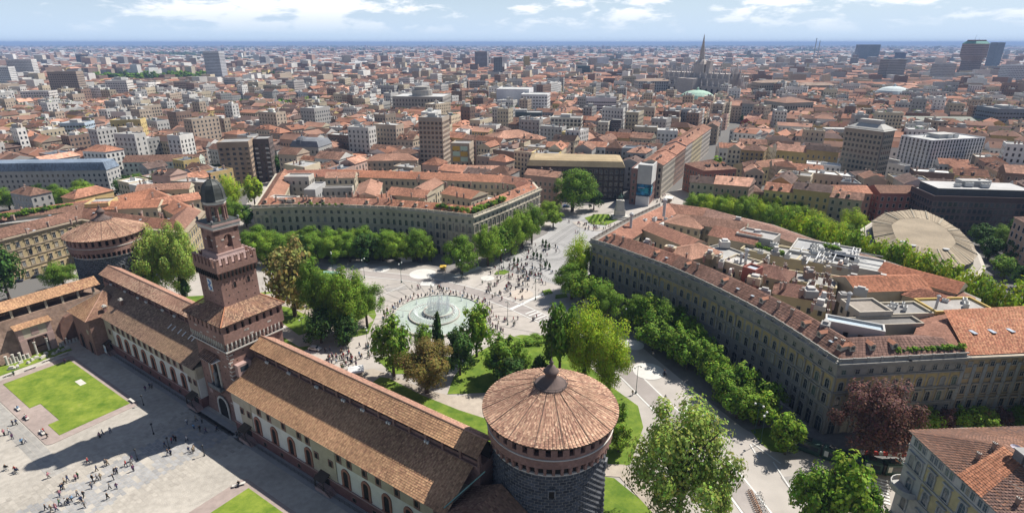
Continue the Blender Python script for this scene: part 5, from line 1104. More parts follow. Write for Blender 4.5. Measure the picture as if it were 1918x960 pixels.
LMK('scaffolded_house', 'corner house wrapped in scaffold sheets with a blue billboard', 'building', 1178, 1228, 385, 282, 26, -24, 'flat', 0, (.24, .14, .12), 'pale grey', 4, 3.4, 1.3, 2.2, (.35, .25, .22), h=22, extra=scaffold)
def street_house(i, a, b, d_, h, wc, rc, label):
    A, B = Vector((a[0], a[1], 0)), Vector((b[0], b[1], 0)); d = (B - A).normalized(); o = Vector((-d.y, d.x, 0)); q = [A, B, B + o * d_, A + o * d_]
    if (q[1] - q[0]).cross(q[2] - q[1]).z < 0: q = [q[1], q[0], q[3], q[2]]
    t = thing('street_house', label, 'building', A); Wm, Rm, Gm = MB(), MB(), MB(); bgeo(Wm, Rm, Gm, q, h, 'gable', 3.2, wc, rc, 3.9, 3.1, 1.3, 2.3, cf=(.5, .46, .4), tile=.8, rnd=rnd); Wm.build('wall', paint, t); stuffpart(Rm.build('roof', tilem, t)); stuffpart(Gm.build('window_rows', [winm, paint], t)); FOOT.append(pad(q, 2))
    for k in range(5): put('chimney', CHIM, t, q[0].lerp(q[1], .1 + .8 * rnd.random()).lerp(q[3], .35) + Z3 * (h + 2), 0, (1, 1, .9))
va, vb = P3(1228, 385), P3(1400, 218)                  # the shopping street runs from the square towards the cathedral
vd = (vb - va).normalized(); vo = Vector((-vd.y, vd.x, 0)); vs = va + vd * 20
for k, (l, h, wc, rc, nm) in enumerate(((38, 21.5, (.50, .45, .37), (.38, .19, .13), 'pale stone house with salmon roof beside the scaffolded corner'), (34, 22, (.27, .17, .13), (.38, .19, .13), 'dark brick house in the shopping street'), (26, 23, (.45, .40, .36), (.36, .18, .125), 'grey house with red roof in the shopping street'), (44, 22.5, (.54, .45, .28), (.35, .19, .13), 'yellow house with long brown roof in the shopping street'), (44, 22, (.5, .45, .4), (.3, .16, .11), 'grey house far down the shopping street'))):
    street_house(k, vs + vo * 2, vs + vd * l + vo * 2, 15, h, wc, rc, nm); vs = vs + vd * (l + .3)
LMK('red_brick_house', 'brick-red corner house with brown hipped roof and white dormers', 'building', 1275, 1370, 372, 318, 24, 14, 'hip', 4.5, (.33, .15, .115), (.26, .145, .105), 3.9, 3.2, 1.3, 2.1, (.5, .42, .36), tile=.8, extra=lambda t, q, h, yaw: [put('dormer', DORM, t, q[0].lerp(q[1], .25 + .25 * k).lerp(q[3].lerp(q[2], .25 + .25 * k), .22) + Z3 * (h + 1.6), yaw, (1.2, 1.2, 1.2)) for k in range(3)])
LMK('yellow_long_house', 'long pale yellow house beside the brick-red corner house', 'building', 1370, 1470, 352, 312, 16, 24, 'gable', 3, (.56, .5, .3), (.34, .18, .12), cf=(.5, .46, .4), tile=.8)
LMK('brown_roof_church', 'low chapel range with brown roof and dark dormers behind the street trees', 'building', 1318, 1420, 395, 358, 15, -6, 'hip', 4, 'tan', (.24, .145, .11), tile=.7)
def pyramid(t, q, h, yaw):
    mb = MB(); i1 = inset(q, -1); i2 = inset(q, 5)
    for k in range(4): j = (k + 1) % 4; mb.face([i1[k] + Z3 * h, i1[j] + Z3 * h, i2[j] + Z3 * (h + 3.6), i2[k] + Z3 * (h + 3.6)], 0, (.46, .45, .42))
    mb.prism(i2, h + 3.5, h + 6, 0, (.48, .46, .43)); mb.build('stepped_roof', paint, t)
    for k in (0, 1):
        a, b = q[k], q[k + 1]; d = (b - a).normalized(); o = Vector((d.y, -d.x, 0)); L = (b - a).length
        mb = MB(); mb.bx(a, d, o, L * .42, L * .62, 0, .5, 0, h, 0, (.19, .16, .135)) if k == 1 else mb.bx(a, d, o, L * .0, L * .12, 0, .3, 0, h, 0, (.19, .16, .135)); mb.build('pilaster_strip', paint, t)
LMK('brown_tower', 'tall brown office tower with stepped pale roof', 'building', 1565, 1643, 362, 245, 24, 32, 'flat', 0, (.36, .30, .24), 'grey', 3.5, 2.4, 1.5, 1.9, (.36, .38, .27), extra=pyramid)
LMK('white_tower_block', 'white slab tower with vertical window strips and blank end wall', 'building', 1676, 1806, 352, 262, 24, 16, 'flat', 0, (.62, .61, .62), 'pale grey', 2.6, 2.7, 1.25, 2.2, extra=clutter(8))
LMK('white_low_office', 'low white office beside the white slab tower', 'building', 1636, 1690, 352, 312, 22, 16, 'flat', 0, (.58, .57, .56), 'pale grey', 3.5, 3, 1.5, 1.6, extra=clutter(3))
LMK('salmon_house', 'salmon-fronted house with orange roof behind the theatre', 'building', 1534, 1614, 418, 362, 14, -2, 'gable', 3, (.40, .24, .17), (.42, .2, .13), 3.8, 3, 1.2, 2.1, (.45, .33, .25), tile=.7)
LMK('red_house_row', 'red house with white window frames and brown roof behind the theatre', 'building', 1614, 1698, 420, 362, 14, -2, 'gable', 3, (.36, .15, .12), (.27, .15, .105), 3.8, 3, 1.2, 2.1, (.6, .52, .45), tile=.7)
LMK('glass_block', 'wide dark glass office block with set-back roof storey behind theatre', 'building', 1698, 1894, 450, 372, 22, -7, 'flat', 0, (.11, .075, .07), 'pale grey', 3.5, 2.4, 1.8, 2.4, (.27, .21, .20), extra=lambda t, q, h, yaw: (lambda mb: (mb.prism(inset(q, 2.5), h, h + 4.2, 0, (.08, .085, .09), ct=(.48, .47, .46)), mb.build('roof_storey', paint, t), clutter(9)(t, inset(q, 4), h + 4.2, yaw)))(MB()))
LMK('pink_house', 'pink and ochre house with brown roof at the right edge', 'building', 1880, 1990, 520, 432, 18, -14, 'hip', 4, (.46, .32, .25), (.23, .14, .11), 3.8, 3.2, 1.3, 2.2, (.5, .5, .52), tile=.7)
LMK('cream_side_house', 'cream house beside the dark glass block', 'building', 1895, 1960, 455, 375, 16, -7, 'gable', 3, (.6, .55, .48), (.42, .24, .18), 3.8, 3, 1.2, 2.1, tile=.8)
LMK('ochre_hall', 'long ochre hall with green-grey roof at right middle distance', 'building', 1630, 1830, 262, 226, 26, -6, 'hip', 3, (.56, .42, .15), (.28, .29, .25), 5, 4, 1.6, 2.4)
LMK('glass_pavilion', 'modern grey glass building with sloped upper storey at right', 'building', 1822, 1906, 262, 205, 30, -2, 'flat', 0, (.20, .23, .27), 'grey', 4, 3, 2.4, 1.6, extra=clutter(5))
LMK('tan_long_office', 'long flat tan office range behind the white slab tower', 'building', 1480, 1660, 290, 250, 24, -8, 'flat', 0, (.46, .40, .32), (.36, .33, .30), 4, 3, 1.3, 2, extra=clutter(8))
LMK('brown_long_roof', 'long palazzo with brown roof at the right edge of the city', 'building', 1806, 1960, 350, 302, 20, -12, 'gable', 3.5, (.5, .46, .38), (.26, .15, .11), tile=1)
LMK('post_palace', 'grey stone palace with tall attic on the far square', 'building', 1425, 1512, 240, 192, 36, 18, 'hip', 5, (.36, .34, .30), (.25, .15, .11), 5, 3.6, 1.6, 2.8)
LMK('red_gable_house', 'long house with deep red gable wall', 'building', 1384, 1424, 262, 228, 12, 40, 'gable', 4, (.34, .10, .09), (.26, .13, .1), tile=1)
for x0, x1, yb, yt, lab, wc in ((1405, 1480, 190, 155, 'long arcaded grey palace right of the cathedral', (.42, .37, .30)), (1480, 1560, 188, 160, 'tan palace wing beyond the cathedral square', (.44, .36, .27)), (1185, 1265, 186, 152, 'pale stone palace left of the cathedral', (.48, .46, .44))):
    LMK('palace', lab, 'building', x0, x1, yb, yt, 30, 4, 'hip', 4, wc, (.3, .22, .17), 5, 4, 1.8, 3)
# ---- towers on the skyline
LMK('white_skyscraper', 'tall white slab tower standing alone beyond the park trees', 'tower', 392, 428, 158, 97, 16, -24, 'flat', 0, (.66, .66, .68), 'grey', 3.4, 3, 2.2, 1.4)
LMK('dark_slab', 'dark grey slab block on the left skyline', 'building', 150, 178, 128, 103, 30, 0, 'flat', 0, (.2, .2, .23), 'grey', 5, 5, 3, 1.6)
LMK('twin_tower', 'grey-brown office tower on the central skyline', 'tower', 890, 916, 138, 97, 26, -10, 'flat', 0, (.30, .28, .29), 'grey', 4, 4, 2.4, 2)
LMK('slim_tower', 'slim dark tower beside the skyline office tower', 'tower', 925, 941, 150, 108, 18, 0, 'flat', 0, (.22, .22, .22), 'grey', 4, 4, 2, 2)
LMK('blank_white_blocks', 'plain white block on the central skyline', 'building', 1104, 1139, 132, 108, 26, 0, 'flat', 0, (.62, .62, .66), 'pale grey', 40, 40)
LMK('glass_cube', 'dark green glass cube in the centre of the city', 'building', 1079, 1104, 152, 124, 26, 0, 'flat', 0, (.10, .16, .17), 'grey', 4, 3, 2.2, 2)
LMK('brown_slab', 'brown slab tower pair right of the cathedral', 'building', 1642, 1684, 162, 112, 22, 20, 'flat', 0, (.36, .33, .32), 'grey', 3.6, 3, 2, 1.5)
LMK('dark_slab_tower', 'small dark blue tower behind the brown slab', 'building', 1672, 1690, 128, 99, 20, 0, 'flat', 0, (.13, .15, .21), 'grey', 30, 30)
LMK('blue_tower', 'blue-grey residential tower beside the flared tower', 'tower', 1843, 1865, 136, 80, 22, 20, 'flat', 0, (.24, .30, .38), 'grey', 3.6, 3, 2, 1.6)
LMK('white_block', 'white residential block at the far right', 'building', 1870, 1935, 168, 122, 26, 0, 'flat', 0, (.6, .6, .62), 'pale grey', 3.6, 3.4, 1.8, 1.6)
for x0, x1, yb, yt, lab, wc in ((30, 75, 158, 112, 'white stepped apartment tower at far left', (.64, .62, .6)), (0, 36, 172, 126, 'white apartment block at the left edge', (.66, .65, .63)), (212, 256, 200, 152, 'white stepped apartment block at left middle distance', (.64, .60, .56)), (56, 112, 212, 172, 'white hospital-like block at left', (.64, .6, .56)), (110, 165, 195, 135, 'brown building under construction with netting', (.34, .27, .22)), (252, 286, 200, 168, 'orange cube-like block at left', (.55, .33, .14)), (1600, 1640, 118, 84, 'grey cluster of far towers on right skyline', (.3, .3, .33)), (1740, 1778, 160, 120, 'pale office on right skyline', (.5, .48, .47)), (980, 992, 140, 106, 'yellow tower top in the far centre', (.55, .40, .16))):
    LMK('apartment_tower', lab, 'building', x0, x1, yb, yt, 20, 6, 'flat', 0, wc, 'grey', 3.6, 3.3, 1.8, 1.5)
# the flared tower
q, c = lm_quad(1783, 1836, 152, 34, R(14)); c = Vector((c.x, c.y, 0)); hT = zat(c.x, c.y, 76); t = thing('flared_tower', 'pinkish tower with wider overhanging upper storeys and green roof', 'tower', c); w = 23
ex, ey = Vector((math.cos(R(14)), math.sin(R(14)), 0)), Vector((-math.sin(R(14)), math.cos(R(14)), 0))
def sqr(a, b): return [c + ex * x * a + ey * y * b for x, y in ((-1, -1), (1, -1), (1, 1), (-1, 1))]
mb = MB(); z1, z2, z3 = hT * .52, hT * .62, hT * .92; mb.prism(sqr(w * .8, w * .6), 0, z1, 0, (.34, .27, .25)); lo, up = sqr(w * .8, w * .6), sqr(w, w * .8); mb.box8([p + Z3 * z1 for p in lo] + [p + Z3 * z2 for p in up], 0, (.33, .26, .24)); mb.prism(up, z2, z3, 0, (.38, .29, .27)); mb.build('shaft', paint, t)
mb = MB(); a, b = inset(up, -1), inset(up, 6); [mb.face([a[k] + Z3 * z3, a[(k + 1) % 4] + Z3 * z3, b[(k + 1) % 4] + Z3 * (z3 + 7), b[k] + Z3 * (z3 + 7)], 0, (.16, .33, .28)) for k in range(4)]; mb.prism(b, z3 + 6.9, z3 + 9.5, 0, (.3, .17, .15)); mb.build('roof', paint, t)
mb = MB()
for pp, za, zb_ in ((sqr(w, w * .8), z2, z3), (sqr(w * .8, w * .6), 4, z1)):
    for k in range(4): wins(mb, pp[k], pp[(k + 1) % 4], za, zb_ - za, 4.4, 3.2, 1.7, 2.2)
stuffpart(mb.build('window_rows', [winm, paint], t))
mb = MB()
for k in range(6):
    for k2 in range(2): p = lo[k2].lerp(lo[k2 + 1], k / 6); p2 = up[k2].lerp(up[k2 + 1], k / 6); mb.tube(p + Z3 * (z1 - 8), p2 + Z3 * z2, .5, .5, 4, 0, (.3, .24, .22)); mb.tube(p2 + Z3 * z2, p2 + Z3 * z3, .35, .35, 4, 0, (.33, .26, .24))
stuffpart(mb.build('struts', paint, t)); mb = MB(); mb.tube(c - ex * 8 + Z3 * (z3 + 9), c - ex * 5 + Z3 * (z3 + 22), .35, .15, 5); mb.tube(c + ex * 6 + Z3 * (z3 + 9), c + ex * 6 + Z3 * (z3 + 14), .3, .15, 5); mb.build('mast', iron, t); FOOT.append(pad(up, 3))
# the cathedral
c = P3(1306, 187); c = Vector((c.x, c.y, 0)); FOOT.append(quad(c, 110, 170, R(-40)))
t = thing('cathedral', 'pale gothic cathedral with tall central spire and forest of pinnacles', 'cathedral', c); ya = R(-52); ex, ey = Vector((math.cos(ya), math.sin(ya), 0)), Vector((-math.sin(ya), math.cos(ya), 0)); CS = (.50, .44, .40)
def cbx(mb, x0, x1, y0, y1, z0, z1): mb.bx(c, ex, ey, x0, x1, y0, y1, z0, z1, 0, jit(CS, .06, rnd))
mb = MB(); cbx(mb, -70, 70, -26, 26, 0, 26); mb.build('aisles', paint, t)
mb = MB(); cbx(mb, -70, 70, -16, 16, 26, 38); mb.build('inner_aisles', paint, t)
mb = MB(); cbx(mb, -70, 70, -9, 9, 38, 46); mb.build('nave', paint, t)
mb = MB(); cbx(mb, -16, 16, -42, 42, 0, 38); mb.build('transept', paint, t)
mb = MB(); mb.lathe(c, [(13, 38), (12.5, 60), (9, 64), (5, 68), (4, 80), (2.2, 92), (.6, 106), (.05, 109)], 8, 0, CS); mb.build('spire', paint, t)
mb = MB(); cbx(mb, 14, 22, -6, 3, 46, 66); mb.build('restoration_scaffold', paint, t)
mb = MB(); q0 = c + ex * 70; mb.face([q0 + ey * s_ + Z3 * z for s_, z in ((-34, 0), (34, 0), (34, 24), (17, 40), (0, 56), (-17, 40), (-34, 24))], 0, (.56, .52, .48)); mb.face([q0 - ex * 3 + ey * s_ + Z3 * z for s_, z in ((34, 0), (-34, 0), (-34, 24), (-17, 40), (0, 56), (17, 40), (34, 24))], 0, (.5, .46, .42)); mb.build('west_front', paint, t)
pin = MB(); pin.lathe(O3, [(1.3, 0), (1.1, 7), (1.5, 7.3), (.7, 10), (.05, 16)], 5, 0, (.54, .49, .45)); pinm = pin.mesh('pinnacle', [paint])
for x in range(-66, 71, 11):
    for y, z in ((-26, 24), (26, 24), (-16, 36), (16, 36), (-9, 44)): put('pinnacle', pinm, t, c + ex * x + ey * y + Z3 * z, 0, (1, 1, .8 + .3 * rnd.random()))
for s_, z in ((-34, 20), (-22, 32), (-11, 42), (0, 52), (11, 42), (22, 32), (34, 20)): put('pinnacle', pinm, t, c + ex * 70 + ey * s_ + Z3 * z, 0, (1.1, 1.1, 1))
for a in range(8): put('pinnacle', pinm, t, c + Vector((math.cos(a * .785), math.sin(a * .785), 0)) * 12 + Z3 * 56, 0, (.9, .9, 1))
wn = MB()
for s_ in (-1, 1):
    for x in range(-60, 66, 11): wn.arch(c + ex * (x + 5) + ey * (26.05 * s_) + Z3 * 5, ex * s_, ey * s_, 4.2, 17, .08)
for s_ in (-22, 0, 22): wn.arch(c + ex * 70.1 + ey * s_ + Z3 * 2, ey, ex, 5, 13, .1)
stuffpart(wn.build('tall_window_rows', winm, t))
# domes over the arcades
for x, y, r, col, lab, nm in ((1225, 176, 20, (.30, .33, .34), 'round glass dome of the shopping arcade left of cathedral', 'glass_dome'), (1303, 205, 24, (.35, .50, .40), 'low green copper dome before the cathedral', 'copper_dome'), (1010, 152, 13, (.5, .58, .62), 'pale small dome on the far centre', 'small_dome'), (1668, 195, 24, (.52, .58, .58), 'flat pale oval roof right of the cathedral', 'oval_roof')):
    c = P3(x, y); c = Vector((c.x, c.y, 0)); t = thing(nm, lab, 'dome', c); mb = MB(); mb.lathe(c, [(r * 1.05, 0), (r * 1.05, 17)], 20, 0, (.44, .42, .38)); mb.build('drum', paint, t); mb = MB(); mb.lathe(c, [(r * 1.1, 17), (r * .95, 17 + r * .2), (r * .7, 17 + r * .36), (r * .35, 17 + r * .45), (2, 17 + r * .48), (1.6, 20 + r * .48), (.2, 21 + r * .48)], 20, 0, col); mb.build('dome', paint, t); FOOT.append(quad(c, r * 2.3, r * 2.3, 0))
# ---- theatre with the fan-shaped grey-tan roof
Tp = at([(1612, 408), (1618, 470), (1640, 492), (1690, 505), (1762, 520), (1832, 518), (1855, 485), (1800, 430), (1722, 394)], 15)
TpW = [p.xy.to_3d() for p in Tp]
t = thing('theatre', 'large theatre with faceted tan metal roof and curved pale walls', 'theatre', TpW[1]); TRC = (.31, .255, .185)
if sum((TpW[i].x * TpW[(i + 1) % 9].y - TpW[(i + 1) % 9].x * TpW[i].y) for i in range(9)) < 0: TpW = TpW[::-1]
TpW = [a.lerp(b, f) for a, b in zip(TpW, TpW[1:] + TpW[:1]) for f in (.25, .75)]
mb = MB(); mb.prism(TpW, 0, 13, 0, (.46, .42, .36)); mb.build('outer_wall', paint, t)
mb = MB(); mb.prism(inset(TpW, 1.5), 12.9, 13.6, 0, (.33, .30, .26)); mb.build('terrace', paint, t)
i1, i2, i3 = inset(TpW, 4), inset(TpW, 4.6), [p.lerp(sum(TpW, Vector((0, 0, 0))) / 18, .5) for p in TpW]; n = 18
mb = MB(); [mb.face([i1[k] + Z3 * 13.5, i1[(k + 1) % n] + Z3 * 13.5, i2[(k + 1) % n] + Z3 * 17.5, i2[k] + Z3 * 17.5], 0, (.10, .095, .085)) for k in range(n)]; mb.build('clerestory', paint, t)
mb = MB()
for k in range(n): tiles(mb, inset(i2, -1)[k] + Z3 * 17.5, inset(i2, -1)[(k + 1) % n] + Z3 * 17.5, i3[(k + 1) % n] + Z3 * (19.9 + .3 * (k % 2)), i3[k] + Z3 * (19.9 + .3 * ((k + 1) % 2)), 1.2, 30, [TRC, jit(TRC, .06, rnd), jit(TRC, .06, rnd)], rnd, lift=.02, corr=.12)
mb.face([p + Z3 * 20.1 for p in i3], 0, TRC); stuffpart(mb.build('roof', tilem, t))
for k in range(n): mb = MB(); mb.tube(inset(i2, -1)[k] + Z3 * 17.7, i3[k] + Z3 * 20.2, .25, .25, 5, 0, (.36, .32, .25)); mb.build('roof_rib', paint, t)
for k, (x, y) in enumerate(((1708, 455), (1770, 462), (1738, 470), (1690, 448))): put('vent_stack', STACK, t, P3(x, y + 12, 18.6), 0, (5, 4, 1))
mb = MB()
for k in range(n): wins(mb, TpW[k], TpW[(k + 1) % n], 1, 12, 5, 4, 1.5, 2.8, (.5, .46, .4))
stuffpart(mb.build('window_rows', [winm, paint], t)); FOOT.append(pad(TpW, 6))
# ---- block at far left beyond the round tower
LF = at([(-120, 478), (0, 446), (150, 408), (262, 424), (346, 432), (383, 392), (300, 352), (210, 372), (0, 402), (-140, 430)], 20); LF = [p.xy.to_3d() for p in LF]
t = thing('ochre_block', 'ochre palazzo block with roof gardens beyond the far round tower', 'building', LF[1])
fa = winmesh('ochre_block_window', 1.2, 2.2, .25, .15, stonem, (.42, .34, .24), False, hood=True); fb = winmesh('ochre_block_arch', 1.3, 2.4, .25, .15, stonem, (.42, .38, .32), True)
fs = dict(strings=(5, 9.4, 13.6), rows=[(1.0, fa, None), (5.8, fa, None), (10.2, fa, None), (14.4, fa, None)])
fs2 = dict(strings=(9.4, 13.6), rows=[(5.8, fb, None), (10.2, fb, None), (14.8, fb, None)])
palazzo(t, LF, 19, (.44, .35, .20), (.36, .29, .21), [fs, fs, None, fs2, fs2, None, None, None, None, None], [(.22, .125, .095), (.23, .13, .095), (.25, .13, .09), (.33, .16, .105), (.27, .15, .11), (.40, .19, .12), (.40, .18, .11), (.38, .17, .11), (.24, .13, .10), (.24, .13, .10)], dep=12, bal=False, ridge=3.4)
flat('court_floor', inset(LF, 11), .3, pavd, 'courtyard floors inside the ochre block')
for a in [(240, 385, 30, 11, 21, R(10), 'gable', (.40, .18, .11)), (100, 395, 30, 10, 20.5, R(30), 'gable', BR), (190, 378, 10, 12, 23, R(15), 'flat', GR, (.55, .42, .2)), (330, 375, 20, 10, 21, R(40), 'gable', (.42, .2, .13)), (40, 415, 26, 8, 19, R(30), 'flat', GR, (.5, .42, .3)), (310, 352, 26, 8, 21, R(10), 'gable', SA)]: rblock(t, *a)
for k in range(30):
    c = LF[k % 10].lerp(Vector((-175, 262, 0)), .15 + .5 * rnd.random()); put(*(('chimney', CHIM) if k % 3 else ('skylight', SKYL)), t, Vector((c.x, c.y, 21.6)), rnd.random() * 3, (.8, .8, .8))
FOOT.append(pad(LF, 7))
# ---------------------------------------------------------------- packed quarters
FOOT += [G([(-80, 425), (225, 402), (225, 366), (-80, 372)]), G([(130, 164), (408, 162), (408, 138), (130, 140)]), G([(440, 216), (596, 212), (596, 198), (440, 200)]), G([(478, 154), (562, 152), (562, 142), (478, 144)])]
EXCB = [(min(p[0] for p in q), max(p[0] for p in q), min(p[1] for p in q), max(p[1] for p in q), q) for q in FOOT]
def taken(q):
    pts = list(q) + [(q[k] + q[(k + 1) % 4]) / 2 for k in range(4)] + [sum(q, Vector((0, 0, 0))) / 4]
    x0, x1, y0, y1 = min(p.x for p in q), max(p.x for p in q), min(p.y for p in q), max(p.y for p in q)
    for a, b, c, d, poly in EXCB:
        if x1 < a or x0 > b or y1 < c or y0 > d: continue
        if any(inside(p, poly) for p in pts) or any(inside(p, q) for p in poly): return True
    m = pts[-1] - va; s_ = m.dot(vd); w = abs(m.dot(Vector((-vd.y, vd.x, 0))) + 5)         # keep the shopping street open
    return -10 < s_ < 420 and w < 13
WN = ['cream', 'ochre', 'rose', 'white', 'grey', 'tan', 'yellow', 'cream', 'tan', 'white', 'brown', 'rose', 'white', 'grey']; RN = ['terracotta', 'brown', 'salmon', 'brown', 'terracotta', 'dark brown', 'brown', 'salmon', 'terracotta']
LOTS, COURTS = [], []
def cells(ang, cw, ch, ymin, ymax, jj, street, dp, lot, simple=False):
    ca, sa = math.cos(ang), math.sin(ang); rr_ = random.Random(5 + int(cw)); V = {}
    def vert(i, j):
        if (i, j) not in V: x, y = i * cw + rr_.uniform(-jj, jj), j * ch + rr_.uniform(-jj, jj); V[i, j] = Vector((x * ca - y * sa, x * sa + y * ca, 0))
        return V[i, j]
    n = int(ymax * 1.6 / min(cw, ch)) + 2
    for i in range(-n, n):
        for j in range(-n, n):
            cx, cy = (i + .5) * cw, (j + .5) * ch; X, Y = cx * ca - cy * sa, cx * sa + cy * ca
            if not (ymin < Y < ymax) or abs(X) > Y * .98 + 90: continue
            q = inset([vert(i, j), vert(i + 1, j), vert(i + 1, j + 1), vert(i, j + 1)], street / 2)
            A, B, C, D = q; bl = lambda s_, t_: A.lerp(B, s_).lerp(D.lerp(C, s_), t_)
            w, h = (B - A).length, (D - A).length
            if w < 20 or h < 20: continue
            ds, dt = dp / w, dp / h; base = rr_.uniform(15.5, 20.5)
            def strip(s0, t0, s1, t1, n_):
                # lots along a strip; first edge on the street
                cuts = [0] + sorted((k + rr_.uniform(-.25, .25)) / n_ for k in range(1, n_)) + [1]
                for a, b in zip(cuts, cuts[1:]): yield a, b
            for a, b in strip(0, 0, 1, 0, max(1, int(w / lot))): LOTS.append(([bl(a, 0), bl(b, 0), bl(b, dt), bl(a, dt)], base + rr_.uniform(-3, 3.5)))
            for a, b in strip(0, 0, 1, 0, max(1, int(w / lot))): LOTS.append(([bl(b, 1), bl(a, 1), bl(a, 1 - dt), bl(b, 1 - dt)], base + rr_.uniform(-3, 3.5)))
            hh = h * (1 - 2 * dt)
            if hh > 8:
                for a, b in strip(0, 0, 1, 0, max(1, int(hh / lot))):
                    t0, t1 = dt + a * (1 - 2 * dt), dt + b * (1 - 2 * dt)
                    LOTS.append(([bl(1, t0), bl(1, t1), bl(1 - ds, t1), bl(1 - ds, t0)], base + rr_.uniform(-3, 3.5))); LOTS.append(([bl(0, t1), bl(0, t0), bl(ds, t0), bl(ds, t1)], base + rr_.uniform(-3, 3.5)))
                if w * (1 - 2 * ds) > 12:
                    r = rr_.random()
                    if r < .6: s0, t0 = rr_.uniform(ds + .05, .45), rr_.uniform(dt + .05, .45); LOTS.append(([bl(s0, t0), bl(s0 + .25, t0), bl(s0 + .25, 1 - dt - .02), bl(s0, 1 - dt - .02)], rr_.uniform(7, 15)))
                    elif r < .8: COURTS.append(bl(.5, .5))
cells(R(-24), 66, 54, 290, 1000, 10, 8, 11.5, 15)
near_n = len(LOTS)
cells(R(-14), 84, 68, 1000, 2100, 12, 10, 14, 22)
ok = [(q, h) for q, h in LOTS if not taken(q)]
ok.sort(key=lambda e: (e[0][0] + e[0][2]).length)
SW, SR, SG_ = MB(), MB(), MB(); rn2 = random.Random(77); cnt = 0; STA = MB(); GRN = MB()
def visible(q, h):
    m = (q[0] + q[2]) / 2; x, y = px(m.x, m.y, h); return -40 < x < 1960 and y < 1000
shape_n = {'gable': 'pitched', 'hip': 'hipped', 'flat': 'flat'}
for q, h in ok:
    dist = ((q[0] + q[2]) / 2).length; r = rn2.random(); wn_, rn_ = rn2.choice(WN), rn2.choice(RN)
    modern = r < .17 and dist > 460; m_ = (q[0] + q[2]) / 2
    if m_.x < -120 and rn2.random() < .45: rn_ = rn2.choice(('brown', 'dark brown'))
    if modern: h = rn2.uniform(19, 33); roof = 'flat'; rn_ = rn2.choice(('grey', 'pale grey')); wn_ = rn2.choice(('white', 'white', 'grey', 'cream', 'tan', 'brown'))
    elif r < .30: roof = 'flat'; rn_ = rn2.choice(('grey', 'pale grey', 'slate', 'brown'))
    elif r < .5: roof = 'hip'
    else: roof = 'gable'
    if dist > 900 and not modern: h *= .93
    wc, rc = jit(WCOL[wn_], .22, rn2), jit(RCOL[rn_], .38, rn2); ind = cnt < 300 and visible(q, h) and dist < 900
    k = dict(roof=roof, rise=rn2.uniform(2.6, 4.2), wc=wc, rc=rc, fl=rn2.uniform(3.3, 4.0), bay=rn2.uniform(2.6, 3.4), ww=rn2.uniform(1.0, 1.4), wh=1.9, rnd=rn2)
    if ind:
        cnt += 1; Wm, Rm, Gm = MB(), MB(), MB(); bgeo(Wm, Rm, Gm, q, h, cf=(.5, .46, .4), tile=1.1 if dist < 520 else None, **k)
        t = thing('town_house', f'{wn_} town house with {shape_n[roof]} {rn_} roof, {max(3, round(h / k["fl"]))} storeys, near the {min(LMC, key=lambda e: (e[0] - m_).length)[1]}', 'house', m_, 'town houses of the packed quarter'); Wm.build('wall', paint, t); Rm.build('roof', tilem, t)
        if Gm.f: stuffpart(Gm.build('window_rows', [winm, paint], t))
        for z in range(rn2.randint(1, 3)):
            p = q[0].lerp(q[1], .1 + .8 * rn2.random()).lerp(q[3], .25 + .4 * rn2.random()); put('chimney', CHIM, t, p + Z3 * (h + (1.8 if roof != 'flat' else .8)), rn2.random() * 3, (.9, .9, .9))
        if roof == 'flat': put('ac_unit', ACU, t, m_ + Z3 * (h + .15), rn2.random() * 3, (1.4, 1.4, 1.2))
        elif rn2.random() < .5:
            for z in range(2): put('dormer', DORM, t, q[0].lerp(q[1], .3 + .4 * z).lerp(q[3], .2) + Z3 * (h + .9), math.atan2((q[1] - q[0]).y, (q[1] - q[0]).x), (.9, .9, .9))
    else:
        bgeo(SW, SR, SG_, q, h, win=dist < 1300, **k)
        if dist < 1200:
            for z in range(rn2.randint(1, 3)):
                p = q[0].lerp(q[1], .1 + .8 * rn2.random()).lerp(q[3], .3 + .4 * rn2.random()); s_ = rn2.uniform(.4, .8); STA.bx(p, Vector((1, 0, 0)), Vector((0, 1, 0)), -s_, s_, -s_, s_, h, h + rn2.uniform(2.5, 4.8), 0, jit((.45, .38, .32), .3, rn2))
            if rn2.random() < .3:
                for z in range(9): p = m_ + Vector((rn2.uniform(-5, 5), rn2.uniform(-4, 4), h + (3.4 if roof != 'flat' else .6) + rn2.random())); GRN.face([p + Vector((rn2.uniform(-1.3, 1.3), rn2.uniform(-1.3, 1.3), rn2.uniform(-.5, .8))) for y in range(4)], 0, jit((.10, .17, .03), .4, rn2))
            if roof == 'flat': s_ = rn2.uniform(1.5, 3); STA.bx(m_, Vector((1, 0, 0)), Vector((0, 1, 0)), -s_, s_, -s_, s_, h, h + rn2.uniform(2, 4), 0, jit((.5, .49, .47), .3, rn2))
tag(SW.build('city_quarter_walls', paint), 'house walls of the wider city merging into one mass', None, None, 'stuff')
tag(SR.build('city_quarter_roofs', tilem), 'tiled and flat roofs of the wider city', None, None, 'stuff')
tag(SG_.build('city_quarter_windows', [winm, paint]), 'small dark windows of the wider city', None, None, 'stuff')
tag(GRN.build('city_roof_gardens', leafm), 'green roof gardens and creepers across the wider city', None, None, 'stuff')
tag(STA.build('city_quarter_chimneys', paint), 'chimneys and roof huts of the wider city', None, None, 'stuff')
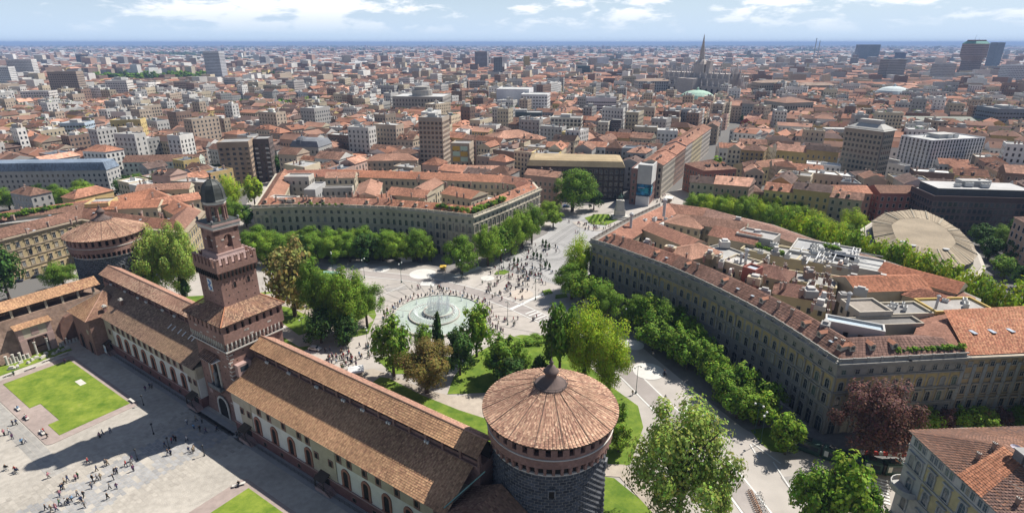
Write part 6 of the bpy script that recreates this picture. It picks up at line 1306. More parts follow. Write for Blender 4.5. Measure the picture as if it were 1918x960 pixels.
# ---- from two kilometres to the horizon
DW = MB(); rn3 = random.Random(99); DC = [(.42, .35, .29), (.52, .47, .41), (.62, .60, .57), (.36, .24, .19), (.45, .33, .26), (.30, .29, .29)]
DR = [(.33, .16, .105), (.24, .14, .105), (.38, .22, .165), (.34, .33, .32), (.5, .49, .48)]
for k in range(21000):
    u = rn3.random(); Y = 2050 * (13000 / 2050) ** (u ** 1.15); X = rn3.uniform(-1, 1) * (Y * .95 + 60)
    if sn(X * .0021, Y * .0017) < .30 and Y > 2600: continue
    w, d = rn3.uniform(14, 42) * (1 + Y / 9000), rn3.uniform(12, 24) * (1 + Y / 9000); h = rn3.uniform(10, 22); r = rn3.random()
    if r < .03: h = rn3.uniform(28, 48); w = rn3.uniform(18, 34)
    q = quad((X, Y), w, d, rn3.uniform(-.6, .6)); c, rc = jit(rn3.choice(DC), .2, rn3), jit(rn3.choice(DR), .25, rn3)
    if taken(q): continue
    if r < .6 and r > .03:
        DW.prism(q, 0, h, 0, c, top=False); a, b, cc, dd = (p + Z3 * h for p in q); m0, m1 = (a + dd) / 2 + Z3 * 4, (b + cc) / 2 + Z3 * 4; DW.face([a, b, m1, m0], 1, rc); DW.face([cc, dd, m0, m1], 1, rc); DW.face([b, cc, m1], 0, c); DW.face([dd, a, m0], 0, c)
    else: DW.prism(q, 0, h, 0, c, mt=1, ct=rn3.choice(((.45, .44, .43), (.3, .29, .28), (.6, .6, .58))))
tag(DW.build('distant_city', [paint, tilem]), 'distant low city spreading to the horizon', None, None, 'stuff')
for x, hh in ((1523, 14), (1530, 7)):
    c = P3(x, 112); mb = MB(); mb.lathe(Vector((c.x, c.y, 0)), [(4, 0), (2.2, 92 + hh * 2)], 8, 0, (.5, .5, .5)); tag(mb.build('smokestack', paint), 'thin far smokestack on the horizon' if hh > 10 else 'shorter far smokestack on the horizon', 'chimney')
# ================================================================ trees
rnd = random.Random(41)
SPEC = {'green': (.145, .245, .030), 'lime': (.30, .40, .030), 'dark': (.060, .120, .026), 'plane': (.25, .33, .065), 'tan': (.27, .245, .075), 'olive': (.18, .145, .040), 'copper': (.15, .080, .065), 'fresh': (.20, .31, .035)}
def crown_mesh(sp, seed, n, size, lobes=34, cone=False, sparse=1.0, flatb=.0):
    r = random.Random(seed); mb = MB(); base = SPEC[sp]; cl = []
    for k in range(lobes):
        while True:
            p = Vector((r.uniform(-1, 1), r.uniform(-1, 1), r.uniform(-1, 1)))
            if .15 < p.length < 1: break
        p = p.normalized() * (r.uniform(.34, .95))
        if cone: w = (1 - (p.z + 1) / 2) * .95 + .08; p.x *= w; p.y *= w
        elif p.z < -.55 and flatb: p.z = -.55
        cl.append((p, r.uniform(.20, .36) * (.7 if cone else 1), 1 + r.uniform(-.30, .30)))
    for k in range(n):
        c, rad, br = cl[k % lobes] if r.random() > .12 else (Vector((0, 0, 0)), .7, .9)
        d = Vector((r.gauss(0, 1), r.gauss(0, 1), r.gauss(0, 1))).normalized(); p = c + d * rad * (r.random() ** .4)
        if cone: 
            w = (1 - (p.z + 1) / 2) * 1.0 + .1; q_ = Vector((p.x, p.y)); 
            if q_.length > w: p.x *= w / q_.length; p.y *= w / q_.length
        nrm = (d * .9 + p * .5 + Vector((r.uniform(-.6, .6), r.uniform(-.6, .6), r.uniform(-.2, .8)))).normalized()
        x = nrm.orthogonal().normalized(); x.rotate(Matrix.Rotation(r.random() * 6.28, 3, nrm)); y = nrm.cross(x); s_ = size * r.uniform(.6, 1.35)
        cc = tuple(v * br * (1 + r.uniform(-.22, .22)) for v in base)
        mb.face([p - x * s_ - y * s_ * .55, p + x * s_ * .2 - y * s_ * .7, p + x * s_ + y * s_ * .3, p - x * s_ * .3 + y * s_ * .75], 0, cc)
    return mb.mesh('crown', [leafm])
NEARC = {s: [crown_mesh(s, 100 * i + k, 3400 if s not in ('tan',) else 2300, .066, lobes=40 + 8 * k) for k in range(3)] for i, s in enumerate(SPEC)}
BIGC = {s: crown_mesh(s, 400 + i, 18000, .027, lobes=44) for i, s in enumerate(('plane', 'copper', 'fresh', 'lime', 'olive', 'green'))}
FARC = {s: [crown_mesh(s, 900 + 10 * i + k, 620, .15, lobes=20) for k in range(3)] for i, s in enumerate(('green', 'lime', 'dark', 'fresh'))}
CONEC = {s: crown_mesh(s, 55 + i, 1300, .085, lobes=34, cone=True) for i, s in enumerate(('dark', 'green', 'fresh'))}
BUSHY = [crown_mesh('green', 70, 500, .15), crown_mesh('dark', 71, 500, .15), crown_mesh('fresh', 72, 500, .15)]
def trunk_mesh(seed):
    r = random.Random(seed); mb = MB(); mb.tube((0, 0, -.02), (0, 0, .3), .05, .036, 8); mb.tube((0, 0, .29), (.03, .02, .55), .037, .024, 7)
    for k in range(7):
        a = k * .9 + r.random(); z = .24 + .05 * k; l = r.uniform(.22, .34); e = Vector((math.cos(a) * l, math.sin(a) * l, z + r.uniform(.18, .3))); mb.tube((0, 0, z), e, .022, .008, 5); mb.tube(e, e + Vector((math.cos(a + .5) * .1, math.sin(a + .5) * .1, .1)), .008, .003, 4)
    return mb.mesh('trunk', [barkm])
TRUNK = [trunk_mesh(k) for k in range(3)]
TN = 0
def tree_at(b, h, r, sp, label, group=None, cat='tree', far=False, kind='round', low=.14, name=None):
    global TN; TN += 1
    t = thing(name or {'copper': 'copper_beech', 'plane': 'plane_tree', 'olive': 'evergreen_oak'}.get(sp, 'tree'), label, cat, (b.x, b.y, 0), group); k = TN % 3
    k2 = min(h, r * 1.7); put('trunk', TRUNK[k], t, rz=TN * 1.3, sc=(k2, k2, h), local=True)
    cm = CONEC[sp] if kind == 'cone' else (FARC[sp][k] if far else (BIGC[sp] if r > 6 and sp in BIGC else NEARC[sp][k])); sh = h * (1 - low) / 2
    put('crown', cm, t, (0, 0, h * low + sh), TN * 2.4, (r * 1.04, r * 1.04, sh * 1.05), local=True)
    return t
def tree(bx, by, ty, w, sp, label, group=None, **k):
    b = P3(bx, by); h = max(2.5, zat(b.x, b.y, ty)); return tree_at(b, h, w / 2 * depth(b.x, b.y, h / 2) / F, sp, label, group, **k)
for a in [(18, 560, 462, 62, 'dark', 'dark tree by the parked cars beyond the old wall'), (122, 542, 492, 62, 'green', 'small green tree between old wall and ochre block'),
          (300, 560, 420, 84, 'plane', 'pale plane tree left of the gate tower'), (344, 556, 414, 72, 'plane', 'second pale plane tree close behind the gate tower'), (347, 556, 520, 26, 'dark', 'dark round shrub under the plane trees'),
          (435, 402, 328, 58, 'lime', 'bright lime tree beside the dome of the gate tower'), (442, 430, 372, 44, 'green', 'green street tree below the lime tree'), (462, 425, 385, 40, 'dark', 'dark street tree at the corner of the crescent palazzo'), (478, 385, 330, 36, 'lime', 'lime tree on the side street'), (520, 330, 290, 40, 'dark', 'dark tree behind the crescent palazzo'),
          (553, 592, 450, 104, 'tan', 'bare brownish tree with open crown beside the gate tower'), (602, 612, 488, 66, 'green', 'slim green tree beside the brownish tree'), (630, 622, 518, 84, 'green', 'large green tree in the clump left of fountain'), (655, 628, 505, 78, 'fresh', 'tallest tree of the clump left of fountain'), (688, 612, 522, 68, 'green', 'round tree at the right end of the clump by the fountain'), (602, 642, 580, 60, 'dark', 'dark shrub under the left clump'), (650, 645, 590, 54, 'dark', 'second dark shrub under the left clump'), (622, 560, 505, 44, 'green', 'small tree behind the green kiosk'), (575, 545, 495, 48, 'green', 'tree behind the brownish tree'),
          (738, 704, 592, 74, 'green', 'green tree just left of the fountain basin'), (800, 735, 634, 112, 'olive', 'broad olive-brown evergreen before the fountain'), (862, 702, 618, 58, 'dark', 'dark green tree right of the olive-brown evergreen'), (893, 668, 568, 64, 'fresh', 'light green tree overlapping the fountain basin'), (942, 708, 624, 74, 'green', 'green tree on the lawn by the round tower'), (952, 722, 664, 74, 'dark', 'dark spreading yew on the lawn'), (795, 662, 608, 36, 'green', 'small tree at the fountain edge'),
          (1048, 700, 560, 74, 'green', 'tall dark-trunked tree behind the near round tower'), (1094, 722, 572, 88, 'lime', 'yellow-green tree behind the near round tower'), (1140, 738, 600, 84, 'lime', 'second yellow-green tree right of the near tower'), (1150, 800, 748, 44, 'green', 'small tree at the foot of the near tower'), (1158, 845, 790, 50, 'fresh', 'low tree between near tower and plane tree'), (1010, 705, 665, 36, 'dark', 'dark bush near the tower finial'), (980, 690, 655, 30, 'green', 'green bush on the lawn'),
          (1268, 978, 756, 192, 'plane', 'huge pale plane tree in front of the road'), (1345, 985, 900, 40, 'plane', 'young plane tree below the huge one'),
          (1626, 862, 718, 150, 'copper', 'big copper beech in front of the curved palazzo'),
          (1562, 985, 856, 108, 'fresh', 'large green tree by the pedestrian crossing'), (1508, 985, 878, 78, 'green', 'left tree of the pair by the crossing'), (1608, 1000, 908, 76, 'green', 'right tree of the clump by the crossing'),
          (865, 514, 446, 66, 'green', 'rounded tree on the square before the crescent palazzo'), (1080, 542, 444, 60, 'lime', 'bright tree at the corner of the curved palazzo'), (1072, 396, 320, 82, 'green', 'very large round tree before the dark office'), (1112, 393, 352, 34, 'dark', 'small dark tree beside the very large round tree'), (1030, 408, 376, 42, 'fresh', 'tree at the end of the crescent palazzo'), (1036, 425, 392, 36, 'fresh', 'lower tree at the end of the crescent palazzo'),
          (1066, 288, 252, 46, 'lime', 'bright tree among flats beyond the dark office'), (1470, 850, 778, 62, 'fresh', 'single tree on the verge beside the tram'), (1690, 812, 768, 44, 'fresh', 'small tree behind the copper beech')]:
    bx, by, ty, w, sp, lab = a; far = False; tree(bx, by, ty, w, sp, lab, low=.05 if 'shrub' in lab or 'bush' in lab or 'yew' in lab else .14)
tree(822, 668, 572, 34, 'dark', 'narrow conical tree in front of the fountain jets', kind='cone', low=.04)
ADJ = {'green': 'mid-green', 'fresh': 'fresh green', 'dark': 'dark green', 'lime': 'yellow-green', 'copper': 'purple-leaved', 'tan': 'tan-leaved'}
def row(pts, w, hpx, sps, label, group, **k):
    for i, (x, y) in enumerate(pts): tree(x, y, y - hpx + rnd.uniform(-5, 5), w * rnd.uniform(.88, 1.14), sps[i % len(sps)], ADJ[sps[i % len(sps)]] + ' ' + label, group, **k)
row([(470 + 31 * k, 492 + (k % 2) * 3 - k * .4) for k in range(11)], 54, 54, ['green', 'fresh', 'green', 'dark'], 'street tree in the row before the crescent palazzo', 'trees before the crescent palazzo')
row([(486 + 34 * k, 478) for k in range(8)], 52, 48, ['green', 'green', 'fresh'], 'street tree in the second row by the crescent wall', 'trees before the crescent palazzo')
row([(914, 498), (938, 488), (958, 478), (978, 466), (996, 457)], 50, 72, ['fresh', 'green', 'fresh'], 'street tree along the right end of the crescent palazzo', 'trees at the right end of the crescent')
row([(760, 490), (790, 492), (808, 490)], 22, 36, ['fresh'], 'slender young tree on the square edge', 'young trees on the square')
row([(1070, 560), (1092, 570), (1122, 582), (1138, 602), (1188, 612), (1214, 620), (1246, 630), (1222, 655), (1252, 668), (1280, 652), (1286, 690), (1314, 690), (1330, 712), (1346, 728), (1352, 752), (1386, 748), (1380, 782), (1420, 795), (1432, 775), (1270, 680), (1230, 640), (1300, 668)], 60, 62, ['green', 'fresh', 'green', 'green'], 'street tree in the double row along the curved palazzo', 'trees along the curved palazzo', low=.10)
row([(1730, 815), (1760, 818), (1800, 812), (1830, 815), (1900, 805), (1935, 808)], 46, 48, ['fresh', 'copper', 'fresh', 'fresh', 'green'], 'low tree in the row behind the corner house', 'trees behind the corner house')
row([(1842, 812), (1868, 812)], 42, 50, ['tan', 'copper'], 'tree in the row behind the corner house', 'brown trees behind the corner house')
row([(1302 + 23 * k, 412 + 3.4 * k) for k in range(10)] + [(1320 + 40 * k, 402 + 6 * k) for k in range(5)], 48, 52, ['fresh', 'lime', 'fresh', 'lime'], 'tree in the leafy street behind the curved palazzo', 'trees of the leafy street')
row([(1528, 468), (1552, 474), (1578, 476), (1592, 455)], 54, 56, ['lime', 'lime', 'green'], 'tree beside the theatre', 'lime trees beside the theatre')
bk = inset(Rp, -7)
for k in range(17):
    f = k / 16 * 4; e = min(int(f), 3); c = bk[13 + e].lerp(bk[14 + e], f - e); tree_at(c, rnd.uniform(25.5, 28.5), rnd.uniform(4.8, 6), ('lime', 'fresh', 'lime')[k % 3], ('yellow-green', 'fresh green', 'yellow-green')[k % 3] + ' tree in the row between theatre and curved palazzo', 'trees behind the curved palazzo', low=.2)
for k in range(7): c = bk[13].lerp(bk[12] + Vector((12, 0, 0)), .1 + k * .2); tree_at(c + Vector((6, 0, 0)), 25, 5, 'lime', 'yellow-green tree behind the ochre palazzo', 'trees behind the ochre palazzo', low=.2)
row([(1838, 462), (1868, 470), (1892, 460), (1905, 500), (1880, 520), (1915, 540), (1850, 485)], 46, 46, ['dark', 'green', 'dark'], 'tree in the garden right of the theatre', 'garden trees right of the theatre')
row([(75, 392), (108, 390), (165, 386), (240, 372), (265, 370), (310, 364), (400, 350), (20, 396), (140, 392), (50, 398)], 48, 46, ['dark', 'green', 'fresh'], 'garden tree behind the ochre block', 'garden trees behind the ochre block')
row([(600, 326), (625, 328), (680, 325), (585, 330), (820, 335), (845, 337)], 40, 26, ['lime', 'fresh'], 'tree in the street behind the crescent palazzo', 'street trees behind the crescent')
def far_row(x0, y0, x1, y1, n, w, hpx, sps, label, group):
    for k in range(n):
        x, y = lerp(x0, x1, (k + rnd.uniform(.1, .9)) / n), lerp(y0, y1, k / n) + rnd.uniform(-3, 3); b = P3(x, y); h = rnd.uniform(.8, 1.2) * hpx * depth(b.x, b.y, 5) / F * 1.1; tree_at(b, min(h, 24), w / 2 * depth(b.x, b.y, 5) / F * rnd.uniform(.8, 1.2), rnd.choice(sps), label, group, far=True, low=.05)
far_row(140, 152, 400, 150, 34, 17, 15, ['dark', 'green', 'green'], 'tree of the city park before the white tower', 'trees of the far city park')
far_row(445, 210, 590, 205, 14, 20, 18, ['green', 'dark', 'fresh'], 'tree among roofs left of the grey bank palace', 'trees among roofs at left centre')
far_row(480, 150, 560, 146, 10, 14, 11, ['green', 'dark'], 'far tree right of the white tower', 'far trees right of the white tower')
far_row(700, 158, 765, 156, 7, 16, 10, ['dark'], 'dark far tree above the bank palace', 'dark trees above the bank palace')
far_row(855, 168, 880, 166, 3, 18, 14, ['green'], 'tree near the far centre of the city', 'trees near the far centre')
far_row(0, 240, 40, 236, 4, 22, 22, ['fresh', 'green'], 'tree at the left edge of the roofs', 'trees at the left edge')
far_row(330, 200, 470, 190, 8, 18, 15, ['green', 'fresh'], 'tree in a court left of the domed palazzo', 'court trees at left')
far_row(1440, 140, 1500, 138, 6, 14, 9, ['green', 'dark'], 'far tree right of the cathedral', 'far trees right of the cathedral')
for k, c in enumerate(COURTS[:60]):
    if taken([c + Vector(q) for q in ((-3, -3, 0), (3, -3, 0), (3, 3, 0), (-3, 3, 0))]): continue
    tree_at(c, rnd.uniform(10, 17), rnd.uniform(4, 6.5), rnd.choice(('green', 'dark', 'fresh')), 'tree rising from an inner court of the city', 'trees in inner courts', far=True, low=.08)
# wooded belts far out: one mass
mb = MB(); r3 = random.Random(8)
for k in range(9000):
    Y = 2400 * (16000 / 2400) ** r3.random(); X = r3.uniform(-1, 1) * Y * .95
    if sn(X * .0021, Y * .0017) > .42 and r3.random() > .12: continue
    s_ = r3.uniform(6, 13) * (1 + Y / 7000); c = Vector((X, Y, s_ * .45)); cc = jit((.05, .085, .03), .4, r3); q = [c + Vector((math.cos(a * 1.257 + k) * s_ * r3.uniform(.7, 1.2), math.sin(a * 1.257 + k) * s_ * r3.uniform(.7, 1.2), -s_ * .5)) for a in range(5)]; top = c + Vector((r3.uniform(-2, 2), r3.uniform(-2, 2), s_ * .55)); mid = [p.lerp(c, .1) + Z3 * s_ * .65 for p in q]
    for j in range(5): mb.face([q[j], q[(j + 1) % 5], mid[(j + 1) % 5], mid[j]], 0, jit(cc, .2, r3)); mb.face([mid[j], mid[(j + 1) % 5], top], 0, jit(cc, .2, r3))
tag(mb.build('distant_woods', leafm), 'dark green belts of trees in the distant suburbs', None, None, 'stuff')
# hedges and roof gardens
def hedge(t, pts, z, s_, nm='terrace_plant', n=10):
    for i in range(n):
        f = i / (n - 1) * (len(pts) - 1); k = min(int(f), len(pts) - 2); a = P3(*pts[k], z); b = P3(*pts[k + 1], z); c = a.lerp(b, f - k); m = s_ * rnd.uniform(.7, 1.3); put(nm, BUSHY[i % 3], t, c + Z3 * m * .5, i * 1.1, (m, m, m * .8))
hedge(tL, [(820, 388), (885, 398), (905, 390), (945, 374)], 22.2, 1.7, n=22); hedge(tR, [(1680, 658), (1800, 652)], 21.8, 1.0, n=12); hedge(tR, [(1545, 462), (1570, 470)], 23, 1.2, n=5); hedge(tR, [(1420, 462), (1470, 480)], 22.4, 1.3, n=8); hedge(tL, [(560, 382), (640, 384)], 22.2, .9, n=8)
hedge(bpy.data.objects['ochre_block'], [(0, 408), (60, 398), (130, 388)], 21.5, 1.6, n=16)
for x, y, w, hh, lab in ((1000, 640, 30, 1.5, 'low rounded hedge on the lawn before the square'), (1130, 752, 18, 1.5, 'low bush below the yellow-green trees')):
    b = P3(x, y); r = w * depth(b.x, b.y, 0) / F; o = tag(put('hedge', NEARC['green'][0], None, b + Z3 * 1.0, .4, (r, r * .7, hh)), lab, 'hedge')
pot = MB(); pot.lathe(O3, [(.5, 0), (.62, .7), (.5, .7)], 8); potm = pot.mesh('planter', [graysto])
for x, y in ((963, 494), (970, 495), (999, 484), (1006, 485), (1013, 487), (1016.5, 459), (1022.5, 460), (1021.5, 468), (1028.5, 467), (1021.5, 503), (1029, 505)):
    b = P3(x, y); t = thing('potted_tree', 'small clipped conical tree in a planter on the tram square', 'potted tree', b, 'potted trees on the tram square'); put('planter', potm, t, local=True); put('crown', CONEC['dark'], t, (0, 0, 2.2), x, (1.0, 1.0, 1.6), local=True)
# ================================================================ fountain
fc = P3(822, 590); t = thing('fountain', 'great round fountain with tall white jets in the square', 'fountain', fc)
def ringm(mb, c, r0, r1, z0, z1, n=64): mb.lathe(c, [(r1, z0), (r1, z1), (r0, z1), (r0, z0)], n, cap=False)
fst = mat('fountain_stone', (.45, .42, .375), var=.14); wat = mat('fountain_water', (.42, .48, .42), rough=.14, var=.12, scale=.8, spec=.5, bump=.4, bscale=2)
mb = MB(); ringm(mb, fc, 16.6, 17.4, 0, .75); mb.build('basin_rim', fst, t)
mb = MB(); mb.lathe(fc, [(16.6, .3), (16.6, .42)], 64); mb.build('water', wat, t)
mb = MB(); ringm(mb, fc + Vector((-1.5, -.5, 0)), 9.1, 9.5, .3, 1.05); mb.build('inner_wall', fst, t)
mb = MB(); mb.lathe(fc + Vector((-1.5, -.5, 0)), [(9.0, .8), (9.0, .95)], 48); mb.build('inner_water', wat, t)
mb = MB(); ringm(mb, fc + Vector((0, .5, 0)), 5.2, 5.7, .5, 2.0); mb.build('drum', fst, t); mb = MB(); mb.lathe(fc + Vector((0, .5, 0)), [(5.25, 1.5), (5.2, 1.75)], 40); mb.build('upper_water', wat, t)
for k in range(5): mb = MB(); a = k * 1.26 + .4; d = Vector((math.cos(a), math.sin(a), 0)); mb.bx(fc, d, Vector((-d.y, d.x, 0)), 9.7, 16.6, -.12, .12, .3, .5); mb.build('basin_divider', fst, t)
jm = bpy.data.materials.new('white_water'); jm.use_nodes = True; tt = jm.node_tree; bb = tt.nodes['Principled BSDF']; bb.inputs['Base Color'].default_value = (.9, .93, .95, 1); bb.inputs['Roughness'].default_value = .6; bb.inputs['Alpha'].default_value = .55
mb = MB(); c0 = fc + Vector((0, .5, 0))
for k in range(72):
    a = 2 * math.pi * k / 72; r = 3.2 + .8 * rnd.random(); p = c0 + Vector((math.cos(a) * r, math.sin(a) * r, 1.7)); h = rnd.uniform(4.2, 6.6); mb.tube(p, p + Vector((math.cos(a) * .2, math.sin(a) * .2, h)), .10, .04, 5)
for k in range(30): a = rnd.random() * 6.28; r = 2.6 * rnd.random(); p = c0 + Vector((math.cos(a) * r, math.sin(a) * r, 1.7)); mb.tube(p, p + Z3 * rnd.uniform(3, 6.5), .12, .04, 5)
for k in range(44):
    a = 2 * math.pi * k / 44; p = fc + Vector((-1.5 + math.cos(a) * 8.9, -.5 + math.sin(a) * 8.9, 1.2)); q = p - Vector((math.cos(a), math.sin(a), 0)) * 1.2 + Z3 * 1.6; e = q - Vector((math.cos(a), math.sin(a), 0)) * 1.5 - Z3 * 1.5; mb.tube(p, q, .1, .09, 4); mb.tube(q, e, .09, .14, 4)
for k in range(40): a = rnd.random() * 6.28; p = c0 + Vector((math.cos(a) * 5.75, math.sin(a) * 5.75, 2.0)); mb.tube(p, p + Vector((math.cos(a) * .5, math.sin(a) * .5, -1.1)), .08, .16, 4)
for a, r in ((.2, 13), (.6, 12), (1.0, 14), (1.6, 13.5), (2.4, 13), (5.6, 13), (4.4, 13.5), (3.3, 13)): p = fc + Vector((math.cos(a) * r, math.sin(a) * r, .4)); mb.tube(p, p + Z3 * 2.3, .45, .06, 6)
stuffpart(mb.build('water_jets', jm, t))
# ================================================================ monument and garden
c = P3(1160, 408); t = thing('monument', 'bronze rider on a pale stepped stone pedestal', 'monument', c); mb = MB(); X1, Y1 = Vector((1, 0, 0)), Vector((0, 1, 0))
for w, d, z0, z1 in ((5.2, 4.2, 0, .8), (4.4, 3.4, .8, 1.6), (2.9, 2.1, 1.6, 5.0)): mb.bx(c, X1, Y1, -w, w, -d, d, z0, z1)
mb.box8([c + Vector((a * 2.6, b * 1.8, 5)) for a, b in ((-1, -1), (1, -1), (1, 1), (-1, 1))] + [c + Vector((a * 1.9, b * 1.2, 10)) for a, b in ((-1, -1), (1, -1), (1, 1), (-1, 1))]); mb.bx(c, X1, Y1, -2.2, 2.2, -1.5, 1.5, 10, 10.6); mb.build('pedestal', marble, t)
bz = mat('bronze', (.09, .16, .13), rough=.5); mb = MB(); o = c + Z3 * 10.6
mb.tube(o + Vector((-1.1, 0, 1.9)), o + Vector((1.0, 0, 2.0)), .55, .6, 8); mb.tube(o + Vector((1.0, 0, 2.1)), o + Vector((1.7, 0, 3.1)), .4, .25, 7); mb.tube(o + Vector((1.6, 0, 3.1)), o + Vector((2.2, 0, 2.7)), .25, .14, 6)
for x, y in ((-1, -.3), (-.9, .3), (.9, -.3), (1.1, .3)): mb.tube(o + Vector((x, y, 1.8)), o + Vector((x + .05, y, 0)), .2, .11, 5)
mb.tube(o + Vector((-1.2, 0, 2)), o + Vector((-1.7, 0, .9)), .14, .05, 5); h_ = mb.build('horse', bz, t)
mb = MB(); mb.tube(o + Vector((.05, 0, 2.3)), o + Vector((.1, 0, 3.5)), .34, .4, 8); mb.lathe(o + Vector((.1, 0, 3.6)), [(.12, 0), (.24, .2), (.22, .45), (.05, .6)], 8)
for s_ in (-1, 1): mb.tube(o + Vector((.1, .4 * s_, 3.4)), o + Vector((.6, .45 * s_, 2.7)), .12, .09, 5); mb.tube(o + Vector((.1, .3 * s_, 2.5)), o + Vector((.5, .62 * s_, 1.5)), .18, .12, 5)
mb.build('rider', bz, t)
gp = G([(1095, 408), (1118, 401), (1150, 402), (1158, 412), (1135, 422), (1108, 420)]); flat('parterre_lawn', gp, .18, parkg, 'oval lawn before the monument')
for k in range(5):
    a, b = P3(1104 + k * 10, 417 - k * 1.2), P3(1112 + k * 9, 404); t = thing('clipped_hedge', 'clipped box hedge strip in the oval garden', 'hedge', a, 'clipped hedges of the oval garden')
    for i in range(6): put('bush', BUSHY[0], t, a.lerp(b, i / 5) + Z3 * .5, i, (.9, .9, .6))
ribbon('garden_path', G([(1080, 415), (1092, 424), (1115, 430), (1140, 428), (1160, 420)]), 3, .16, pave, 'pale path round the oval garden')
# ================================================================ lamps
def lamp_parts(h):
    P = {}; mb = MB(); mb.lathe(O3, [(.28, 0), (.28, .5), (.14, .8), (.09, 1.2), (.06, h)], 8); P['pole'] = mb.mesh('pole', [green_iron])
    mb = MB(); mb.tube((-1.0, 0, h - .3), (1.0, 0, h - .3), .04, .04, 5); mb.tube((-1.0, 0, h - .3), (0, 0, h), .03, .03, 4); mb.tube((1.0, 0, h - .3), (0, 0, h), .03, .03, 4); P['arm'] = mb.mesh('arm', [green_iron])
    mb = MB(); mb.lathe(O3, [(.05, .1), (.25, 0), (.3, -.2), (.22, -.42), (.08, -.5)], 8); P['lamp_head'] = mb.mesh('lamp_head', [whitep]); return P
LP = lamp_parts(9.2)
for x, y in ((1191, 736), (752, 529), (683, 521), (1003, 561), (865, 521), (943, 502), (1012, 520), (1053, 541), (1413, 811), (1424, 829), (912, 492), (624, 508), (838, 700), (951, 608), (570, 640), (690, 660), (1175, 620), (1500, 985), (1085, 450)):
    b = P3(x, y); t = thing('street_lamp', 'tall green street lamp with two pale heads', 'street lamp', b, 'street lamps of the square'); put('pole', LP['pole'], t, local=True); put('arm', LP['arm'], t, rz=x, local=True)
    for s_ in (-1, 1): put('lamp_head', LP['lamp_head'], t, (s_ * math.cos(x), s_ * math.sin(x), 8.9), local=True)
for u, v in ((-10, -14), (-3, -21), (-1, -14.5), (9, -11), (-25.5, -9.4), (-73.5, -30), (24.5, -33)):
    b = CW(u, v); t = thing('courtyard_post', 'short dark lamp post in the castle courtyard', 'lamp post', b, 'courtyard posts'); mb = MB(); mb.lathe(b, [(.2, 0), (.2, .4), (.08, .6), (.07, 2.9)], 7); mb.build('post', iron, t); mb = MB(); mb.lathe(b, [(.1, 2.9), (.26, 3.0), (.26, 3.3), (.05, 3.45)], 8); mb.build('lantern', iron, t)
bol = MB(); bol.lathe(O3, [(.14, 0), (.14, .75), (.1, .9), (.02, .95)], 7); bolm = bol.mesh('bollard', [marble])
for a, b, n in (((918, 494), (985, 517), 16), ((912, 508), (985, 530), 14), ((1010, 514), (1050, 535), 12), ((985, 535), (1040, 556), 10)):
    for k in range(n): tag(put('bollard', bolm, None, P3(lerp(a[0], b[0], k / (n - 1)), lerp(a[1], b[1], k / (n - 1)))), 'short pale stone bollard in the lines edging the tram square', 'bollard', 'bollards edging the tram square')
# ================================================================ benches, bins, stalls
ben = MB(); ben.bx(O3, X1, Y1, -1.4, 1.4, -.35, .35, .38, .5); benm = ben.mesh('seat', [marble]); bl_ = MB(); bl_.bx(O3, X1, Y1, -.12, .12, -.3, .3, 0, .38); blm = bl_.mesh('leg', [marble])
for u, v, a, lab in ((-45, -30.2, 0, 'stone bench on the lawn border with a sitter'), (-34, -30.2, 0, 'stone bench at the lawn corner'), (-30, -10.4, 0, 'stone bench beside the lawn top edge'), (-52, -30, 0, 'stone bench by the notch of the lawn'), (-76, -11, 90, 'stone bench on the walk by the ruin lawn'), (-76, -15, 90, 'stone bench on the walk opposite the portal'), (-74.5, -20, 90, 'stone bench on the walk by the column stumps'), (-75.5, -25, 90, 'stone bench at the far end of the ruin walk'), (25.5, -12, 60, 'stone bench at the second lawn')):
    t = thing('bench', lab, 'bench', CW(u, v)); put('seat', benm, t, (0, 0, .12), A0 + R(a), local=True); ex_ = Vector((math.cos(A0 + R(a)), math.sin(A0 + R(a)), 0))
    for s_ in (-1, 1): put('leg', blm, t, ex_ * s_ + Z3 * .12, A0 + R(a), local=True)
def stall(x, y, w, d, h, yaw, canopy, label, name='market_stall', body=None):
    c = P3(x, y); t = thing(name, label, 'stall', c); ex_, ey_ = Vector((math.cos(yaw), math.sin(yaw), 0)), Vector((-math.sin(yaw), math.cos(yaw), 0)); mb = MB()
    q = [c + ex_ * a * w / 2 + ey_ * b * d / 2 for a, b in ((-1, -1), (1, -1), (1, 1), (-1, 1))]
    for k in range(4): mb.face([q[k] + Z3 * (h - .6), q[(k + 1) % 4] + Z3 * (h - .6), c + Z3 * h] , 0, canopy)
    for k in range(4): mb.face([q[k] + Z3 * (h - .95), q[(k + 1) % 4] + Z3 * (h - .95), q[(k + 1) % 4] + Z3 * (h - .6), q[k] + Z3 * (h - .6)], 0, canopy)
    mb.build('canopy', paint, t)
    for k in range(4): mb = MB(); mb.tube(q[k].lerp(c, .05), q[k].lerp(c, .05) + Z3 * (h - .6), .05, .05, 5); mb.build('pole', iron, t)
    mb = MB(); mb.bx(c, ex_, ey_, -w * .4, w * .4, -d * .35, d * .35, 0, body[1] if body else 1.0, 0, body[0] if body else (.4, .33, .25)); mb.build('counter', paint, t)
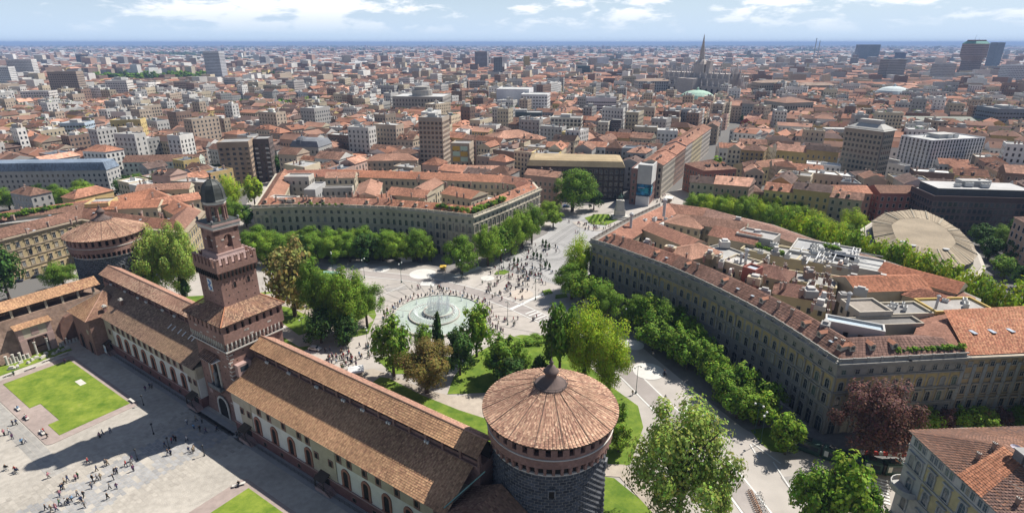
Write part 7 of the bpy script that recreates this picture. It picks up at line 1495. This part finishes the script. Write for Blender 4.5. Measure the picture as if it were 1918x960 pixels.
stall(668, 705, 4.6, 4.0, 3.3, .3, (.72, .72, .72), 'white market tent behind the castle sentry walk'); stall(760, 489, 7, 3.5, 3.2, .2, (.7, .66, .6), 'white snack stall under the trees before the crescent palazzo', body=((.6, .6, .6), 2.3)); stall(619, 523, 7, 4, 3.6, -.1, (.22, .36, .30), 'green newspaper kiosk beside the left clump of trees', 'kiosk', ((.12, .22, .18), 2.7)); stall(830, 506, 2.8, 2.8, 2.6, 0, (.68, .45, .08), 'yellow parasol stall on the square', 'parasol_stall'); stall(1252, 377, 7, 5, 3.4, 1.1, (.72, .70, .66), 'white cafe tent in the shopping street'); stall(1170, 560, 11, 4, 3.4, -.8, (.05, .08, .16), 'dark blue awning in front of the curved palazzo'); stall(1100, 575, 4, 3, 3.0, -.8, (.6, .56, .5), 'pale snack stall under the boulevard trees'); stall(775, 700, 3, 2.5, 2.8, .2, (.62, .3, .08), 'small orange stall behind the evergreen')
# ================================================================ vehicles
def carmesh():
    b = MB(); prof = [(-2.1, .45), (2.1, .45), (2.15, .8), (1.25, .95), (.6, 1.42), (-1.2, 1.45), (-1.95, .98), (-2.15, .8)]
    for s_ in (-1, 1): b.face([(x, s_ * (.86 if z < 1 else .7), z) for x, z in (prof if s_ < 0 else prof[::-1])])
    n = len(prof)
    for k in range(n): (x0, z0), (x1, z1) = prof[k], prof[(k + 1) % n]; y0, y1 = (.86 if z0 < 1 else .7), (.86 if z1 < 1 else .7); b.face([(x0, -y0, z0), (x0, y0, z0), (x1, y1, z1), (x1, -y1, z1)])
    g = MB(); g.face([(1.2, -.7, .98), (1.2, .7, .98), (.66, .62, 1.41), (.66, -.62, 1.41)]); g.face([(-1.9, .7, 1.0), (-1.9, -.7, 1.0), (-1.25, -.62, 1.43), (-1.25, .62, 1.43)])
    for s_ in (-1, 1): g.face([(1.05, s_ * .84, .98), (-1.75, s_ * .84, 1.0), (-1.15, s_ * .73, 1.4), (.55, s_ * .73, 1.38)])
    w = MB(); w.tube((0, -.1, 0), (0, .1, 0), .32, .32, 12); return b, g.mesh('glazing', [winm]), w.mesh('wheel', [iron])
cb_, cg, cw_ = carmesh()
for k, (x, y, yaw, col, lab) in enumerate(((33, 528, .55, (.03, .04, .09), 'dark blue car parked beyond the old wall'), (72, 519, .55, (.04, .04, .05), 'black car parked beyond the old wall'), (12, 538, .55, (.5, .5, .5), 'silver car parked by the dark tree'), (1040, 391, .1, (.6, .6, .62), 'white car by the very large round tree'), (1060, 388, .1, (.05, .12, .35), 'blue car by the very large round tree'), (590, 655, -.3, (.65, .65, .65), 'white van-like car on the park path'))):
    c = P3(x, y); t = thing('car', lab, 'car', c); put('body', cb_.mesh('body', [mat('car_paint_%d' % k, col, rough=.25, var=.03, spec=.5)]), t, rz=yaw, local=True); put('glazing', cg, t, rz=yaw, local=True); d = Vector((math.cos(yaw), math.sin(yaw), 0)); s_ = Vector((-d.y, d.x, 0))
    for a in (-1.35, 1.35):
        for b in (-.8, .8): put('wheel', cw_, t, d * a + s_ * b + Z3 * .32, yaw, local=True)
tp = [P3(1480, 832), P3(1537, 853), P3(1580, 868), P3(1612, 876), P3(1650, 885), P3(1690, 885)]
t = thing('tram', 'long dark green articulated tram stopped behind the crossing', 'tram', tp[2]); tg = mat('tram_green', (.028, .075, .06), rough=.3, var=.08, spec=.5)
for a, b in zip(tp, tp[1:]):
    d = (b - a).normalized(); s_ = Vector((-d.y, d.x, 0)); L = (b - a).length - .5; mb = MB(); mb.bx(a, d, s_, .25, L + .25, -1.2, 1.2, .35, 3.1); mb.bx(a, d, s_, .4, L + .1, -1.0, 1.0, 3.1, 3.35); bd = mb.build('car_body', tg, t)
    mb = MB(); mb.bx(a, d, s_, .7, L - .2, -1.23, 1.23, 1.5, 2.6); mb.build('window_band', winm, bd)
    mb = MB(); mb.bx(a, d, s_, .6, 1.5, -1.25, -1.2, 1.2, 2.7); mb.build('poster', whitep, bd)
    mb = MB(); mb.bx(a, d, s_, L * .3, L * .7, -.6, .6, 3.35, 3.7); mb.build('roof_box', iron, bd)
for a, b in zip(tp[1:-1], tp[2:]): mb = MB(); d = (b - a).normalized(); mb.bx(a, d, Vector((-d.y, d.x, 0)), -.35, .35, -1.0, 1.0, .5, 3.0); mb.build('gangway', iron, t)
for k in range(11): c = P3(lerp(1605, 1692, k / 10), lerp(849, 853, k / 10)); mb = MB(); mb.bx(c, X1, Y1, -.55, .55, -.3, .3, 0, .5, 0, ((.6, .07, .05), (.7, .7, .68))[k % 2]); mb.bx(c, X1, Y1, -.5, .5, -.14, .14, .5, 1.0, 0, ((.6, .07, .05), (.7, .7, .68))[k % 2]); tag(mb.build('road_barrier', paint), ('red' if k % 2 == 0 else 'white') + ' plastic road barrier in the line below the copper beech', 'barrier', ('red' if k % 2 == 0 else 'white') + ' barriers below the copper beech')
def bike_parts():
    w = MB()
    for k in range(14): a0, a1 = k * math.pi / 7, (k + 1) * math.pi / 7; w.tube((math.cos(a0) * .33, 0, math.sin(a0) * .33), (math.cos(a1) * .33, 0, math.sin(a1) * .33), .03, .03, 4)
    f = MB(); pts = {'r': (-.5, 0, .33), 's': (-.2, 0, .85), 'b': (-.05, 0, .35), 'h': (.4, 0, .85), 'f': (.52, 0, .33)}
    for a, b in ('rs', 'rb', 'sb', 'sh', 'bh', 'hf'): f.tube(pts[a], pts[b], .035, .035, 5)
    f.tube((.4, -.3, 1.0), (.4, .3, 1.0), .025, .025, 4); f.tube(pts['h'], (.4, 0, 1.0), .025, .025, 4); s_ = MB(); s_.tube((-.35, 0, .93), (-.05, 0, .95), .1, .05, 6); return w, f, s_
bw, bf, bs = bike_parts(); bwm, bsm = bw.mesh('wheel', [iron]), bs.mesh('saddle', [iron]); bfo, bfw = bf.mesh('frame', [mat('bike_orange', (.55, .22, .05))]), bf.mesh('frame', [mat('bike_white', (.6, .62, .62))])
def bike(c, yaw, fm, label, group=None):
    t = thing('bicycle', label, 'bicycle', c, group); put('frame', fm, t, rz=yaw, local=True); put('saddle', bsm, t, rz=yaw, local=True); d = Vector((math.cos(yaw), math.sin(yaw), 0))
    for a in (-.5, .52): put('wheel', bwm, t, d * a + Z3 * .33, yaw, local=True)
for k in range(15): c = P3(lerp(1403, 1425, k / 14), lerp(922, 972, k / 14)); bike(c, R(10) + rnd.uniform(-.1, .1), bfo, 'orange hire bicycle docked in the row on the road', 'docked hire bicycles'); 
for k in range(6): bike(P3(1421 + k * 2, 926 + k * 7), R(190), bfw, 'white hire bicycle docked opposite the orange ones', 'white docked bicycles')
# ================================================================ people
def person_mesh(pose):
    j = {'pelvis': ((0, 0, .95), .15), 'waist': ((0, 0, 1.08), .135), 'chest': ((0, 0, 1.32), .165), 'neck': ((0, 0, 1.5), .065), 'head': ((0, .015, 1.62), .10), 'crown': ((0, .01, 1.72), .075)}
    st = {'stand': (.02, .05, .1), 'walk': (.30, -.28, .25), 'stride': (-.25, .33, -.3), 'sit': (0, 0, .2)}[pose]
    for s_, n, f, ar in ((-1, 'l', st[0], -st[2]), (1, 'r', st[1], st[2])):
        if pose == 'sit': hip, knee, ank, toe = (s_ * .09, 0, .9), (s_ * .12, .45, .92), (s_ * .12, .48, .5), (s_ * .13, .62, .46)
        else: hip, knee, ank, toe = (s_ * .09, 0, .88), (s_ * .1, f * .55 + .03, .48), (s_ * .1, f, .09), (s_ * .11, f + .16, .05)
        j['hip' + n], j['knee' + n], j['ank' + n], j['toe' + n] = (hip, .095), (knee, .07), (ank, .05), (toe, .045)
        j['sh' + n], j['el' + n], j['wr' + n], j['ha' + n] = ((s_ * .19, 0, 1.42), .065), ((s_ * .26, ar * .4 - .03, 1.16), .05), ((s_ * .27, ar * .9 + .06, .94), .038), ((s_ * .26, ar + .08, .85), .042)
    names = list(j); E_ = [('pelvis', 'waist'), ('waist', 'chest'), ('chest', 'neck'), ('neck', 'head'), ('head', 'crown')]
    for n in 'lr': E_ += [('pelvis', 'hip' + n), ('hip' + n, 'knee' + n), ('knee' + n, 'ank' + n), ('ank' + n, 'toe' + n), ('chest', 'sh' + n), ('sh' + n, 'el' + n), ('el' + n, 'wr' + n), ('wr' + n, 'ha' + n)]
    me = bpy.data.meshes.new('person'); me.from_pydata([j[n][0] for n in names], [(names.index(a), names.index(b)) for a, b in E_], []); o = bpy.data.objects.new('tmp', me); COL.objects.link(o); m = o.modifiers.new('s', 'SKIN')
    for k, n in enumerate(names): me.skin_vertices[0].data[k].radius = (j[n][1], j[n][1] * .8 if n in ('chest', 'waist', 'pelvis') else j[n][1])
    me.skin_vertices[0].data[0].use_root = True
    dg = bpy.context.evaluated_depsgraph_get(); out = bpy.data.meshes.new_from_object(o.evaluated_get(dg)); bpy.data.objects.remove(o); return out
PM = {p: person_mesh(p) for p in ('stand', 'walk', 'stride', 'sit')}
TOPS = {'dark blue': (.03, .05, .12), 'black': (.02, .02, .022), 'red': (.42, .04, .05), 'white': (.62, .61, .6), 'grey': (.2, .2, .21), 'light blue': (.2, .38, .6), 'pink': (.5, .22, .27), 'green': (.08, .18, .09), 'beige': (.4, .32, .22), 'purple': (.13, .05, .13)}
BOT = [(.03, .035, .06), (.02, .02, .02), (.12, .1, .08), (.07, .09, .16)]; skin_c = (.42, .26, .18); hairc = [(.03, .02, .015), (.09, .05, .03), (.25, .17, .08)]
clothm = mat('clothing', attr=True, var=.08, scale=6, scale2=1)
PV = {}
def person_variant(p, tn, k):
    if (p, tn, k % 4) not in PV:
        me = PM[p].copy(); me.materials.clear(); me.materials.append(clothm); at_ = me.attributes.new('Col', 'FLOAT_COLOR', 'FACE'); fl = []
        for f in me.polygons:
            z, y, x = f.center.z, f.center.y, abs(f.center.x)
            if z > 1.52: c = hairc[k % 3] if (z > 1.68 or y < -.03) else skin_c
            elif z < .12 and p != 'sit': c = (.04, .03, .03)
            elif x > .2 and z < .96: c = skin_c
            elif z > .98 or x > .2: c = TOPS[tn]
            else: c = BOT[k % 4]
            fl.extend((*c, 1))
        at_.data.foreach_set('color', fl); me.polygons.foreach_set('use_smooth', [True] * len(me.polygons)); PV[p, tn, k % 4] = me
    return PV[p, tn, k % 4]
rp = random.Random(61); PEOPLE = []
def add(x, y, where, pose=None, z=0.0): PEOPLE.append((P3(x, y) + Z3 * z, where, pose or rp.choice(('stand', 'walk', 'stride', 'walk'))))
cz = [(440, 700), (485, 740), (530, 710), (540, 712), (630, 715), (660, 690), (668, 740), (658, 712), (245, 775), (380, 785), (392, 775), (340, 790), (325, 805), (310, 835), (318, 830), (460, 825), (465, 790), (475, 800), (487, 785), (505, 782), (568, 785), (575, 755), (586, 750), (550, 830), (585, 828), (540, 880), (300, 865), (300, 910), (330, 905), (345, 905), (360, 890), (390, 865), (405, 890), (420, 870), (410, 895), (230, 935), (258, 940), (285, 940), (280, 930), (425, 920), (825, 620), (860, 600), (870, 585), (880, 590), (840, 660), (855, 660), (945, 645), (965, 650), (970, 640), (935, 505), (935, 590), (970, 530), (1000, 540), (1030, 550), (1010, 500), (980, 490), (1085, 540), (500, 575), (515, 560), (553, 548), (220, 550), (238, 575), (112, 605), (130, 600), (22, 560), (48, 555), (65, 580), (66, 510), (85, 508), (328, 205), (298, 148), (70, 262), (728, 340), (750, 325), (760, 325), (480, 155), (1200, 560), (1185, 565)]
for x, y in cz: add(x / 2.667, 600 + (y + 11) / 2.667, 'on the cobbles of the castle courtyard')
for u, v in ((-45.5, -30.2), (-44.6, -30.2), (-34, -30.2), (-52, -30), (25.5, -12)): PEOPLE.append((CW(u, v, -.28), 'sitting on a courtyard stone bench', 'sit'))
def crowd(cx, cy, rx, ry, n, where):
    k = 0
    while k < n:
        gx, gy = rp.gauss(0, .5), rp.gauss(0, .5)
        if abs(gx) > 1 or abs(gy) > 1: continue
        m = rp.choice((1, 1, 2, 3)); 
        for i in range(m): add(cx + gx * rx + rp.uniform(-4, 4) * (m > 1), cy + gy * ry + rp.uniform(-1.5, 1.5) * (m > 1), where)
        k += m
for a in ((640, 672, 54, 27, 66, 'on the path left of the fountain'), (700, 650, 22, 22, 14, 'by the tree left of the fountain'), (978, 512, 66, 36, 140, 'in the crowd between fountain and tram square'), (945, 547, 54, 19, 58, 'on the square right of the fountain'), (1003, 470, 50, 20, 34, 'on the grey setts of the tram square'), (830, 540, 70, 9, 16, 'on the road behind the fountain'), (932, 606, 32, 26, 26, 'walking beside the fountain'), (1010, 598, 44, 16, 8, 'near the zebra crossing by the park'), (1110, 426, 52, 12, 50, 'by the garden of the monument'), (1236, 376, 26, 12, 34, 'in the shopping street'), (650, 705, 30, 9, 8, 'near the white market tent'), (1235, 730, 60, 40, 4, 'on the road by the big plane tree')): crowd(*a)
for k in range(74):
    a = R(-15 + 215 * k / 74 + rp.uniform(-1.5, 1.5)); r = 17.0 if k % 3 == 0 else rp.uniform(18, 20.5); c = fc + Vector((math.cos(a) * r, math.sin(a) * r, 0)); PEOPLE.append((c + Z3 * (-.08 if k % 3 == 0 else 0), 'sitting on the fountain rim' if k % 3 == 0 else 'standing round the fountain', 'sit' if k % 3 == 0 else rp.choice(('stand', 'walk'))))
PEOPLE.sort(key=lambda e: e[0].length); CRW = MB()
tl = list(TOPS); POSN = {'stand': 'standing', 'walk': 'walking', 'stride': 'striding', 'sit': 'seated'}
for k, (c, where, pose) in enumerate(PEOPLE):
    tn = rp.choice(tl + ['black', 'dark blue', 'black', 'grey']); yaw = rp.random() * 6.28; s_ = rp.uniform(.93, 1.06) * 1.04
    if 'rim' in where: d = c - fc; yaw = math.atan2(d.y, d.x) - math.pi / 2
    me = person_variant(pose, tn, k)
    if k < 300: tag(put('person', me, None, c, yaw, (s_, s_, s_)), f'{POSN[pose]} person in {tn} top {where}', 'person', 'people ' + where)
    else:
        M = Matrix.Translation(c) @ Matrix.Rotation(yaw, 4, 'Z') @ Matrix.Scale(s_, 4); i0 = len(CRW.v); CRW.v.extend(tuple(M @ v.co) for v in me.vertices)
        cols = me.attributes['Col'].data
        for f in me.polygons: CRW.f.append(tuple(i0 + v for v in f.vertices)); CRW.m.append(0); CRW.c.append(tuple(cols[f.index].color[:3]))
if CRW.f: tag(CRW.build('crowd', clothm), 'remaining far crowd on the square and shopping street', None, None, 'stuff')
for k, (x, y) in enumerate(((32, 746 + 140), (12, 880), (78 / 2.667, 600 + 755 / 2.667), (1246, 748))):
    c = P3(x, y); bike(c, rp.random() * 3, bfw, ('bicycle with rider at the left edge of the courtyard', 'second bicycle with rider at the left edge of the courtyard', 'bicycle beside the pair of riders', 'bicycle with rider on the boulevard')[k]); tag(put('person', person_variant('sit', tl[k], k), None, c + Z3 * .05), ('cyclist in dark blue top in the courtyard', 'cyclist in black top in the courtyard', 'cyclist in red top in the courtyard', 'cyclist in white top on the boulevard')[k], 'person')
# ================================================================ air
mb = MB(); mb.bx(Vector((0, 0, 0)), X1, Y1, -95000, 95000, -95000, 95000, -1.0, 122.0)
hm = bpy.data.materials.new('haze_air'); hm.use_nodes = True; tt = hm.node_tree
for n in list(tt.nodes):
    if n.type != 'OUTPUT_MATERIAL': tt.nodes.remove(n)
pv = N(tt, 'ShaderNodeVolumePrincipled', i_Density=9.0e-5, i_Anisotropy=0.0); pv.inputs['Color'].default_value = (.34, .49, .80, 1)
Lk(tt, pv.outputs[0], [n for n in tt.nodes if n.type == 'OUTPUT_MATERIAL'][0].inputs['Volume'])
o = mb.build('haze', hm); o['kind'] = 'stuff'; o['label'] = 'thin blue summer haze over the whole city'
